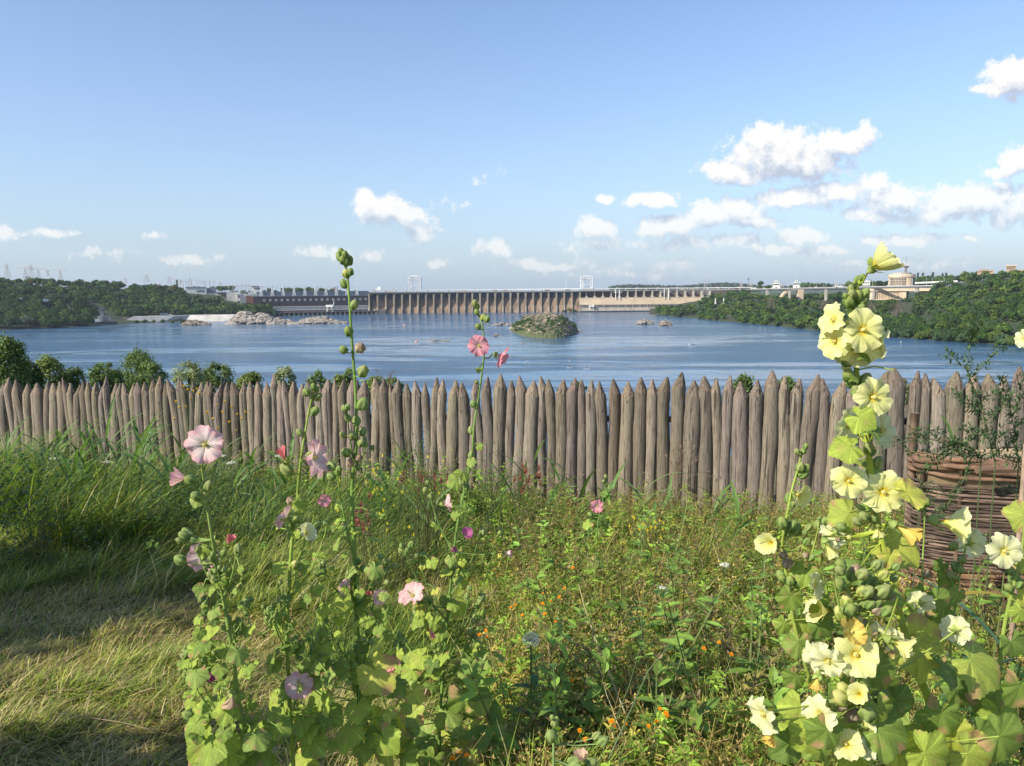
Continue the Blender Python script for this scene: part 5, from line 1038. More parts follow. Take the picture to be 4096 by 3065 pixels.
# leafy weeds
def leafq(q, b, d, L_, w_, col, nrm_=None, droop=.25):
    d = nrm(d); s = np.cross(d, [0, 0, 1.0]); s = s / (np.linalg.norm(s) + 1e-9); up_ = np.cross(s, d); vv = []; b = np.array(b, float)
    for t, ww in ((0, .12), (.3, .85), (.65, .8), (1, .02)):
        c = b + d * L_ * t - np.array([0, 0, droop * L_ * t * t]); vv += [c - s * w_ * ww / 2, c - up_ * w_ * .12 * ww, c + s * w_ * ww / 2]
    f = [(3 * i + j, 3 * i + j + 1, 3 * i + j + 4, 3 * i + j + 3) for i in range(3) for j in (0, 1)]
    q.add(vv, f, col)
def weedtpl(r, kind):
    q = MB(); H_ = r.uniform(.22, .42); bx, by = r.normal(size=2) * .08
    pts = np.array([(bx * t * t, by * t * t, H_ * t) for t in np.linspace(0, 1, 5)]); q.tube(pts, np.linspace(.003, .0012, 5), 3, (.16, .20, .07) if kind != 2 else (.24, .20, .10), cap=False)
    for k in range(16):
        t = r.uniform(.08, .95); b = [bx * t * t, by * t * t, H_ * t]; a = k * 2.4 + r.normal() * .3; L_ = (.06 - .035 * t) * r.uniform(.7, 1.3) * (1.2 if kind == 1 else 1)
        leafq(q, b, (math.cos(a), math.sin(a), r.uniform(.1, .9)), L_, L_ * (.32 if kind != 1 else .45), 1.7 * np.array([(.09, .15, .03), (.12, .19, .035), (.19, .18, .05)][kind]) * r.uniform(.7, 1.3))
    for k in range([3, 1, 6][kind]):
        t = r.uniform(.5, 1); b = np.array([bx * t * t, by * t * t, H_ * t]); a = r.uniform(0, 6.28); e = b + np.array([math.cos(a), math.sin(a), .8]) * r.uniform(.02, .07); q.bar(b, e, .0009, 3, (.2, .16, .08))
        for j in range(3): leafq(q, e, (math.cos(a + j * 2), math.sin(a + j * 2), .8), r.uniform(.008, .016), .006, [(.38, .31, .15), (.28, .33, .11), (.28, .21, .11)][kind], droop=0)
    return q
tp = [weedtpl(np.random.default_rng(600 + i), [0, 1, 2, 0, 1, 2, 0, 2][i]) for i in range(8)]
def merge(q, t_, M, off, tint=1.0):
    for vv, ll, tt, cc in zip(t_.v, t_.l, t_.t, t_.c):
        q.v.append(vv @ M.T + off); q.l.append(ll + q.n); q.t.append(tt); q.c.append(np.clip(cc * tint, 0, 1)); q.m.append(np.zeros(len(tt), int))
    q.n += t_.n; q.hc = True
q = MB(); x, y = field(5200, 1.9, 7.6, -.05, .82); x, y = keep(x, y, (x / y > .03 + .1 * snoise(x, y, 1.3, 50)))
for a, b in zip(x, y):
    s = gr_.uniform(.6, 1.35) * (1.0 if b > 3 else .85); merge(q, tp[int(gr_.integers(0, 8))], rotm(gr_.normal() * .25, gr_.normal() * .25 + .1, gr_.uniform(0, 6.28)) * s, np.array([a, b, float(gz(a, b))]), gr_.uniform(.85, 1.7) * np.array([1.15, 1.08, .8]))
x, y = field(900, 3.0, 8.5, -.6, .1); x, y = keep(x, y, y > 5)
for a, b in zip(x, y): merge(q, tp[int(gr_.choice([0, 1, 3, 4]))], rotm(gr_.normal() * .2, gr_.normal() * .2, gr_.uniform(0, 6.28)) * gr_.uniform(.6, 1.2), np.array([a, b, float(gz(a, b))]), gr_.uniform(.75, 1.2))
for _ in range(900):
    a = gr_.uniform(-4.6, 3.6); b = fl(a) - gr_.uniform(.15, 1.5); a += gr_.normal() * .1
    merge(q, tp[int(gr_.choice([0, 1, 3, 4, 6]))], rotm(gr_.normal() * .2, gr_.normal() * .2 + .1, gr_.uniform(0, 6.28)) * gr_.uniform(1.0, 1.75) * (1.15 if -3 < a < .3 else .85), np.array([a, b, float(gz(a, b))]), gr_.uniform(.8, 1.4) * np.array([1.1, 1.05, .9]))
x, y = field(150, 2.6, 7, .0, .8)
for a, b in zip(x, y): merge(q, tp[2 if gr_.uniform() < .5 else 5], rotm(gr_.normal() * .2, gr_.normal() * .2 + .1, gr_.uniform(0, 6.28)) * gr_.uniform(1.4, 1.9), np.array([a, b, float(gz(a, b))]), .9)
x, y = field(110, 2.3, 7, .0, .8)
for a, b in zip(x, y): merge(q, tp[1 if gr_.uniform() < .5 else 4], rotm(gr_.normal() * .2, gr_.normal() * .2 + .1, gr_.uniform(0, 6.28)) * gr_.uniform(1.5, 2.1), np.array([a, b, float(gz(a, b))]), gr_.uniform(1., 1.4))
tag(q.build('weeds', M_leaf, origin=(0, 0, 0)), 'tangle of small-leaved green weeds with brown seed heads right of centre', 'weeds', None, 'stuff')
# dry rust and tan undergrowth at the foot of the fence
q = MB(); n = 16000; x = gr_.uniform(-3, 5, n); y = fl(x) - .08 - np.abs(gr_.normal(size=n)) * .28; hh = gr_.uniform(.08, .34, n)
blades(q, gr_, x, y, gz(x, y), hh, hh * gr_.uniform(.1, .8, n), gr_.uniform(0, 6.28, n), gr_.uniform(.002, .005, n), pick(gr_, n, [TAN, (.26, .17, .09), YGR, STR, GRN], [3, 3, 2, 1, 1.5]))
tag(q.build('dry_undergrowth', M_grass, origin=(0, 0, 0)), 'thin tan dry undergrowth along the foot of the fence', 'grass', None, 'stuff')
# ---------------------------------------------------------------- single wild plants
def longblade(q, b, az, L_, w_, col, lift=1.1, droop=.6, seg=7):
    vv = []; p_ = np.array(b, float); el = lift; s = np.array([-math.sin(az), math.cos(az), 0])
    for i in range(seg + 1):
        t = i / seg; ww = w_ * math.sin(math.pi * min(1, .18 + .82 * t)) ** .8 * (1 if t < .95 else .2) if t < 1 else .0005
        vv += [p_ - s * ww / 2, p_ + [0, 0, -ww * .15], p_ + s * ww / 2]; p_ = p_ + np.array([math.cos(az) * math.cos(el), math.sin(az) * math.cos(el), math.sin(el)]) * L_ / seg; el -= droop / seg
    q.add(vv, [(3 * i + j, 3 * i + j + 1, 3 * i + j + 4, 3 * i + j + 3) for i in range(seg) for j in (0, 1)], col)
def reed(xv, ytop, Y, label, seed, nb=7, lean=.12, col=(.10, .17, .045), group=None, L_=.34, w_=.016):
    r = np.random.default_rng(seed); top_ = V(xv, ytop, Y); x0 = top_[0] - lean * 1.6; g0 = float(gz(x0, Y)); H_ = top_[2] - g0; rt = root('reed', (x0, Y, g0), label, 'reed', group)
    st = lambda t: np.array([x0 + (top_[0] - x0) * t ** 1.5, Y, g0 + H_ * .8 * t]); q = MB(); q.tube([st(t) for t in np.linspace(0, 1, 6)], np.linspace(.005, .002, 6), 6, (.16, .20, .07)); q.build('stem', M_leaf, rt)
    for k in range(nb):
        t = .2 + .8 * (k + .5) / nb; az = (r.normal() * .7 + (0 if k % 2 else .5)) if r.uniform() < .78 else math.pi + r.normal() * .6; q = MB()
        longblade(q, st(t), az, 1.25 * L_ * r.uniform(.7, 1.25) * (1.1 - .3 * t), 2.1 * w_ * r.uniform(.7, 1.2), 1.25 * np.array(col) * r.uniform(.75, 1.35), r.uniform(.7, 1.3), r.uniform(.3, 1.3)); q.build('leaf', M_leaf, rt)
RD = [(235, 838, 8.2, 'tall reed in front of the left palisade, tip reaching almost to the post tops', .10, 9), (190, 900, 8.0, 'reed left of the tallest left reed', .10, 7), (300, 930, 7.8, 'reed right of the tallest left reed', .12, 7), (60, 930, 7.6, 'reed near the left edge of the view', .05, 6), (10, 925, 7.4, 'dark reed cut by the left edge of the view', .02, 5), (560, 935, 7.3, 'pale reed leaning right beneath the yellow-orange wildflowers', .18, 7), (520, 990, 7.0, 'low reed right of the pale lilac hollyhock bloom', .12, 6), (700, 980, 6.6, 'spreading reed behind the side-facing pink bloom', .22, 8), (620, 1000, 6.4, 'low reed left of the spreading reed', .15, 6),
 (1160, 935, 6.3, 'tall reed standing before the middle of the fence, the leftmost of a pair', .16, 8), (1225, 965, 6.2, 'reed at the right of the middle pair before the fence', .18, 8), (1260, 1010, 6.0, 'short upright reed right of the middle reed pair', .06, 5), (1400, 1010, 6.1, 'thin reed before the fence left of the dry brown plume', .10, 6), (1450, 1040, 5.9, 'low reed leaning right beneath the dry brown plume', .14, 6), (860, 960, 7.0, 'reed blades right of the tall bud stalk', .16, 6), (820, 1010, 6.4, 'low reed beside the yellow-flowered shrub', .2, 6), (1600, 1080, 5.6, 'short reed at the fence foot left of the small yellow hollyhock stalk', .06, 5), (2070, 850, 5.6, 'thin reed behind the scrambling vine at the right', .08, 4)]
RD += [(480, 930, 7.6, 'reed left of the yellow-orange wildflower heads', .14, 8), (640, 925, 7.0, 'tall reed behind the side-facing pink bloom', .2, 8), (880, 945, 6.8, 'reed in front of the fence between the two central stalks', .18, 8), (980, 985, 6.2, 'low reed beside the pink bud stalk', .2, 7), (1090, 960, 6.4, 'reed just left of the middle reed pair', .14, 7), (1330, 1010, 6.0, 'reed between the middle reeds and the dry plume', .16, 7), (130, 905, 7.9, 'bright reed in the left grass near the fence', .12, 8), (400, 950, 7.4, 'reed beneath the taller yellow-orange wildflower', .16, 8), (1560, 1040, 5.7, 'reed blades at the fence foot right of the dry plume', .12, 6)]
for i, (xv, yt, Y, lb_, ln, nb) in enumerate(RD): reed(xv, yt, Y, lb_, 700 + i, nb, ln, (.09, .16, .04) if i % 3 else (.13, .20, .07), 'reeds in front of the fence', .38 if Y > 7 else .32)
for i in range(16):
    reed(gr_.uniform(-20, 400), gr_.uniform(880, 985), gr_.uniform(6.4, 7.8), 'dark reed among the tall grass at the far left before the fence', 760 + i, 7, gr_.uniform(.03, .2), (.085, .15, .04), 'reeds in the tall grass at the far left', .36)
# small orange-yellow composite flowers
M_flo = veg('orange_petals', .3, .6, 30, .15)
def flowerhead(q, c, d, s, col=(.92, .42, .02), rs=None, green=(.22, .30, .08)):
    c = np.array(c, float); d = nrm(d); a = nrm(np.cross(d, [.3, .2, 1])); b = np.cross(d, a)
    q.tube([c - d * s * .9, c - d * s * .35, c], [s * .25, s * .42, s * .34], 7, green)
    for ring_, (n, rr, zz) in enumerate(((12, 1.0, .35), (9, .65, .6), (6, .3, .75))):
        for k in range(n):
            t = k * 2 * math.pi / n + ring_; e = a * math.cos(t) + b * math.sin(t); s2 = np.cross(d, e); p0 = c + e * s * .12; p1 = c + (e * rr * .8 + d * zz) * s
            q.add([p0 - s2 * s * .07, p0 + s2 * s * .07, p1 + s2 * s * .12, p1 - s2 * s * .12], [(0, 1, 2, 3)], np.array(col) * rs.uniform(.85, 1.15))
def wild(name, label, heads, Y, seed, hs=.012, col=(.92, .42, .02), hcat='wildflower', basex=None, leaves=6, green=(.16, .22, .08)):
    r = np.random.default_rng(seed); ps = [V(a, b, Y + r.uniform(-.05, .05)) for a, b in heads]; low = min(p_[2] for p_ in ps); bx = (np.mean([p_[0] for p_ in ps]) if basex is None else V(basex, 1000, Y)[0]) + .03; g0 = float(gz(bx, Y))
    rt = root(name, (bx, Y, g0), label, hcat); fork = np.array([bx * .6 + .4 * np.mean([p_[0] for p_ in ps]), Y, g0 + (low - g0) * .72]); q = MB()
    q.tube([(bx, Y, g0 - .01), (bx * .7 + fork[0] * .3, Y, g0 * .5 + fork[2] * .5), fork], [.0035, .003, .0024], 6, green)
    for p_ in ps: mid = (fork + p_) / 2 + [(p_[0] - fork[0]) * .25, 0, -abs(p_[0] - fork[0]) * .15]; q.tube([fork, mid, p_ - [0, 0, .01]], [.0022, .0018, .0012], 5, green)
    q.build('stem', M_leaf, rt)
    for i, p_ in enumerate(ps): q = MB(); flowerhead(q, p_, (r.normal() * .3 - .15, r.normal() * .3 - .3, 1), hs * r.uniform(.75, 1.15), col, r); q.build('flower_head', M_flo, rt)
    q = MB()
    for k in range(leaves):
        t = r.uniform(.05, .7); b = np.array([bx, Y, g0]) * (1 - t) + fork * t; a = r.uniform(0, 6.28); leafq(q, b, (math.cos(a), math.sin(a), r.uniform(.2, .8)), r.uniform(.05, .12), r.uniform(.012, .022), np.array((.08, .15, .035)) * r.uniform(.8, 1.2))
    if leaves: q.build('leaves', M_leaf, rt)
wild('orange_hawkweed', 'orange-flowered weed with the highest heads just right of centre', [(1238, 1228), (1219, 1272), (1208, 1290), (1190, 1300)], 3.3, 801, .0125, basex=1195)
wild('orange_hawkweed', 'orange-flowered weed left of the highest one, with faded heads', [(1173, 1283), (1172, 1305), (1113, 1308), (1104, 1313), (1128, 1330)], 3.2, 802, .011, basex=1150)
wild('orange_hawkweed', 'orange-flowered weed with two heads above the dandelion clock', [(1221, 1340), (1177, 1328), (1200, 1345)], 3.1, 803, .0115, basex=1190)
wild('orange_hawkweed', 'orange-flowered weed left of the dandelion clock beside the big mallow leaves', [(1049, 1363), (1036, 1372), (1052, 1378)], 2.9, 804, .0125, basex=1075)
wild('orange_hawkweed', 'orange-flowered weed with two single heads left of the yellow hollyhocks', [(1553, 1389), (1579, 1415), (1520, 1402)], 2.9, 805, .0125, basex=1570)
wild('orange_hawkweed', 'orange-flowered weed with a bright pair near the bottom right of centre', [(1425, 1533), (1438, 1542), (1441, 1550), (1418, 1560), (1400, 1570)], 2.4, 806, .0125, basex=1385)
wild('orange_hawkweed', 'orange-flowered weed with a brown faded head near the bottom', [(1322, 1560), (1326, 1570), (1350, 1566)], 2.35, 807, .012, basex=1335)
wild('orange_hawkweed', 'orange-flowered weed with one bright head at the bottom middle', [(1252, 1579), (1265, 1600)], 2.35, 808, .0125, basex=1275)
wild('orange_hawkweed', 'orange-flowered weed with three small heads under the dandelion clock', [(1158, 1488), (1137, 1500), (1102, 1502), (1235, 1472)], 2.7, 809, .0105, basex=1150)
wild('orange_hawkweed', 'orange-flowered weed at the bottom edge beside the mallow leaves', [(995, 1628), (1008, 1634), (978, 1640)], 2.3, 810, .0125, basex=1000, leaves=3)
wild('yellow_ragwort', 'tall wildflower with many tiny yellow-orange heads before the left fence', [(397, 835), (405, 842), (418, 845), (425, 840), (380, 868), (388, 880), (402, 878), (376, 905), (412, 860), (430, 850)], 6.6, 811, .017, (.75, .45, .03), basex=410, leaves=14)
wild('yellow_ragwort', 'wildflower with tiny yellow-orange heads right of the taller one', [(468, 875), (485, 868), (500, 880), (512, 895), (530, 890), (522, 905), (480, 890), (460, 905), (495, 912), (470, 925), (510, 930), (448, 890)], 6.5, 812, .016, (.75, .45, .03), basex=480, leaves=14)
r = np.random.default_rng(820)
def bushlet(name, label, xv, yv, Y, wv, hv, seed, n, leafc, flc, nf, cat='shrub', ls=.022, fs=.012):
    r = np.random.default_rng(seed); c = V(xv, yv, Y); W = wv * K / FPX * Y; H_ = hv * K / FPX * Y; g0 = float(gz(c[0], Y)); rt = root(name, (c[0], Y, g0), label, cat); q = MB()
    for k in range(22):
        e = c + [r.normal() * W * .3, r.normal() * .15, r.uniform(-.5, .5) * H_]; b = np.array([c[0] + r.normal() * .06, Y + r.normal() * .05, g0]); q.tube([b, (b + e) / 2 + [r.normal() * .03, 0, .05], e], [.003, .002, .001], 4, (.14, .15, .06))
    q.build('stem', M_leaf, rt); q = MB()
    for k in range(n): p_ = c + [np.clip(r.normal() * .33, -.75, .75) * W, r.normal() * .14, r.uniform(-.75, .5) * H_]; leafq(q, p_, (r.normal(), r.normal(), r.uniform(-.1, 1)), ls * r.uniform(.6, 1.2), ls * .5, np.array(leafc) * r.uniform(.65, 1.4))
    q.build('foliage', M_leaf, rt)
    if nf:
        q = MB()
        for k in range(nf): p_ = c + [np.clip(r.normal() * .33, -.6, .6) * W, -.12 + r.normal() * .08, r.uniform(-.4, .5) * H_]; [leafq(q, p_, (math.cos(t), -.4 + .3 * math.sin(t), math.sin(t)), fs, fs * .8, np.array(flc) * r.uniform(.8, 1.15), droop=0) for t in (0, 1.6, 3.1, 4.7)]
        q.build('blossoms', M_flo, rt)
bushlet('yellow_flowered_shrub', 'low leafy shrub sprinkled with yellow flowers right of the tall bud stalk', 850, 1070, 5.0, 190, 200, 821, 1500, (.06, .13, .025), (.75, .60, .03), 34)
bushlet('leafy_shoot', 'upright leafy shoot before the fence left of the pink bud stalk', 915, 985, 5.6, 40, 110, 822, 130, (.09, .16, .04), (.75, .6, .03), 1, 'plant', .03)
bushlet('leafy_shoot', 'second leafy shoot before the fence right of the pink bud stalk', 1060, 1010, 5.8, 50, 90, 823, 130, (.07, .13, .04), (.75, .6, .03), 0, 'plant', .03)
bushlet('rusty_seed_pods', 'cluster of rust-red seed pods at the fence foot left of centre', 925, 1035, 5.6, 80, 50, 824, 60, (.10, .12, .04), (.20, .075, .05), 14, 'plant', .03, .03)
bushlet('rusty_seed_pods', 'cluster of rust-red seed pods behind the middle reed pair', 1130, 1035, 5.7, 60, 60, 825, 50, (.10, .12, .04), (.20, .085, .05), 16, 'plant', .03, .03)
bushlet('rusty_seed_pods', 'small cluster of rust-red seed pods beside the tall bud stalk', 785, 1100, 4.7, 30, 60, 826, 30, (.10, .12, .04), (.20, .075, .05), 16, 'plant', .03, .026)
bushlet('dark_green_weed', 'dense dark green weed patch left of the tall bud stalk base', 420, 1050, 5.6, 220, 110, 827, 1100, (.055, .11, .03), (.6, .6, .55), 0, 'weed', .035)
bushlet('dark_green_weed', 'dark leafy weed with grey-green tufts at the far left', 60, 1060, 5.3, 200, 200, 828, 900, (.05, .10, .04), (.6, .6, .55), 0, 'weed', .04)
bushlet('yellow_lichen_weed', 'flat yellowish weed patch at the fence foot right of centre', 1400, 1125, 5.2, 90, 40, 829, 300, (.35, .33, .08), (.75, .6, .03), 20, 'weed', .012)
for i, (a, b, lb_) in enumerate([(455, 850, 'left'), (300, 980, 'middle-left'), (470, 1010, 'lower'), (230, 1000, 'far-left')]):
    pass
def yarrow(xv, yv, Y, label, seed):
    r = np.random.default_rng(seed); c = V(xv, yv, Y); g0 = float(gz(c[0], Y)); rt = root('white_yarrow', (c[0], Y, g0), label, 'wildflower'); q = MB(); q.tube([(c[0], Y, g0), c - [0, 0, .05]], .002, 5, (.14, .2, .08))
    for k in range(8): q.bar(c - [0, 0, .05], c + [r.normal() * .03, r.normal() * .03, -.005], .001, 4, (.14, .2, .08))
    q.build('stem', M_leaf, rt); q = MB()
    for k in range(70): t = r.uniform(0, 6.28); rr = (.045 if Y > 5 else .02) * r.uniform() ** .5; q.box(c + [rr * math.cos(t), rr * math.sin(t), r.uniform(-.004, .004)], (.007, .007, .004), r.uniform(0, 3), (.62, .62, .55))
    q.build('umbel', M_flo, rt)
for i, (a, b, Y, lb_) in enumerate([(476, 985, 6.4, 'white yarrow head just right of the pale lilac bloom'), (500, 1000, 6.2, 'white yarrow head lower right of the pale lilac bloom'), (118, 990, 6.9, 'white yarrow head in the dark grass at the left'), (232, 998, 6.8, 'white yarrow head in the left grass between two reeds'), (605, 985, 6.3, 'white yarrow head under the furled red bud'), (1565, 1220, 3.6, 'white yarrow head left of the small yellow stalk'), (1430, 1270, 3.8, 'white yarrow head in the weeds right of centre'), (330, 935, 7.2, 'white yarrow head high in the left grass')]): yarrow(a, b, Y, lb_, 840 + i)
# dandelion-like seed clock, brown thistle plume, long straws
r = np.random.default_rng(850); c = V(1147, 1383, 2.6); g0 = float(gz(c[0], 2.6)); rt = root('dandelion_clock', (c[0], 2.6, g0), 'fluffy white seed clock on a thick green stem right of the mallow leaves', 'wildflower'); q = MB(); q.tube([(c[0] + .02, 2.6, g0), (c[0], 2.6, c[2] - .25), c - [0, 0, .02]], [.006, .005, .0035], 7, (.13, .20, .07)); q.build('stem', M_leaf, rt)
q = MB()
for k in range(150):
    d = nrm(r.normal(size=3)); 
    if d[2] < -.5: continue
    e = c + d * .026; q.bar(c + d * .006, e, .0005, 3, (.6, .6, .58))
    for j in range(3): q.bar(e, e + nrm(d + r.normal(size=3) * .6) * .006, .0006, 3, (.75, .75, .75))
q.build('seed_head', M_flo, rt); q = MB()
for k in range(7): t = r.uniform(.35, .8); leafq(q, np.array([c[0] + .01, 2.6, g0 + (c[2] - g0) * t]), (math.cos(k * 2.2), math.sin(k * 2.2) * .6, .4), r.uniform(.1, .17), .035, np.array((.07, .15, .04)) * r.uniform(.8, 1.2), droop=.6)
q.build('leaves', M_leaf, rt)
r = np.random.default_rng(851); Y = 5.9; b = V(1440, 1090, Y); g0 = float(gz(b[0], Y)); rt = root('dry_thistle', (b[0], Y, g0), 'dry brown thistle plume with fluffy seed heads before the fence', 'plant'); q = MB(); heads = []
st = V(1462, 1010, Y)
for xv, yv in [(1480, 952), (1490, 958), (1470, 965), (1500, 965), (1455, 972), (1478, 978), (1492, 985), (1510, 985), (1462, 990), (1505, 995), (1450, 1000), (1440, 985), (1530, 1020), (1542, 1030), (1448, 1025), (1455, 1040)]:
    e = V(xv, yv, Y + r.normal() * .04); q.tube([st + r.normal(size=3) * .01 - [0, 0, max(0, st[2] - e[2]) + .03], (st + e) / 2 + [0, 0, -.02], e], .0016, 4, (.26, .18, .10)); heads.append(e)
q.tube([(b[0], Y, g0), b, st], [.004, .003, .002], 5, (.22, .20, .09)); q.build('stem', M_leaf, rt)
for e in heads:
    q = MB()
    for k in range(26): q.bar(e, e + nrm(r.normal(size=3) + [0, 0, .5]) * r.uniform(.008, .017), .0012, 3, np.array((.38, .27, .19)) * r.uniform(.8, 1.3))
    q.build('seed_tuft', M_flo, rt)
def straw(pts, Y0, Y1, rad, label, col=(.50, .42, .24), gr=False):
    n = len(pts); rad = rad * .7; q = MB(); q.tube([onground(a, b_, .10 if 0 < i < n - 1 else .05) if gr else V(a, b_, Y0 + (Y1 - Y0) * i / (n - 1)) for i, (a, b_) in enumerate(pts)], np.linspace(rad, rad * .5, n), 6, col); tag(q.build('dry_stalk', M_grass), label, 'dry stalk')
straw([(1350, 1540), (1330, 1490), (1290, 1390), (1262, 1310), (1250, 1262)], 2.55, 3.2, .0045, 'long pale dry stalk leaning left through the weeds right of centre')
straw([(1345, 1590), (1310, 1500), (1295, 1440), (1288, 1400)], 2.4, 2.9, .002, 'thin dry stalk alongside the long pale one')
straw([(1315, 1640), (1400, 1450), (1500, 1330), (1640, 1220), (1720, 1150)], 2.2, 3.2, .004, 'long green-grey stalk slanting up right toward the yellow hollyhocks', (.17, .23, .10))
straw([(1290, 1655), (1360, 1480), (1385, 1390), (1392, 1250)], 2.2, 3.0, .003, 'slender green stalk rising steeply right of the long pale straw', (.16, .22, .09))
straw([(650, 1290), (700, 1230), (745, 1185)], 3.4, 3.8, .004, 'tan dry stalk lying behind the central mallow stems')
straw([(335, 1545), (430, 1558), (540, 1580), (640, 1640)], 2.5, 2.3, .0025, 'arching dry stalk across the lower left corner', (.34, .24, .14), True)
straw([(0, 1500), (150, 1490), (300, 1500)], 2.7, 2.6, .003, 'pale dry stalk lying in the grass at the left edge', (.45, .34, .20), True)
straw([(0, 1535), (120, 1540), (260, 1560), (420, 1600)], 2.6, 2.4, .003, 'second dry stalk lying at the lower left', (.42, .32, .2), True)
straw([(230, 1195), (300, 1215), (420, 1262)], 3.8, 3.4, .003, 'dry stalk in the mown grass left of the hollyhocks', (.46, .36, .22), True)
straw([(360, 1230), (400, 1260), (455, 1320)], 3.6, 3.2, .003, 'dry stalk pointing at the lilac hollyhock base', (.46, .36, .22), True)
# thin airy dry grass before the fence on the right
q = MB(); n = 700; x = gr_.uniform(1.0, 3.9, n); y = fl(x) - gr_.uniform(.1, .8, n); hh = gr_.uniform(.3, .62, n)
blades(q, gr_, x, y, gz(x, y), hh, hh * gr_.uniform(.05, .5, n), gr_.uniform(0, 6.28, n), gr_.uniform(.0016, .003, n), pick(gr_, n, [TAN, (.28, .18, .11), YGR], [3, 2, 2]))
tag(q.build('airy_dry_grass', M_grass, origin=(0, 0, 0)), 'thin airy tan grass stems before the right half of the fence', 'grass', None, 'stuff')
# ---------------------------------------------------------------- hollyhocks
M_hl = veg('mallow_leaf', .28, .6, 26, .25, spots=(70, .62, .68, (.42, .36, .12)), holes=(42, .69))
M_hly = veg('yellowed_mallow_leaf', .32, .6, 22, .2, spots=(48, .53, .64, (.55, .42, .14)), holes=(36, .69))
M_stem = veg('mallow_stem', .1, .6, 12, .2)
M_pet = veg('petal', .42, .55, 9, .05, tt=(1.0, 1.0, .92), spec=.15); M_bud = veg('bud_sepals', .25, .6, 14, .2)
def leafmesh(seed, col, mat, nm):
    r = np.random.default_rng(seed); nr, nt_ = 6, 72; th_ = np.linspace(-2.75, 2.75, nt_); s = np.linspace(0, 1, nr + 1)
    R0 = .60 + .40 * np.cos(th_ * .5) ** 2; R0 = R0 * (1 + .085 * np.cos(5.2 * th_) + r.normal() * .02) + .028 * np.sin(th_ * 31 + r.uniform(0, 6)) + .02 * snoise(th_, th_ * 0, 6, seed); R0 *= np.clip((2.95 - abs(th_)) * 2.2, .35, 1) ** .4
    S, T = np.meshgrid(s, th_, indexing='ij'); Rr = S * R0[None]; vein = np.abs(np.sin(2.6 * T)); x = np.sin(T) * Rr; y = np.cos(T) * Rr
    z = .10 * (vein - .5) * S ** 1.2 - r.uniform(.05, .35) * Rr ** 2 + .07 * S ** 2 * np.sin(T * 3 + r.uniform(0, 6)) + .035 * S ** 2 * np.sin(T * 9 + r.uniform(0, 6)) + r.uniform(-.15, .25) * np.abs(x)
    v = np.stack([x, y, z], -1).reshape(-1, 3); i = np.arange(nr)[:, None] * nt_; j = np.arange(nt_ - 1)[None]; f = np.stack([i + j, i + j + 1, i + nt_ + j + 1, i + nt_ + j], -1).reshape(-1, 4)
    near = np.exp(-((vein) / .10) ** 2) * (S > .02); fine = .5 + .5 * np.sin(T * 2.6 * 2 * 3 + S * 22); k = 1 + .65 * near + .10 * (fine - .5) + .10 * r.normal(size=S.shape); edge = np.clip((S - .85) / .15, 0, 1)
    c = np.array(col)[None, None] * k[..., None] * (1 - .12 * edge[..., None]); pt_ = np.clip((snoise(x, y, 3.2, seed + 7) - (.75 if nm == 'leaf' and mat is M_hl else .35)) * 5, 0, 1) * np.clip(S * 1.6 - .4, 0, 1); c = c * (1 - pt_[..., None]) + np.array((.42, .26, .13)) * pt_[..., None]; q = MB(); q.add(v, f, np.clip(c, 0, 1).reshape(-1, 3)); o = q.build(nm, mat, None, True, origin=(0, 0, 0)); me = o.data; bpy.data.objects.remove(o); return me
LM = {'g': [leafmesh(900 + i, c, M_hl, 'leaf') for i, c in enumerate([(.24, .33, .055), (.29, .385, .06), (.20, .29, .05), (.32, .40, .06), (.25, .34, .075)])],
      'y': [leafmesh(920 + i, c, M_hly, 'leaf') for i, c in enumerate([(.40, .46, .07), (.46, .50, .08), (.33, .42, .07)])], 'd': [leafmesh(940 + i, c, M_hl, 'leaf') for i, c in enumerate([(.14, .22, .045), (.165, .245, .045)])]}
def budmesh(seed, col, tip, nm='bud', long=1.0):
    r = np.random.default_rng(seed); n, k = 20, 10; tt = np.linspace(0, math.pi, k); an = np.arange(n) * 2 * math.pi / n; T, A = np.meshgrid(tt, an, indexing='ij')
    z = -np.cos(T) * long + np.where(T > 2.2, (T - 2.2) * .35, 0); rr = np.sin(T) ** .8 * (1 - .16 * np.abs(np.sin(2.5 * A)) ** 6 * 1) * (1 + .10 * np.cos(5 * A + T * 1.2)); rr[-1] = .01; rr[0] = .05
    v = np.stack([rr * np.cos(A), rr * np.sin(A), z], -1); c = np.array(col)[None, None] * (1 + .42 * np.cos(5 * A + T * 1.2)[..., None]) ; m_ = (T > 2.35)[..., None]; c = np.where(m_, np.array(tip), c)
    i = np.arange(k - 1)[:, None] * n; j = np.arange(n)[None]; j2 = (j + 1) % n; q = MB(); q.add(v.reshape(-1, 3), np.stack([i + j, i + j2, i + n + j2, i + n + j], -1).reshape(-1, 4), c.reshape(-1, 3))
    for e in range(5):   # bracts at the base
        a = e * 1.257 + .3; d = np.array([math.cos(a), math.sin(a), .15]); leafq(q, (0, 0, -.95), d, 1.05, .42, np.array(col) * .9, droop=-.35)
    o = q.build(nm, M_bud, None, True, origin=(0, 0, 0)); me = o.data; bpy.data.objects.remove(o); return me
BM = {'g': [budmesh(960, (.25, .34, .10), (.30, .38, .12)), budmesh(961, (.30, .37, .12), (.34, .38, .14), long=1.15), budmesh(962, (.20, .30, .08), (.3, .36, .1), long=1.1)],
      'y': [budmesh(963, (.36, .42, .09), (.62, .60, .22), long=1.15), budmesh(964, (.42, .46, .12), (.5, .5, .16))], 'p': [budmesh(965, (.26, .34, .12), (.60, .12, .18), long=1.3)], 's': [budmesh(966, (.44, .36, .24), (.34, .24, .15), 'seed_pod', .75)]}
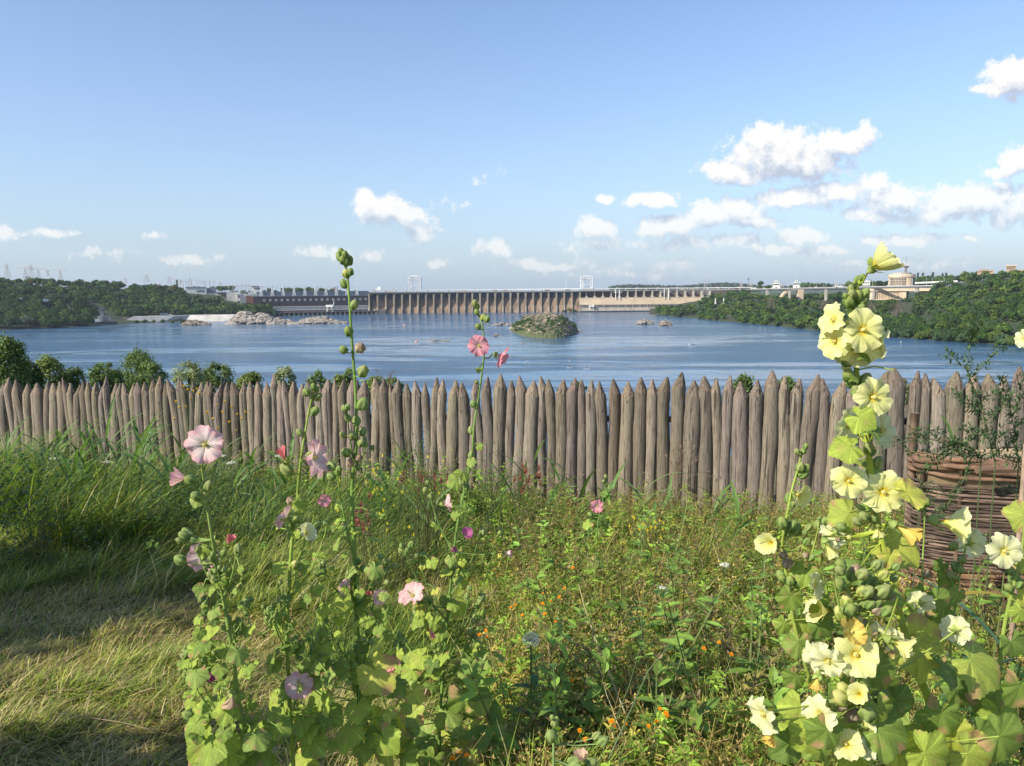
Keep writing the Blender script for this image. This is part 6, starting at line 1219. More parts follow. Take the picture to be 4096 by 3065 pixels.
def frame(z, up=(0, 0, 1), roll=0):
    z = nrm(z); x = np.cross(up, z); x = nrm(x) if np.linalg.norm(x) > 1e-4 else np.array([1.0, 0, 0]); y = np.cross(z, x); c, s = math.cos(roll), math.sin(roll); return np.stack([x * c + y * s, -x * s + y * c, z], 1)
def put_child(me, name, rt, pos, M, s):
    o = bpy.data.objects.new(name, me); sc.collection.objects.link(o); o.parent = rt; p_ = np.array(pos) - ORG[rt.name]; A = M * s if np.ndim(s) == 0 else M * np.array(s)[None]
    o.matrix_local = Matrix([[*A[i], p_[i]] for i in range(3)] + [[0, 0, 0, 1]]); return o
PC = {'yel': ((.82, .80, .30), (.82, .60, .03), (.83, .82, .40)), 'wht': ((.78, .78, .41), (.80, .66, .08), (.80, .80, .50)), 'pnk': ((.84, .42, .46), (.80, .70, .28), (.84, .30, .37)), 'lil': ((.82, .66, .62), (.55, .50, .10), (.78, .44, .47)), 'pal': ((.83, .60, .59), (.76, .70, .32), (.81, .46, .48)), 'red': ((.78, .28, .26), (.6, .3, .2), (.72, .20, .24)), 'mag': ((.52, .14, .34), (.6, .5, .3), (.46, .10, .30)), 'oran': ((.80, .66, .18), (.75, .5, .05), (.76, .52, .12)), 'tan': ((.66, .50, .36), (.5, .35, .2), (.62, .40, .30))}
def flower(rt, c, d, R_, op, cv, seed, parts=True):
    r = np.random.default_rng(seed); cup = cv == 'cup'; cv = 'yel' if cup else cv; body, cen, edge = [np.array(a) for a in PC[cv]]; M = frame(d, roll=r.uniform(0, 6)); al0 = math.radians(12 + 70 * op); L_ = R_ / max(.45, math.sin(al0)); c = np.array(c) - M[:, 2] * L_ * .28
    W = lambda p_: c + (np.asarray(p_) * L_) @ M.T
    q = MB(); gcol = np.array((.30, .38, .10)); q.tube([W((0, 0, -.22)), W((0, 0, -.10)), W((0, 0, .03))], [L_ * .05, L_ * .15, L_ * .17], 10, gcol)
    for k in range(5):
        a = k * 1.2566 + .6; rad_ = .16 if op > .4 else .14
        leafq(q, W((math.cos(a) * .10, math.sin(a) * .10, -.05)), M @ np.array([math.cos(a) * (.8 if op > .4 else .35), math.sin(a) * (.8 if op > .4 else .35), .7]), L_ * .38, L_ * .24, gcol * r.uniform(.85, 1.15), droop=0)
    fo = q.build('flower', M_bud, rt, True); nj, ni = 13, 9; S, J = np.meshgrid(np.linspace(0.02, 1, ni), np.linspace(-1, 1, nj), indexing='ij')
    for k in range(5):
        a0 = k * 1.2566 + r.normal() * .05; hw = (.64 + .22 * (1 - op)) * (.45 + .75 * S ** .5) * r.uniform(.92, 1.1); ang = a0 + hw * J + (1 - op) * .8 * S; L1 = (1 - .22 * np.abs(J) ** 3.2 - .05 * np.exp(-(J / .12) ** 2)) * r.uniform(.92, 1.04) * (1 + .035 * np.sin(J * 9 + r.uniform(0, 6)) * S)
        al = (al0 * (1.25 - .55 * S ** 1.2) if cup else al0 * (.45 + .55 * S ** .8)) + (.25 if cup else 1) * .10 * r.normal() * S + .16 * min(1, op * 1.3) ** 2 * S ** 3 * np.sin(J * 5 + r.uniform(0, 6)) + .09 * min(1, op * 1.3) ** 2 * S ** 3 * np.sin(J * 13 + r.uniform(0, 6)); s_ = S * L1
        # arc length position along a bending petal
        x = s_ * np.sin(al); z = s_ * np.cos(al) * .9 + .035 * J * S + .02 * np.sin(J * 26 + k) * S * (1 - S)
        v = np.stack([x * np.cos(ang), x * np.sin(ang), z], -1); st = np.clip(((.40 if cv in ('yel', 'wht') else .30) - S) / .20, 0, 1)[..., None] ** .8; ed = np.clip((S - .6) / .4, 0, 1)[..., None]; stre = ((1 + .10 * np.sin(J * 24 + 2) * (1 - S * .3)) * r.uniform(.93, 1.04))[..., None]
        col = (body * (1 - ed) + edge * ed) * stre; col = col * (1 - st) + cen * st; i = np.arange(ni - 1)[:, None] * nj; j = np.arange(nj - 1)[None]; q = MB(); q.add(W(v.reshape(-1, 3)), np.stack([i + j, i + j + 1, i + nj + j + 1, i + nj + j], -1).reshape(-1, 4), np.clip(col, 0, 1).reshape(-1, 3))
        q.build('petal', M_pet, fo, True)
    if op > .45:
        q = MB(); q.tube([W((0, 0, 0)), W((0, 0, .16)), W((0, 0, .30)), W((0, 0, .36))], [L_ * .05, L_ * .07, L_ * .075, L_ * .03], 9, (.80, .72, .30))
        for k in range(26): t = r.uniform(0, 6.28); h_ = r.uniform(.14, .36); v_, f_ = IC[1]; q.add(v_ * L_ * .018 + W((.08 * math.cos(t), .08 * math.sin(t), h_)), f_, (.88, .82, .45))
        q.build('stamen', M_pet, fo, True)
    return W((0, 0, -.22))
class Holly:
    def __init__(s, name, label, Y, stem, r0, seed, cat='hollyhock', col=(.24, .33, .06), group=None):
        s.r = np.random.default_rng(seed); s.seed = seed; s.Y = Y; pts = [V(a, b, Y + .012 * math.sin(i * 1.7)) for i, (a, b) in enumerate(stem)]
        bx = pts[-1]; g0 = float(gz(bx[0], Y)); 
        if bx[2] > g0 + .02: pts.append(np.array([bx[0] + (bx[0] - pts[-2][0]) * .5, Y, g0 - .02]))
        s.pts = np.array(pts); s.rt = root(name, (s.pts[-1][0], Y, g0), label, cat, group); s.q = MB(); s.col = col; k = len(pts); s.rad = np.linspace(r0 * .42, r0 * 1.15, k)
        P2 = []; RR = []
        for i in range(k - 1):
            for t in np.linspace(0, 1, 5)[:-1]:
                a = s.pts[max(i - 1, 0)], s.pts[i], s.pts[i + 1], s.pts[min(i + 2, k - 1)]; P2.append(.5 * ((2 * a[1]) + (a[2] - a[0]) * t + (2 * a[0] - 5 * a[1] + 4 * a[2] - a[3]) * t * t + (3 * a[1] - a[0] - 3 * a[2] + a[3]) * t ** 3)); RR.append(s.rad[i] * (1 - t) + s.rad[i + 1] * t)
        P2.append(s.pts[-1]); RR.append(s.rad[-1]); s.path = np.array(P2); s.pr = np.array(RR); s.q.tube(s.path, s.pr, 9, np.array(col) * 1.0)
    def near(s, p_, below=.02):
        d = np.linalg.norm((s.path - (np.asarray(p_) - [0, 0, below])) * [1, .3, 1], axis=1); return s.path[int(d.argmin())]
    def br(s, tip, join, r0=.003):
        a = V(tip[0], tip[1], s.Y + s.r.uniform(-.06, .04)); b = s.near(V(join[0], join[1], s.Y), 0); m_ = (a + b) / 2 + [(a[0] - b[0]) * .18, 0, -abs(a[0] - b[0]) * .25]; n = 10; ts = np.linspace(0, 1, n)
        pth = np.array([(1 - t) ** 2 * b + 2 * t * (1 - t) * m_ + t * t * a for t in ts]); s.q.tube(pth, np.linspace(r0, r0 * .55, n), 7, np.array(s.col) * .95); s.path = np.concatenate([s.path, pth]); return a
    def F(s, x, y, dia, d, cv, op=.85, dy=None):
        c = V(x, y, s.Y + (dy if dy is not None else (-.05 if d[1] < -.2 else .03 if d[1] > .3 else 0))); R_ = dia * .5 * K / FPX * s.Y * .97; s.seed += 1
        b = flower(s.rt, c, d, R_, op, cv, s.seed * 7 + 1); j = s.near(b, .03); s.q.tube([j, (j + b) / 2 - [0, 0, .01], b], [.0028, .0024, .0022], 6, s.col)
    def B(s, x, y, dia, kind='g', d=None, dy=None):
        c = V(x, y, s.Y + (dy if dy is not None else s.r.uniform(-.035, .02))); R_ = dia * .5 * K / FPX * s.Y * .95; j = s.near(c, .015); dd = nrm(c - j) if d is None else nrm(d)
        if d is None: dd = nrm(dd + [0, -.25, .8])
        me = BM[kind][int(s.r.integers(0, len(BM[kind])))]; put_child(me, 'seed_pod' if kind == 's' else 'bud', s.rt, c, frame(dd, roll=s.r.uniform(0, 6)), R_); b = c - dd * R_ * .95; s.q.tube([j, (j + b) / 2 - [0, 0, .004], b], [.002, .0017, .0017], 5, s.col)
    def L(s, x, y, dia, n=None, t=None, kind='g', dy=None):
        r = s.r; n = (r.normal() * .4 - .25, -.55 + r.normal() * .35, .65 + r.normal() * .2) if n is None else n; n = nrm(n); c = V(x, y, s.Y + (dy if dy is not None else r.uniform(-.10, .06))); R_ = dia * .5 * K / FPX * s.Y / .74 * (.84 if dia > 80 else 1)
        j = s.near(c, -.01); dirv = c - j; dirv = nrm(dirv + [0, 0, -.02 - .5 * np.linalg.norm(dirv)]) if t is None else nrm(t); yv = dirv - n * (dirv @ n); yv = nrm(yv) if np.linalg.norm(yv) > .05 else nrm(np.cross(n, [1, 0, 0])); xv = np.cross(yv, n); M = np.stack([xv, yv, n], 1)
        base = c - yv * R_ * .38; me = LM[kind][int(r.integers(0, len(LM[kind])))]; put_child(me, 'leaf', s.rt, base, M, R_); s.q.tube([j, (j + base) / 2 + [0, 0, .01], base], [.0022, .0018, .0015], 5, np.array(s.col) * 1.05)
    def rnd(s, n, x0, x1, y0, y1, d0, d1, kinds='ggg', pw=1.0):
        for _ in range(n):
            t = s.r.uniform() ** pw; y = y0 + (y1 - y0) * t; x = s.r.uniform(x0, x1); s.L(x, y, (d0 + (d1 - d0) * t) * .70 * s.r.uniform(.5, 1.3), kind=kinds[int(s.r.integers(0, len(kinds)))])
    def tips(s, tl):
        for (tx, ty, jx, jy, k_, nb) in tl:
            s.br((tx, ty), (jx, jy))
            for i in range(nb): s.B(tx + s.r.normal() * 9, ty + i * 7 + s.r.normal() * 4 - 4, s.r.uniform(11, 19), k_)
    def fuzz(s, n, x0, x1, y0, y1):
        for _ in range(n):
            x = s.r.uniform(x0, x1); y = s.r.uniform(y0, y1); s.br((x, y), (x * .4 + (x0 + x1) * .3, y + s.r.uniform(70, 150)), .0022)
            for i in range(int(s.r.integers(2, 5))): s.B(x + s.r.normal() * 8, y + i * 6 + s.r.normal() * 4 - 4, s.r.uniform(9, 17))
            for i in range(3): s.L(x + s.r.normal() * 16, y + s.r.uniform(20, 70), s.r.uniform(18, 34))
    def done(s): s.q.build('stem', M_stem, s.rt, True)
C = (0, -1, .15)
# main yellow hollyhock
h_ = Holly('hollyhock', 'tallest pale yellow hollyhock with big blooms at the right in front of the fence', 1.9, [(1862, 598), (1846, 635), (1838, 690), (1846, 745), (1850, 800), (1862, 870), (1874, 960), (1882, 1020), (1890, 1100), (1912, 1200), (1950, 1350), (1985, 1460), (2012, 1570)], .0098, 1001, col=(.33, .40, .05))
for a in [(1902, 568, 92, (.62, -.36, .60), 'cup', .48, -.03), (1868, 712, 104, (.12, -1, .25), 'yel', .95, -.09), (1862, 748, 96, (-.1, -1, -.05), 'yel', .9, -.05), (1797, 690, 76, (-.9, -.3, .35), 'yel', .75), (1800, 738, 78, (-.8, -.5, -.1), 'yel', .8), (1906, 742, 72, (.85, -.35, -.1), 'wht', .7), (1820, 770, 78, (-.35, .6, -.3), 'yel', .85, .05),
          (1890, 858, 94, (.25, -1, .15), 'yel', .95, -.07), (1830, 918, 92, (-.5, .85, .05), 'wht', .9, .05), (1910, 928, 84, (.55, -.8, .2), 'wht', .85), (1835, 1040, 82, (-.15, -1, .1), 'yel', .9, -.06), (1910, 1064, 98, (-.05, -1, .1), 'yel', .95, -.06), (1800, 1156, 66, (-.2, .6, -.7), 'wht', .7), (1896, 1140, 40, (.3, .3, -.6), 'yel', .3),
          (1948, 1143, 58, (.8, -.3, -.45), 'oran', .15), (1788, 1180, 46, (.4, -.1, -.8), 'yel', .12), (1884, 1108, 30, (-.1, -.2, -1), 'oran', .08)]: h_.F(*a)
for a in [(1862, 600, 14), (1852, 604, 15), (1848, 616, 12), (1838, 624, 16), (1846, 612, 11), (1852, 640, 26), (1868, 634, 22), (1840, 636, 20), (1834, 652, 28), (1826, 640, 13), (1861, 652, 26), (1856, 668, 26), (1836, 703, 22, 'y'), (1838, 758, 22), (1828, 769, 24, 'y'), (1830, 780, 28), (1856, 778, 20), (1834, 812, 30), (1838, 828, 24), (1868, 822, 28), (1852, 846, 30), (1848, 852, 20), (1864, 838, 22), (1872, 935, 26), (1876, 968, 26), (1848, 975, 28), (1874, 1046, 24), (1858, 1100, 22), (1866, 1116, 24), (1852, 1126, 22), (1886, 1122, 20), (1818, 1138, 24), (1896, 1000, 24), (1836, 1162, 14, 'y'), (1880, 1150, 18, 'y'), (1810, 1165, 12, 's')]: h_.B(*a)
for a in [(1822, 968, 62, (-.1, -.7, .7), (-1, 0, -.15)), (1888, 1018, 66, (.15, -.7, .75), (1, 0, -.1), 'g'), (1820, 1115, 84, (-.1, -.9, .5), (-.9, 0, -.5), 'y'), (1976, 1068, 66, (.2, -.6, .8), (1, .1, -.4), 'y'), (1945, 1188, 128, (0, -.7, .75), (.7, -.1, -.6), 'y'), (1868, 908, 56, (-.3, -.8, .5), (.6, 0, -.5)), (1882, 970, 36, (.4, -.6, .6), None, 'd'), (1835, 1240, 84, (-.3, -.3, .9), (-.9, 0, -.3), 'd'), (1870, 772, 34, (.2, -.5, .8), (1, 0, 0), 'd'), (1846, 818, 26, (0, -.5, .8), (1, 0, .2), 'd'), (1800, 760, 34, (-.4, -.6, .7), (-.8, 0, .3)), (1932, 800, 1, C), (1890, 930, 46, (.2, -.5, .8), (1, 0, -.2), 'd'),
          (2003, 1372, 112, (0, -.8, .6), (.8, 0, .2), 'y'), (1984, 1424, 118, (-.1, -.8, .6), (.1, 0, -1), 'y'), (2125, 1440, 150, (.25, -.7, .7), (1, -.2, -.45), 'y'), (2050, 1455, 90, (.4, -.5, .7), (.8, 0, -.5), 'd'), (1905, 1240, 50, (-.2, -.7, .7), (-1, 0, .2)), (1920, 1210, 44, C, None, 'y'), (1936, 1300, 46, C, (.8, 0, -.2)), (2035, 1300, 50, C, None, 'd'), (1960, 1585, 110, (0, -.8, .6), (-.4, 0, -.8)), (2030, 1560, 100, C, None, 'd'), (2060, 1610, 120, C, None, 'y'), (2130, 1600, 100, C, None, 'd'), (1890, 1280, 56, C, None, 'd')]: h_.L(*a)
h_.done()
# shorter yellow hollyhock on the left of it
h_ = Holly('hollyhock', 'short yellow hollyhock stalk left of the tallest one with a half-open bloom', 2.05, [(1736, 966), (1724, 1010), (1708, 1070), (1697, 1130), (1690, 1180), (1700, 1250), (1714, 1340), (1738, 1430), (1762, 1510), (1785, 1600)], .0062, 1020, col=(.29, .37, .07))
for a in [(1728, 1070, 58, (.5, -.7, -.1), 'yel', .5), (1664, 1173, 50, (-.5, -.5, .15), 'yel', .25), (1762, 1265, 62, (.6, -.5, .2), 'wht', .7), (1745, 1300, 58, (.5, -.4, -.5), 'wht', .6), (1782, 1320, 58, (-1, -.3, .1), 'yel', .18), (1766, 1420, 84, (-.8, -.6, .05), 'wht', .9)]: h_.F(*a)
for a in [(1740, 965, 13), (1735, 975, 15), (1722, 976, 14), (1728, 1010, 20), (1740, 1012, 18), (1734, 1024, 24), (1704, 1078, 22), (1712, 1090, 14), (1690, 1130, 26), (1710, 1136, 24), (1718, 1145, 28), (1698, 1150, 20), (1692, 1198, 22, 's'), (1702, 1218, 26, 's'), (1690, 1250, 20), (1706, 1256, 24), (1688, 1244, 24), (1700, 1275, 24), (1722, 1262, 20), (1690, 1290, 22, 's'), (1738, 1150, 14), (1746, 1140, 16), (1742, 1170, 18), (1740, 1200, 16, 's'), (1752, 1205, 16)]: h_.B(*a)
h_.tips([(1772, 1120, 1760, 1300, 'g', 4)])
for a in [(1740, 1245, 56, (-.2, -.8, .6)), (1705, 1300, 52, C), (1770, 1310, 52, C), (1740, 1350, 60, C, None, 'y'), (1690, 1355, 40, C), (1722, 1400, 60, C, None, 'g'), (1780, 1360, 54, C, None, 'd'), (1726, 1545, 96, (0, -.9, .5), (-.3, 0, -.9)), (1705, 1600, 70, C), (1760, 1620, 70, C), (1800, 1520, 70, C, None, 'd'), (1712, 1470, 46, C, None, 'd')]: h_.L(*a)
h_.done()
# lower yellow cluster
h_ = Holly('hollyhock', 'bushy yellow hollyhock cluster with many crowded blooms at the bottom right', 1.75, [(1840, 1240), (1832, 1300), (1838, 1360), (1858, 1440), (1870, 1540), (1880, 1640)], .0072, 1040, col=(.30, .38, .07))
for a in [(1840, 1365, 66, (.3, -.7, .5), 'oran', .5), (1925, 1375, 108, (.5, .3, .5), 'wht', .9), (1938, 1392, 56, (.75, -.6, -.3), 'yel', .12), (1850, 1415, 108, (-.15, -1, .35), 'yel', .75), (1788, 1432, 80, (-.5, -.8, -.3), 'wht', .9), (1645, 1545, 92, (-.9, -.35, -.1), 'wht', .85), (1668, 1580, 46, (-.5, -.5, -.7), 'oran', .12), (1768, 1545, 90, (-.75, -.6, .1), 'wht', .85), (1828, 1606, 78, (-.3, -.5, .8), 'yel', .8), (1868, 1565, 66, (.6, .2, .2), 'wht', .7), (1870, 1470, 60, (.3, .3, .3), 'wht', .8), (1765, 1470, 40, (-.3, -.4, -.8), 'oran', .1), (2065, 1360, 78, (.6, .6, 0), 'wht', .9, .12), (1990, 1300, 66, (.4, .5, .2), 'wht', .8, .12), (1870, 1620, 56, (.3, -.5, .6), 'wht', .7), (1856, 1500, 50, (-.3, -.4, .2), 'yel', .3)]: h_.F(*a)
for i in range(34): h_.B(h_.r.uniform(1800, 1935), h_.r.uniform(1215, 1350), h_.r.uniform(18, 32), 'gggys'[int(h_.r.integers(0, 5))])
for i in range(16): h_.B(h_.r.uniform(1790, 1910), h_.r.uniform(1440, 1560), h_.r.uniform(20, 44), 'ggys'[int(h_.r.integers(0, 4))])
for a in [(1922, 1585, 130, (0, -.85, .55), (.9, 0, -.3)), (1815, 1575, 116, (-.1, -.9, .5), (.3, 0, -.8)), (1900, 1540, 66, C), (1775, 1590, 90, C, None, 'd'), (1950, 1520, 90, C, None, 'd'), (1960, 1630, 120, C, None, 'y'), (2020, 1640, 120, C, None, 'g'), (1830, 1500, 60, C), (1900, 1460, 80, C, None, 'd'), (1920, 1500, 70, C, None, 'y'), (1740, 1600, 80, C), (1690, 1620, 80, C, None, 'd'), (1840, 1640, 100, C), (2110, 1640, 120, C, None, 'y'), (2180, 1600, 120, C, None, 'd')]: h_.L(*a)
h_.br((1800, 1240), (1840, 1400)); h_.br((1900, 1230), (1850, 1420)); h_.br((1940, 1290), (1860, 1450)); h_.done()
# right-hand yellow stalks before the basket
h_ = Holly('hollyhock', 'yellow hollyhock stalk with a furled bloom in front of the wattle basket', 2.1, [(2092, 1125), (2086, 1180), (2072, 1250), (2062, 1320), (2052, 1420), (2050, 1600)], .0045, 1060, col=(.24, .33, .08))
for a in [(2046, 1130, 74, (1, -.3, -.15), 'yel', .22), (2098, 1172, 72, (.85, .4, .0), 'wht', .8)]: h_.F(*a)
for a in [(2088, 1126, 18), (2082, 1140, 16), (2060, 1180, 22), (2078, 1210, 20), (2066, 1225, 22), (2075, 1232, 18), (2040, 1280, 26), (2056, 1245, 22)]: h_.B(*a)
for a in [(2030, 1225, 34, C, None, 'd'), (2045, 1255, 40, C, None, 'd'), (2020, 1310, 56, C, None, 'd'), (2065, 1290, 40, C), (2035, 1350, 60, C, None, 'd'), (2085, 1500, 80, C, None, 'd'), (2140, 1520, 90, C, None, 'd')]: h_.L(*a)
h_.done()
h_ = Holly('hollyhock', 'thin bare green hollyhock stalk between the tallest yellow one and the basket', 2.15, [(1998, 1090), (1996, 1160), (1992, 1240), (1996, 1320), (1990, 1400), (2000, 1560)], .004, 1070, col=(.26, .36, .08))
for a in [(2000, 1085, 20), (1994, 1095, 14), (2004, 1240, 20, 's'), (1996, 1330, 24, 's'), (1990, 1100, 14)]: h_.B(*a)
h_.L(1985, 1300, 60, C, None, 'd'); h_.L(2010, 1420, 60, C, None, 'd'); h_.done()
h_ = Holly('hollyhock', 'pale yellow hollyhock cut off by the right edge of the view', 1.95, [(2218, 690), (2222, 900), (2212, 1150), (2195, 1245), (2172, 1340), (2160, 1440), (2150, 1600)], .006, 1080, col=(.26, .34, .07))
for a in [(2214, 732, 44, (-.6, -.7, .1), 'wht', .8), (2172, 1192, 86, (-.1, -1, .1), 'wht', .95, -.06)]: h_.F(*a)
for a in [(2190, 1250, 26), (2200, 1262, 22), (2180, 1270, 22), (2184, 1235, 20)]: h_.B(*a)
for a in [(2200, 1110, 66, (-.2, -.8, .5), (-.8, 0, .3), 'y'), (2202, 1205, 62, (-.2, -.8, .5), (-.8, 0, .2), 'y'), (2200, 1330, 40, C), (2210, 1300, 60, C, None, 'y'), (2200, 1500, 90, C, None, 'd'), (2160, 1560, 100, C, None, 'g'), (2190, 1400, 60, C, None, 'd')]: h_.L(*a)
h_.done()
# tall bud stalk
h_ = Holly('hollyhock', 'tallest slender bloomless hollyhock stalk topped with green buds against the sky', 2.25, [(742, 566), (750, 590), (754, 640), (758, 700), (762, 760), (767, 830), (770, 900), (770, 960), (763, 1020), (760, 1080), (764, 1160), (768, 1260), (772, 1360), (776, 1450), (778, 1540), (778, 1620)], .0068, 1100, col=(.17, .28, .05))
for a in [(737, 545, 15), (745, 550, 16), (736, 556, 20), (748, 556, 18), (754, 564, 20), (741, 563, 18), (748, 568, 16), (731, 552, 12), (748, 592, 18, 'y'), (757, 588, 16), (744, 614, 19), (765, 659, 19), (753, 717, 21), (743, 756, 19), (778, 752, 26, 's'), (784, 803, 26), (782, 874, 28), (752, 903, 16), (770, 910, 20), (783, 933, 18), (762, 941, 20), (780, 958, 18), (748, 978, 22), (775, 990, 20, 's'), (757, 1000, 20, 's'), (741, 940, 14)]: h_.B(*a)
h_.tips([(748, 885, 764, 1010, 'g', 2), (792, 960, 768, 1000, 'g', 3), (726, 1010, 700, 1200, 'g', 4), (790, 1010, 770, 1060, 'g', 3), (820, 1245, 775, 1380, 'g', 4), (690, 1215, 762, 1320, 'g', 5), (835, 1210, 772, 1300, 'g', 4), (700, 1330, 772, 1440, 'g', 4), (860, 1395, 778, 1500, 'g', 3)])
for a in [(820, 1290, 36, (.3, -.8, .3), 'pal', .55), (748, 1270, 40, (-.3, -.3, .3), 'pal', .6), (796, 1284, 20, (.2, -.7, .6), 'red', .05), (847, 1436, 40, (-.2, -.6, .7), 'pnk', .6)]: h_.F(*a)
h_.rnd(16, 720, 830, 1090, 1240, 24, 44, 'gggd'); h_.rnd(34, 680, 870, 1220, 1480, 34, 60, 'gggd'); h_.rnd(16, 680, 900, 1470, 1650, 60, 100, 'ggy'); h_.rnd(13, 640, 900, 1480, 1660, 60, 110, 'gggy'); h_.fuzz(9, 690, 870, 1180, 1480); h_.L(822, 1465, 100, (0, -.85, .5), (.5, 0, -.7), 'y'); h_.L(820, 1590, 120, C, None, 'y'); h_.done()
# pink stalk in the middle
h_ = Holly('hollyhock', 'slender hollyhock with a bright pink bloom high before the water', 2.6, [(1028, 664), (1036, 684), (1043, 710), (1046, 760), (1040, 815), (1032, 870), (1024, 920), (1020, 980), (1008, 1040), (996, 1090), (986, 1150), (976, 1240), (966, 1340), (958, 1450), (950, 1560)], .0052, 1130, col=(.16, .26, .06))
for a in [(1034, 747, 50, (.15, -1, .12), 'pnk', .95, -.05), (1080, 770, 46, (.9, -.2, -.45), 'pnk', .45), (962, 1088, 44, (.7, .2, .1), 'pal', .5), (1008, 1153, 26, (.2, -.5, .5), 'mag', .4), (890, 1285, 64, (-.3, -.5, .6), 'pal', .7), (932, 1355, 48, (.7, -.3, .1), 'pnk', .5), (900, 1486, 44, (.7, -.3, -.6), 'tan', .12), (1093, 1195, 20, (1, -.3, 0), 'lil', .1), (976, 1190, 18, (.5, -.3, .5), 'mag', .1)]: h_.F(*a)
for a in [(1026, 656, 15), (1031, 662, 12), (1030, 675, 13), (1044, 686, 15, 'y'), (1052, 690, 15), (1033, 706, 15), (1023, 873, 17), (1018, 930, 16), (1018, 984, 15), (1030, 826, 8), (905, 1325, 26), (902, 1345, 18)]: h_.B(*a)
h_.L(1036, 966, 16); h_.L(1034, 800, 12); h_.L(1016, 1000, 22); h_.L(1000, 1025, 34); h_.L(978, 1042, 34)
h_.tips([(926, 1060, 975, 1190, 'g', 3), (1038, 1150, 976, 1300, 'g', 3), (1078, 1150, 970, 1420, 'g', 3), (1005, 1050, 990, 1100, 'g', 2), (870, 1175, 960, 1350, 'g', 4), (1015, 1280, 965, 1440, 'g', 3), (905, 1200, 962, 1380, 'g', 2), (1030, 1340, 960, 1480, 'g', 2)])
h_.rnd(13, 930, 1020, 1100, 1220, 26, 50, 'ggd'); h_.rnd(30, 880, 1040, 1220, 1460, 34, 64, 'gggdy'); h_.rnd(16, 880, 1040, 1440, 1640, 60, 100, 'ggdy'); h_.rnd(9, 850, 1045, 1480, 1660, 60, 110, 'ggdy'); h_.fuzz(7, 890, 1040, 1180, 1500); h_.L(1015, 1520, 100, C, None, 'd'); h_.L(990, 1310, 60, C, None, 'y'); h_.done()
# pale lilac bloom on the left
h_ = Holly('hollyhock', 'leftmost hollyhock with a large pale lilac bloom facing the viewer', 2.0, [(436, 1004), (440, 1040), (446, 1085), (456, 1150), (468, 1215), (482, 1290), (494, 1360), (506, 1440), (514, 1510), (526, 1600)], .0066, 1150, col=(.22, .31, .07))
for a in [(440, 961, 92, (.05, -1, .12), 'lil', .98, -.05), (396, 1032, 44, (-1, -.2, .1), 'pal', .2), (440, 1200, 74, (-.2, .6, .1), 'lil', .8, .05), (493, 1172, 30, (.5, -.2, .9), 'red', .06), (500, 1508, 36, (-.2, -.3, -.9), 'tan', .2), (443, 1462, 32, (.9, -.2, .1), 'mag', .05)]: h_.F(*a)
for a in [(412, 1038, 24), (451, 1050, 22), (424, 1072, 24), (403, 1150, 20), (398, 1158, 22), (412, 1157, 16), (388, 1168, 14), (418, 1168, 18), (390, 1210, 26), (408, 1546, 26), (430, 1462, 26), (404, 1408, 18), (412, 1400, 16), (398, 1418, 16)]: h_.B(*a)
h_.L(440, 1190, 34, (0, -.9, .3)); h_.L(455, 1175, 30); h_.L(424, 1082, 34, (0, -.8, .5))
h_.tips([(460, 1200, 478, 1290, 'g', 4), (510, 1190, 480, 1290, 'g', 4), (470, 1230, 486, 1320, 'g', 5), (425, 1185, 475, 1300, 'g', 1), (500, 1340, 500, 1430, 'g', 4), (395, 1430, 470, 1620, 'g', 1), (540, 1300, 500, 1380, 'g', 2), (425, 1440, 490, 1560, 'g', 2)])
h_.rnd(12, 430, 520, 1180, 1300, 28, 50, 'gggd'); h_.rnd(24, 420, 540, 1300, 1500, 34, 64, 'gggd'); h_.rnd(16, 400, 600, 1500, 1650, 56, 96, 'ggg'); h_.fuzz(7, 400, 540, 1280, 1560); h_.L(440, 1390, 70, (-.3, -.8, .5)); h_.rnd(11, 400, 620, 1500, 1660, 60, 100, 'ggg'); h_.done()
# side-facing pink bloom
h_ = Holly('hollyhock', 'hollyhock with a pink bloom turned sideways left of the tall bud stalk', 2.15, [(680, 838), (668, 885), (660, 930), (652, 980), (645, 1040), (640, 1100), (630, 1180), (625, 1260), (620, 1350), (622, 1440), (626, 1530), (632, 1620)], .0060, 1180, col=(.25, .35, .06))
for a in [(684, 988, 88, (.9, -.25, .15), 'pal', .8), (613, 988, 40, (-.35, -.3, 1), 'red', .1), (616, 1117, 58, (-.7, .3, .35), 'pal', .7), (700, 1081, 30, (.4, -.7, .1), 'pnk', .7), (646, 1480, 66, (.1, -1, .2), 'pal', .85, -.06), (662, 1152, 46, (.5, -.3, .4), 'wht', .5)]: h_.F(*a)
for a in [(663, 848, 19), (677, 836, 14), (684, 842, 14), (686, 858, 18), (680, 889, 20), (648, 935, 16), (620, 1016, 28), (668, 984, 18), (627, 1082, 20, 's'), (640, 1122, 18), (636, 1220, 20, 'y'), (664, 1455, 18), (680, 1458, 16)]: h_.B(*a)
h_.fuzz(7, 580, 700, 1240, 1540); h_.L(647, 1094, 32, (0, -.9, .3)); h_.tips([(700, 1018, 700, 1250, 'g', 4), (640, 1228, 625, 1300, 'g', 3), (600, 1262, 622, 1330, 'g', 1), (708, 1130, 640, 1290, 'g', 4), (590, 1340, 622, 1420, 'g', 2)])
h_.rnd(9, 590, 690, 1120, 1260, 24, 46, 'ggg'); h_.rnd(26, 570, 720, 1260, 1480, 32, 60, 'gggd'); h_.rnd(13, 560, 720, 1470, 1650, 56, 92, 'ggg'); h_.done()
h_ = Holly('hollyhock', 'small hollyhock with one little pink bloom before the middle of the fence', 4.3, [(1308, 1034), (1306, 1060), (1300, 1090), (1292, 1130), (1288, 1200), (1284, 1280)], .0045, 1200, col=(.17, .26, .07))
h_.F(1290, 1094, 32, (.1, -1, .1), 'pnk', .85)
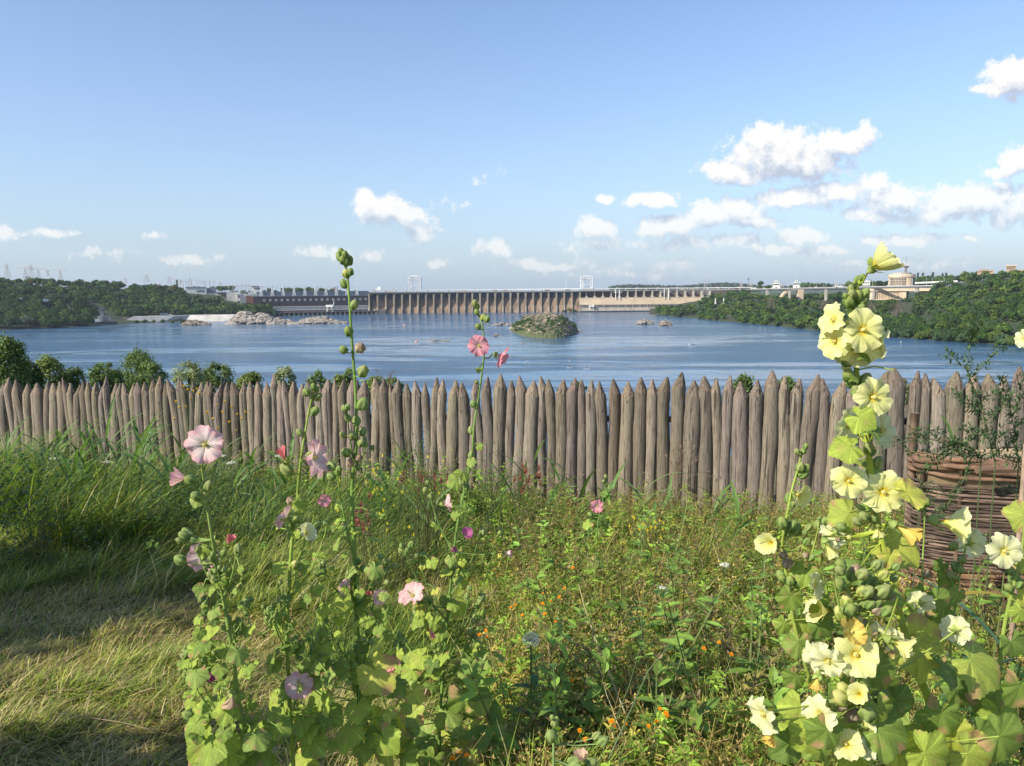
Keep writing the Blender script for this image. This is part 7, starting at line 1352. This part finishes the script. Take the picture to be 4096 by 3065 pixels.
for a in [(1308, 1030, 9), (1304, 1040, 9), (1310, 1045, 9), (1275, 1112, 12)]: h_.B(*a)
for a in [(1266, 1132, 30), (1290, 1128, 30, C, None, 'd'), (1306, 1135, 26, C, None, 'd'), (1280, 1180, 38), (1292, 1220, 34)]: h_.L(*a)
h_.done()
h_ = Holly('hollyhock', 'low hollyhock with only green seed capsules at the bottom right of centre', 2.0, [(1195, 1562), (1196, 1590), (1196, 1640)], .0045, 1210, col=(.2, .3, .1))
for a in [(1193, 1550, 14), (1202, 1555, 14), (1198, 1562, 20), (1191, 1590, 32), (1288, 1590, 20), (1302, 1602, 26), (1240, 1648, 34), (1275, 1650, 30)]: h_.B(*a)
h_.F(1256, 1642, 34, (-.2, -.3, .8), 'tan', .15); h_.done()
# ---------------------------------------------------------------- wattle basket
M_rod = solid('woven_rods', (.17, .125, .095), .9, .5, 14, (1, 1, 1), .004, (.06, .045, .035), bscale=60, attr=True); M_clay = solid('dry_clay', (.42, .31, .18), .95, .35, 8, (1, 1, 1), .01)
bc = np.array([3.05, 4.15]); BR = .78; ztop = float(V(2080, 1003, 3.76)[2]); zbot = float(gz(3.0, 4.2)) - .05; wb = root('wattle_basket', (bc[0], bc[1], float(gz(3.1, 4.45))), 'round wattle basket of woven brown rods filled with clay at the right edge', 'basket')
r = np.random.default_rng(1300); nst = 14; BY = .34
def rod(q, z, rad, t0, t1, par, col):
    ts = np.arange(t0, t1, .06); am = .012 + rad * .6; rr = BR + am * np.sin(ts * nst / 2 + par * math.pi); q.tube(np.stack([bc[0] + rr * np.cos(ts), bc[1] + BY * rr * np.sin(ts), z + .006 * np.sin(ts * 3 + par) + .008 * snoise(ts, ts * 0, 2, int(z * 1000) % 97)], 1), rad * (1 + .12 * np.sin(ts * 2.3 + z * 50)), 7, col)
z = ztop - .02
for i in range(5):
    q = MB(); rad = [.015, .019, .014, .017, .013][i]; rod(q, z, rad, -math.pi - .2 * i, .4, i, np.array((1.6, 1.25, 1.05)) * r.uniform(.8, 1.2)); q.build('rim_rod', M_rod, wb, True); z -= rad * 1.6
z -= .03; q = MB(); i = 0
while z > zbot:
    t_ = (ztop - z) / (ztop - zbot); rad = r.uniform(.005, .009) if t_ < .55 else r.uniform(.007, .013)
    a0 = -math.pi - r.uniform(0, 2.0)
    while a0 < .8:
        a1 = a0 + r.uniform(1.2, 2.6); rod(q, z + r.uniform(-.004, .004), rad * r.uniform(.8, 1.1), a0, min(a1, 1.0), i, np.array((1.0, .92, .88) if t_ < .55 else (1.1, .82, .62)) * r.uniform(.5, 1.6)); a0 = a1 - .1
    z -= rad * 1.75; i += 1
q.build('woven_wall', M_rod, wb, True); q = MB(); an = np.arange(40) * 2 * math.pi / 40
for zz in (zbot, ztop - .05): pass
q.tube([(bc[0], bc[1], zbot), (bc[0], bc[1], ztop - .06)], BR - .03, 40); q.v[-1][:, 1] = bc[1] + (q.v[-1][:, 1] - bc[1]) * BY * .96; q.build('clay_infill', M_clay, wb, True)
for k in range(nst):
    t = k * 2 * math.pi / nst + math.pi / nst; q = MB(); c = (bc[0] + BR * math.cos(t), bc[1] + BY * BR * math.sin(t)); hh = ztop + r.uniform(-.10, -.02) + (.26 if k == 6 else 0); q.tube([(c[0], c[1], zbot), (c[0], c[1], hh)], .013 if k != 6 else .024, 8, (2.2, 2.0, 1.8) if k == 6 else (1.1, .9, .8)); q.build('stake', M_rod, wb, True)
a = V(2209, 1060, 3.2); q = MB(); q.tube([(a[0], 3.2, float(gz(a[0], 3.2))), (a[0], 3.2, V(2209, 958, 3.2)[2])], .011, 9, (2.6, 2.5, 2.4)); tag(q.build('wooden_stake', M_rod), 'pale upright stake cut by the right edge beside the wattle basket', 'stake')
# log ends and rods on the rim
for (xa, ya, xb, yb, rd, Y, lb_) in [(2110, 1015, 2208, 1012, .022, 3.8, 'peeling pale log lying on the basket rim at the right edge'), (2032, 952, 2075, 958, .014, 4.9, 'short reddish rod lying behind the basket rim')]:
    q = MB(); q.tube([V(xa, ya, Y), V((xa + xb) / 2, (ya + yb) / 2 - 1, Y), V(xb, yb, Y)], rd, 8, (1.6, 1.3, 1.1)); tag(q.build('log', M_rod), lb_, 'log')
# scrambling green plants over the basket and tall mugwort
def scramble(name, label, paths, Y, seed, ls, col, dens=60, cat='weed', basepx=None, w_=.35):
    r = np.random.default_rng(seed); st0 = V(*paths[0][0], Y); bx = st0[0] if basepx is None else V(basepx, 1000, Y)[0]; g0 = float(gz(bx, Y)); rt = root(name, (bx, Y, g0), label, cat); q = MB(); q2 = MB()
    q.tube([(bx, Y, g0), ((bx + st0[0]) / 2, Y, (g0 + st0[2]) / 2), st0], [.004, .003, .003], 5, (.12, .16, .07))
    for pth in paths:
        pp = np.array([V(a, b, Y + r.uniform(-.05, .05)) for a, b in pth]); q.tube(pp, np.linspace(.0028, .001, len(pp)), 5, (.14, .18, .08)); L_ = np.linalg.norm(np.diff(pp, axis=0), axis=1).sum()
        for k in range(int(dens * L_ / .3)):
            t = r.uniform(0, len(pp) - 1.001); i = int(t); c = pp[i] * (1 - t + i) + pp[i + 1] * (t - i); d = r.normal(size=3) * [1, .7, .8] + [0, 0, .3]; c = c + nrm(d) * r.uniform(0, .02); leafq(q2, c, d, ls * r.uniform(.5, 1.3), ls * w_, np.array(col) * r.uniform(.6, 1.5), droop=.1)
    q.build('stem', M_leaf, rt); q2.build('foliage', M_leaf, rt)
scramble('mugwort', 'tall dark green mugwort rising above the fence near the right edge', [[(2150, 1000), (2130, 920), (2108, 850), (2088, 800), (2100, 720), (2114, 655)], [(2100, 815), (2140, 770), (2175, 735)], [(2095, 800), (2060, 775), (2040, 760)], [(2120, 880), (2085, 870), (2060, 850)], [(2130, 910), (2165, 880), (2190, 850)], [(2100, 740), (2125, 700)], [(2140, 950), (2100, 930), (2070, 925)], [(2098, 720), (2080, 690)], [(2118, 860), (2150, 850), (2185, 880)], [(2120, 890), (2098, 880), (2110, 850)]], 3.3, 1401, .028, (.07, .12, .05), 115, 'weed')
scramble('mugwort', 'feathery mugwort with drooping tips cut by the right edge', [[(2200, 1010), (2195, 940), (2180, 880), (2160, 810)], [(2190, 930), (2215, 900)], [(2188, 900), (2205, 860), (2200, 820)], [(2192, 950), (2165, 940), (2150, 950)]], 3.5, 1402, .03, (.08, .14, .05), 120, 'weed')
scramble('goosefoot', 'sprawling small-leaved green goosefoot draped over the top of the wattle basket', [[(2120, 985), (2060, 960), (2000, 948), (1940, 955), (1900, 965)], [(2120, 985), (2060, 985), (2000, 980), (1950, 975)], [(2100, 975), (2040, 940), (1985, 920)], [(2120, 985), (2170, 965), (2212, 970)], [(2060, 975), (2020, 1000), (1990, 1020)], [(2100, 985), (2080, 1040), (2040, 1100), (1995, 1130)], [(2150, 985), (2200, 1000)], [(2080, 960), (2120, 940), (2160, 930)], [(2000, 950), (1985, 935), (1968, 930)], [(2060, 970), (2090, 985), (2130, 995)], [(2070, 960), (2050, 965), (2030, 975)]], 3.35, 1403, .026, (.07, .12, .045), 120, 'weed', 2120)
scramble('goosefoot', 'small dark goosefoot hanging at the left side of the wattle basket', [[(1990, 1040), (2010, 1080), (2040, 1110)], [(1990, 1040), (1985, 1090), (2005, 1130)], [(1990, 1040), (2030, 1060), (2060, 1075)], [(2150, 1040), (2180, 1060), (2212, 1075)], [(1990, 1100), (1970, 1085)]], 3.45, 1404, .022, (.06, .11, .04), 80, 'weed', 1985)
# broad grass blades by the basket
for i, (x0, y0, L_, az, el, cl, lb_) in enumerate([(2060, 1500, .42, .4, .5, (.10, .18, .10), 'broad blue-green grass blade crossing the shaded basket foot'), (2130, 1480, .38, 2.6, .7, (.09, .17, .09), 'broad blue-green grass blade leaning left at the basket foot'), (2180, 1420, .45, 2.3, .9, (.12, .22, .12), 'long grass blade bending left in front of the basket'), (2040, 1290, .36, .1, .2, (.45, .36, .06), 'yellowing blade pointing right across the basket wall'), (2100, 1560, .35, 1.2, 1.0, (.08, .16, .08), 'upright broad blade near the right bottom corner'), (2010, 1560, .3, .5, .9, (.09, .17, .07), 'short broad blade between the yellow leaves and the basket'), (2190, 1620, .4, 2.0, .9, (.10, .19, .10), 'broad blade rising from the bottom right corner')]):
    q = MB(); longblade(q, V(x0, y0, 2.7), az, L_, .028, cl, el, .8, 9); tag(q.build('grass_blade', M_leaf, None, True), lb_, 'grass blade')
# ---------------------------------------------------------------- air
m, t, h, out = newmat('air'); pv = t.nodes.new('ShaderNodeVolumePrincipled'); pv.inputs['Color'].default_value = (.80, .88, 1.0, 1); pv.inputs['Density'].default_value = 5.5e-5; pv.inputs['Anisotropy'].default_value = .2
t.links.new(pv.outputs[0], out.inputs['Volume'])
q = MB(); q.box((0, 4500, 20), (19000, 10400, 200)); o = q.build('haze', m, origin=(0, 4500, 20)); tag(o, kind='stuff')
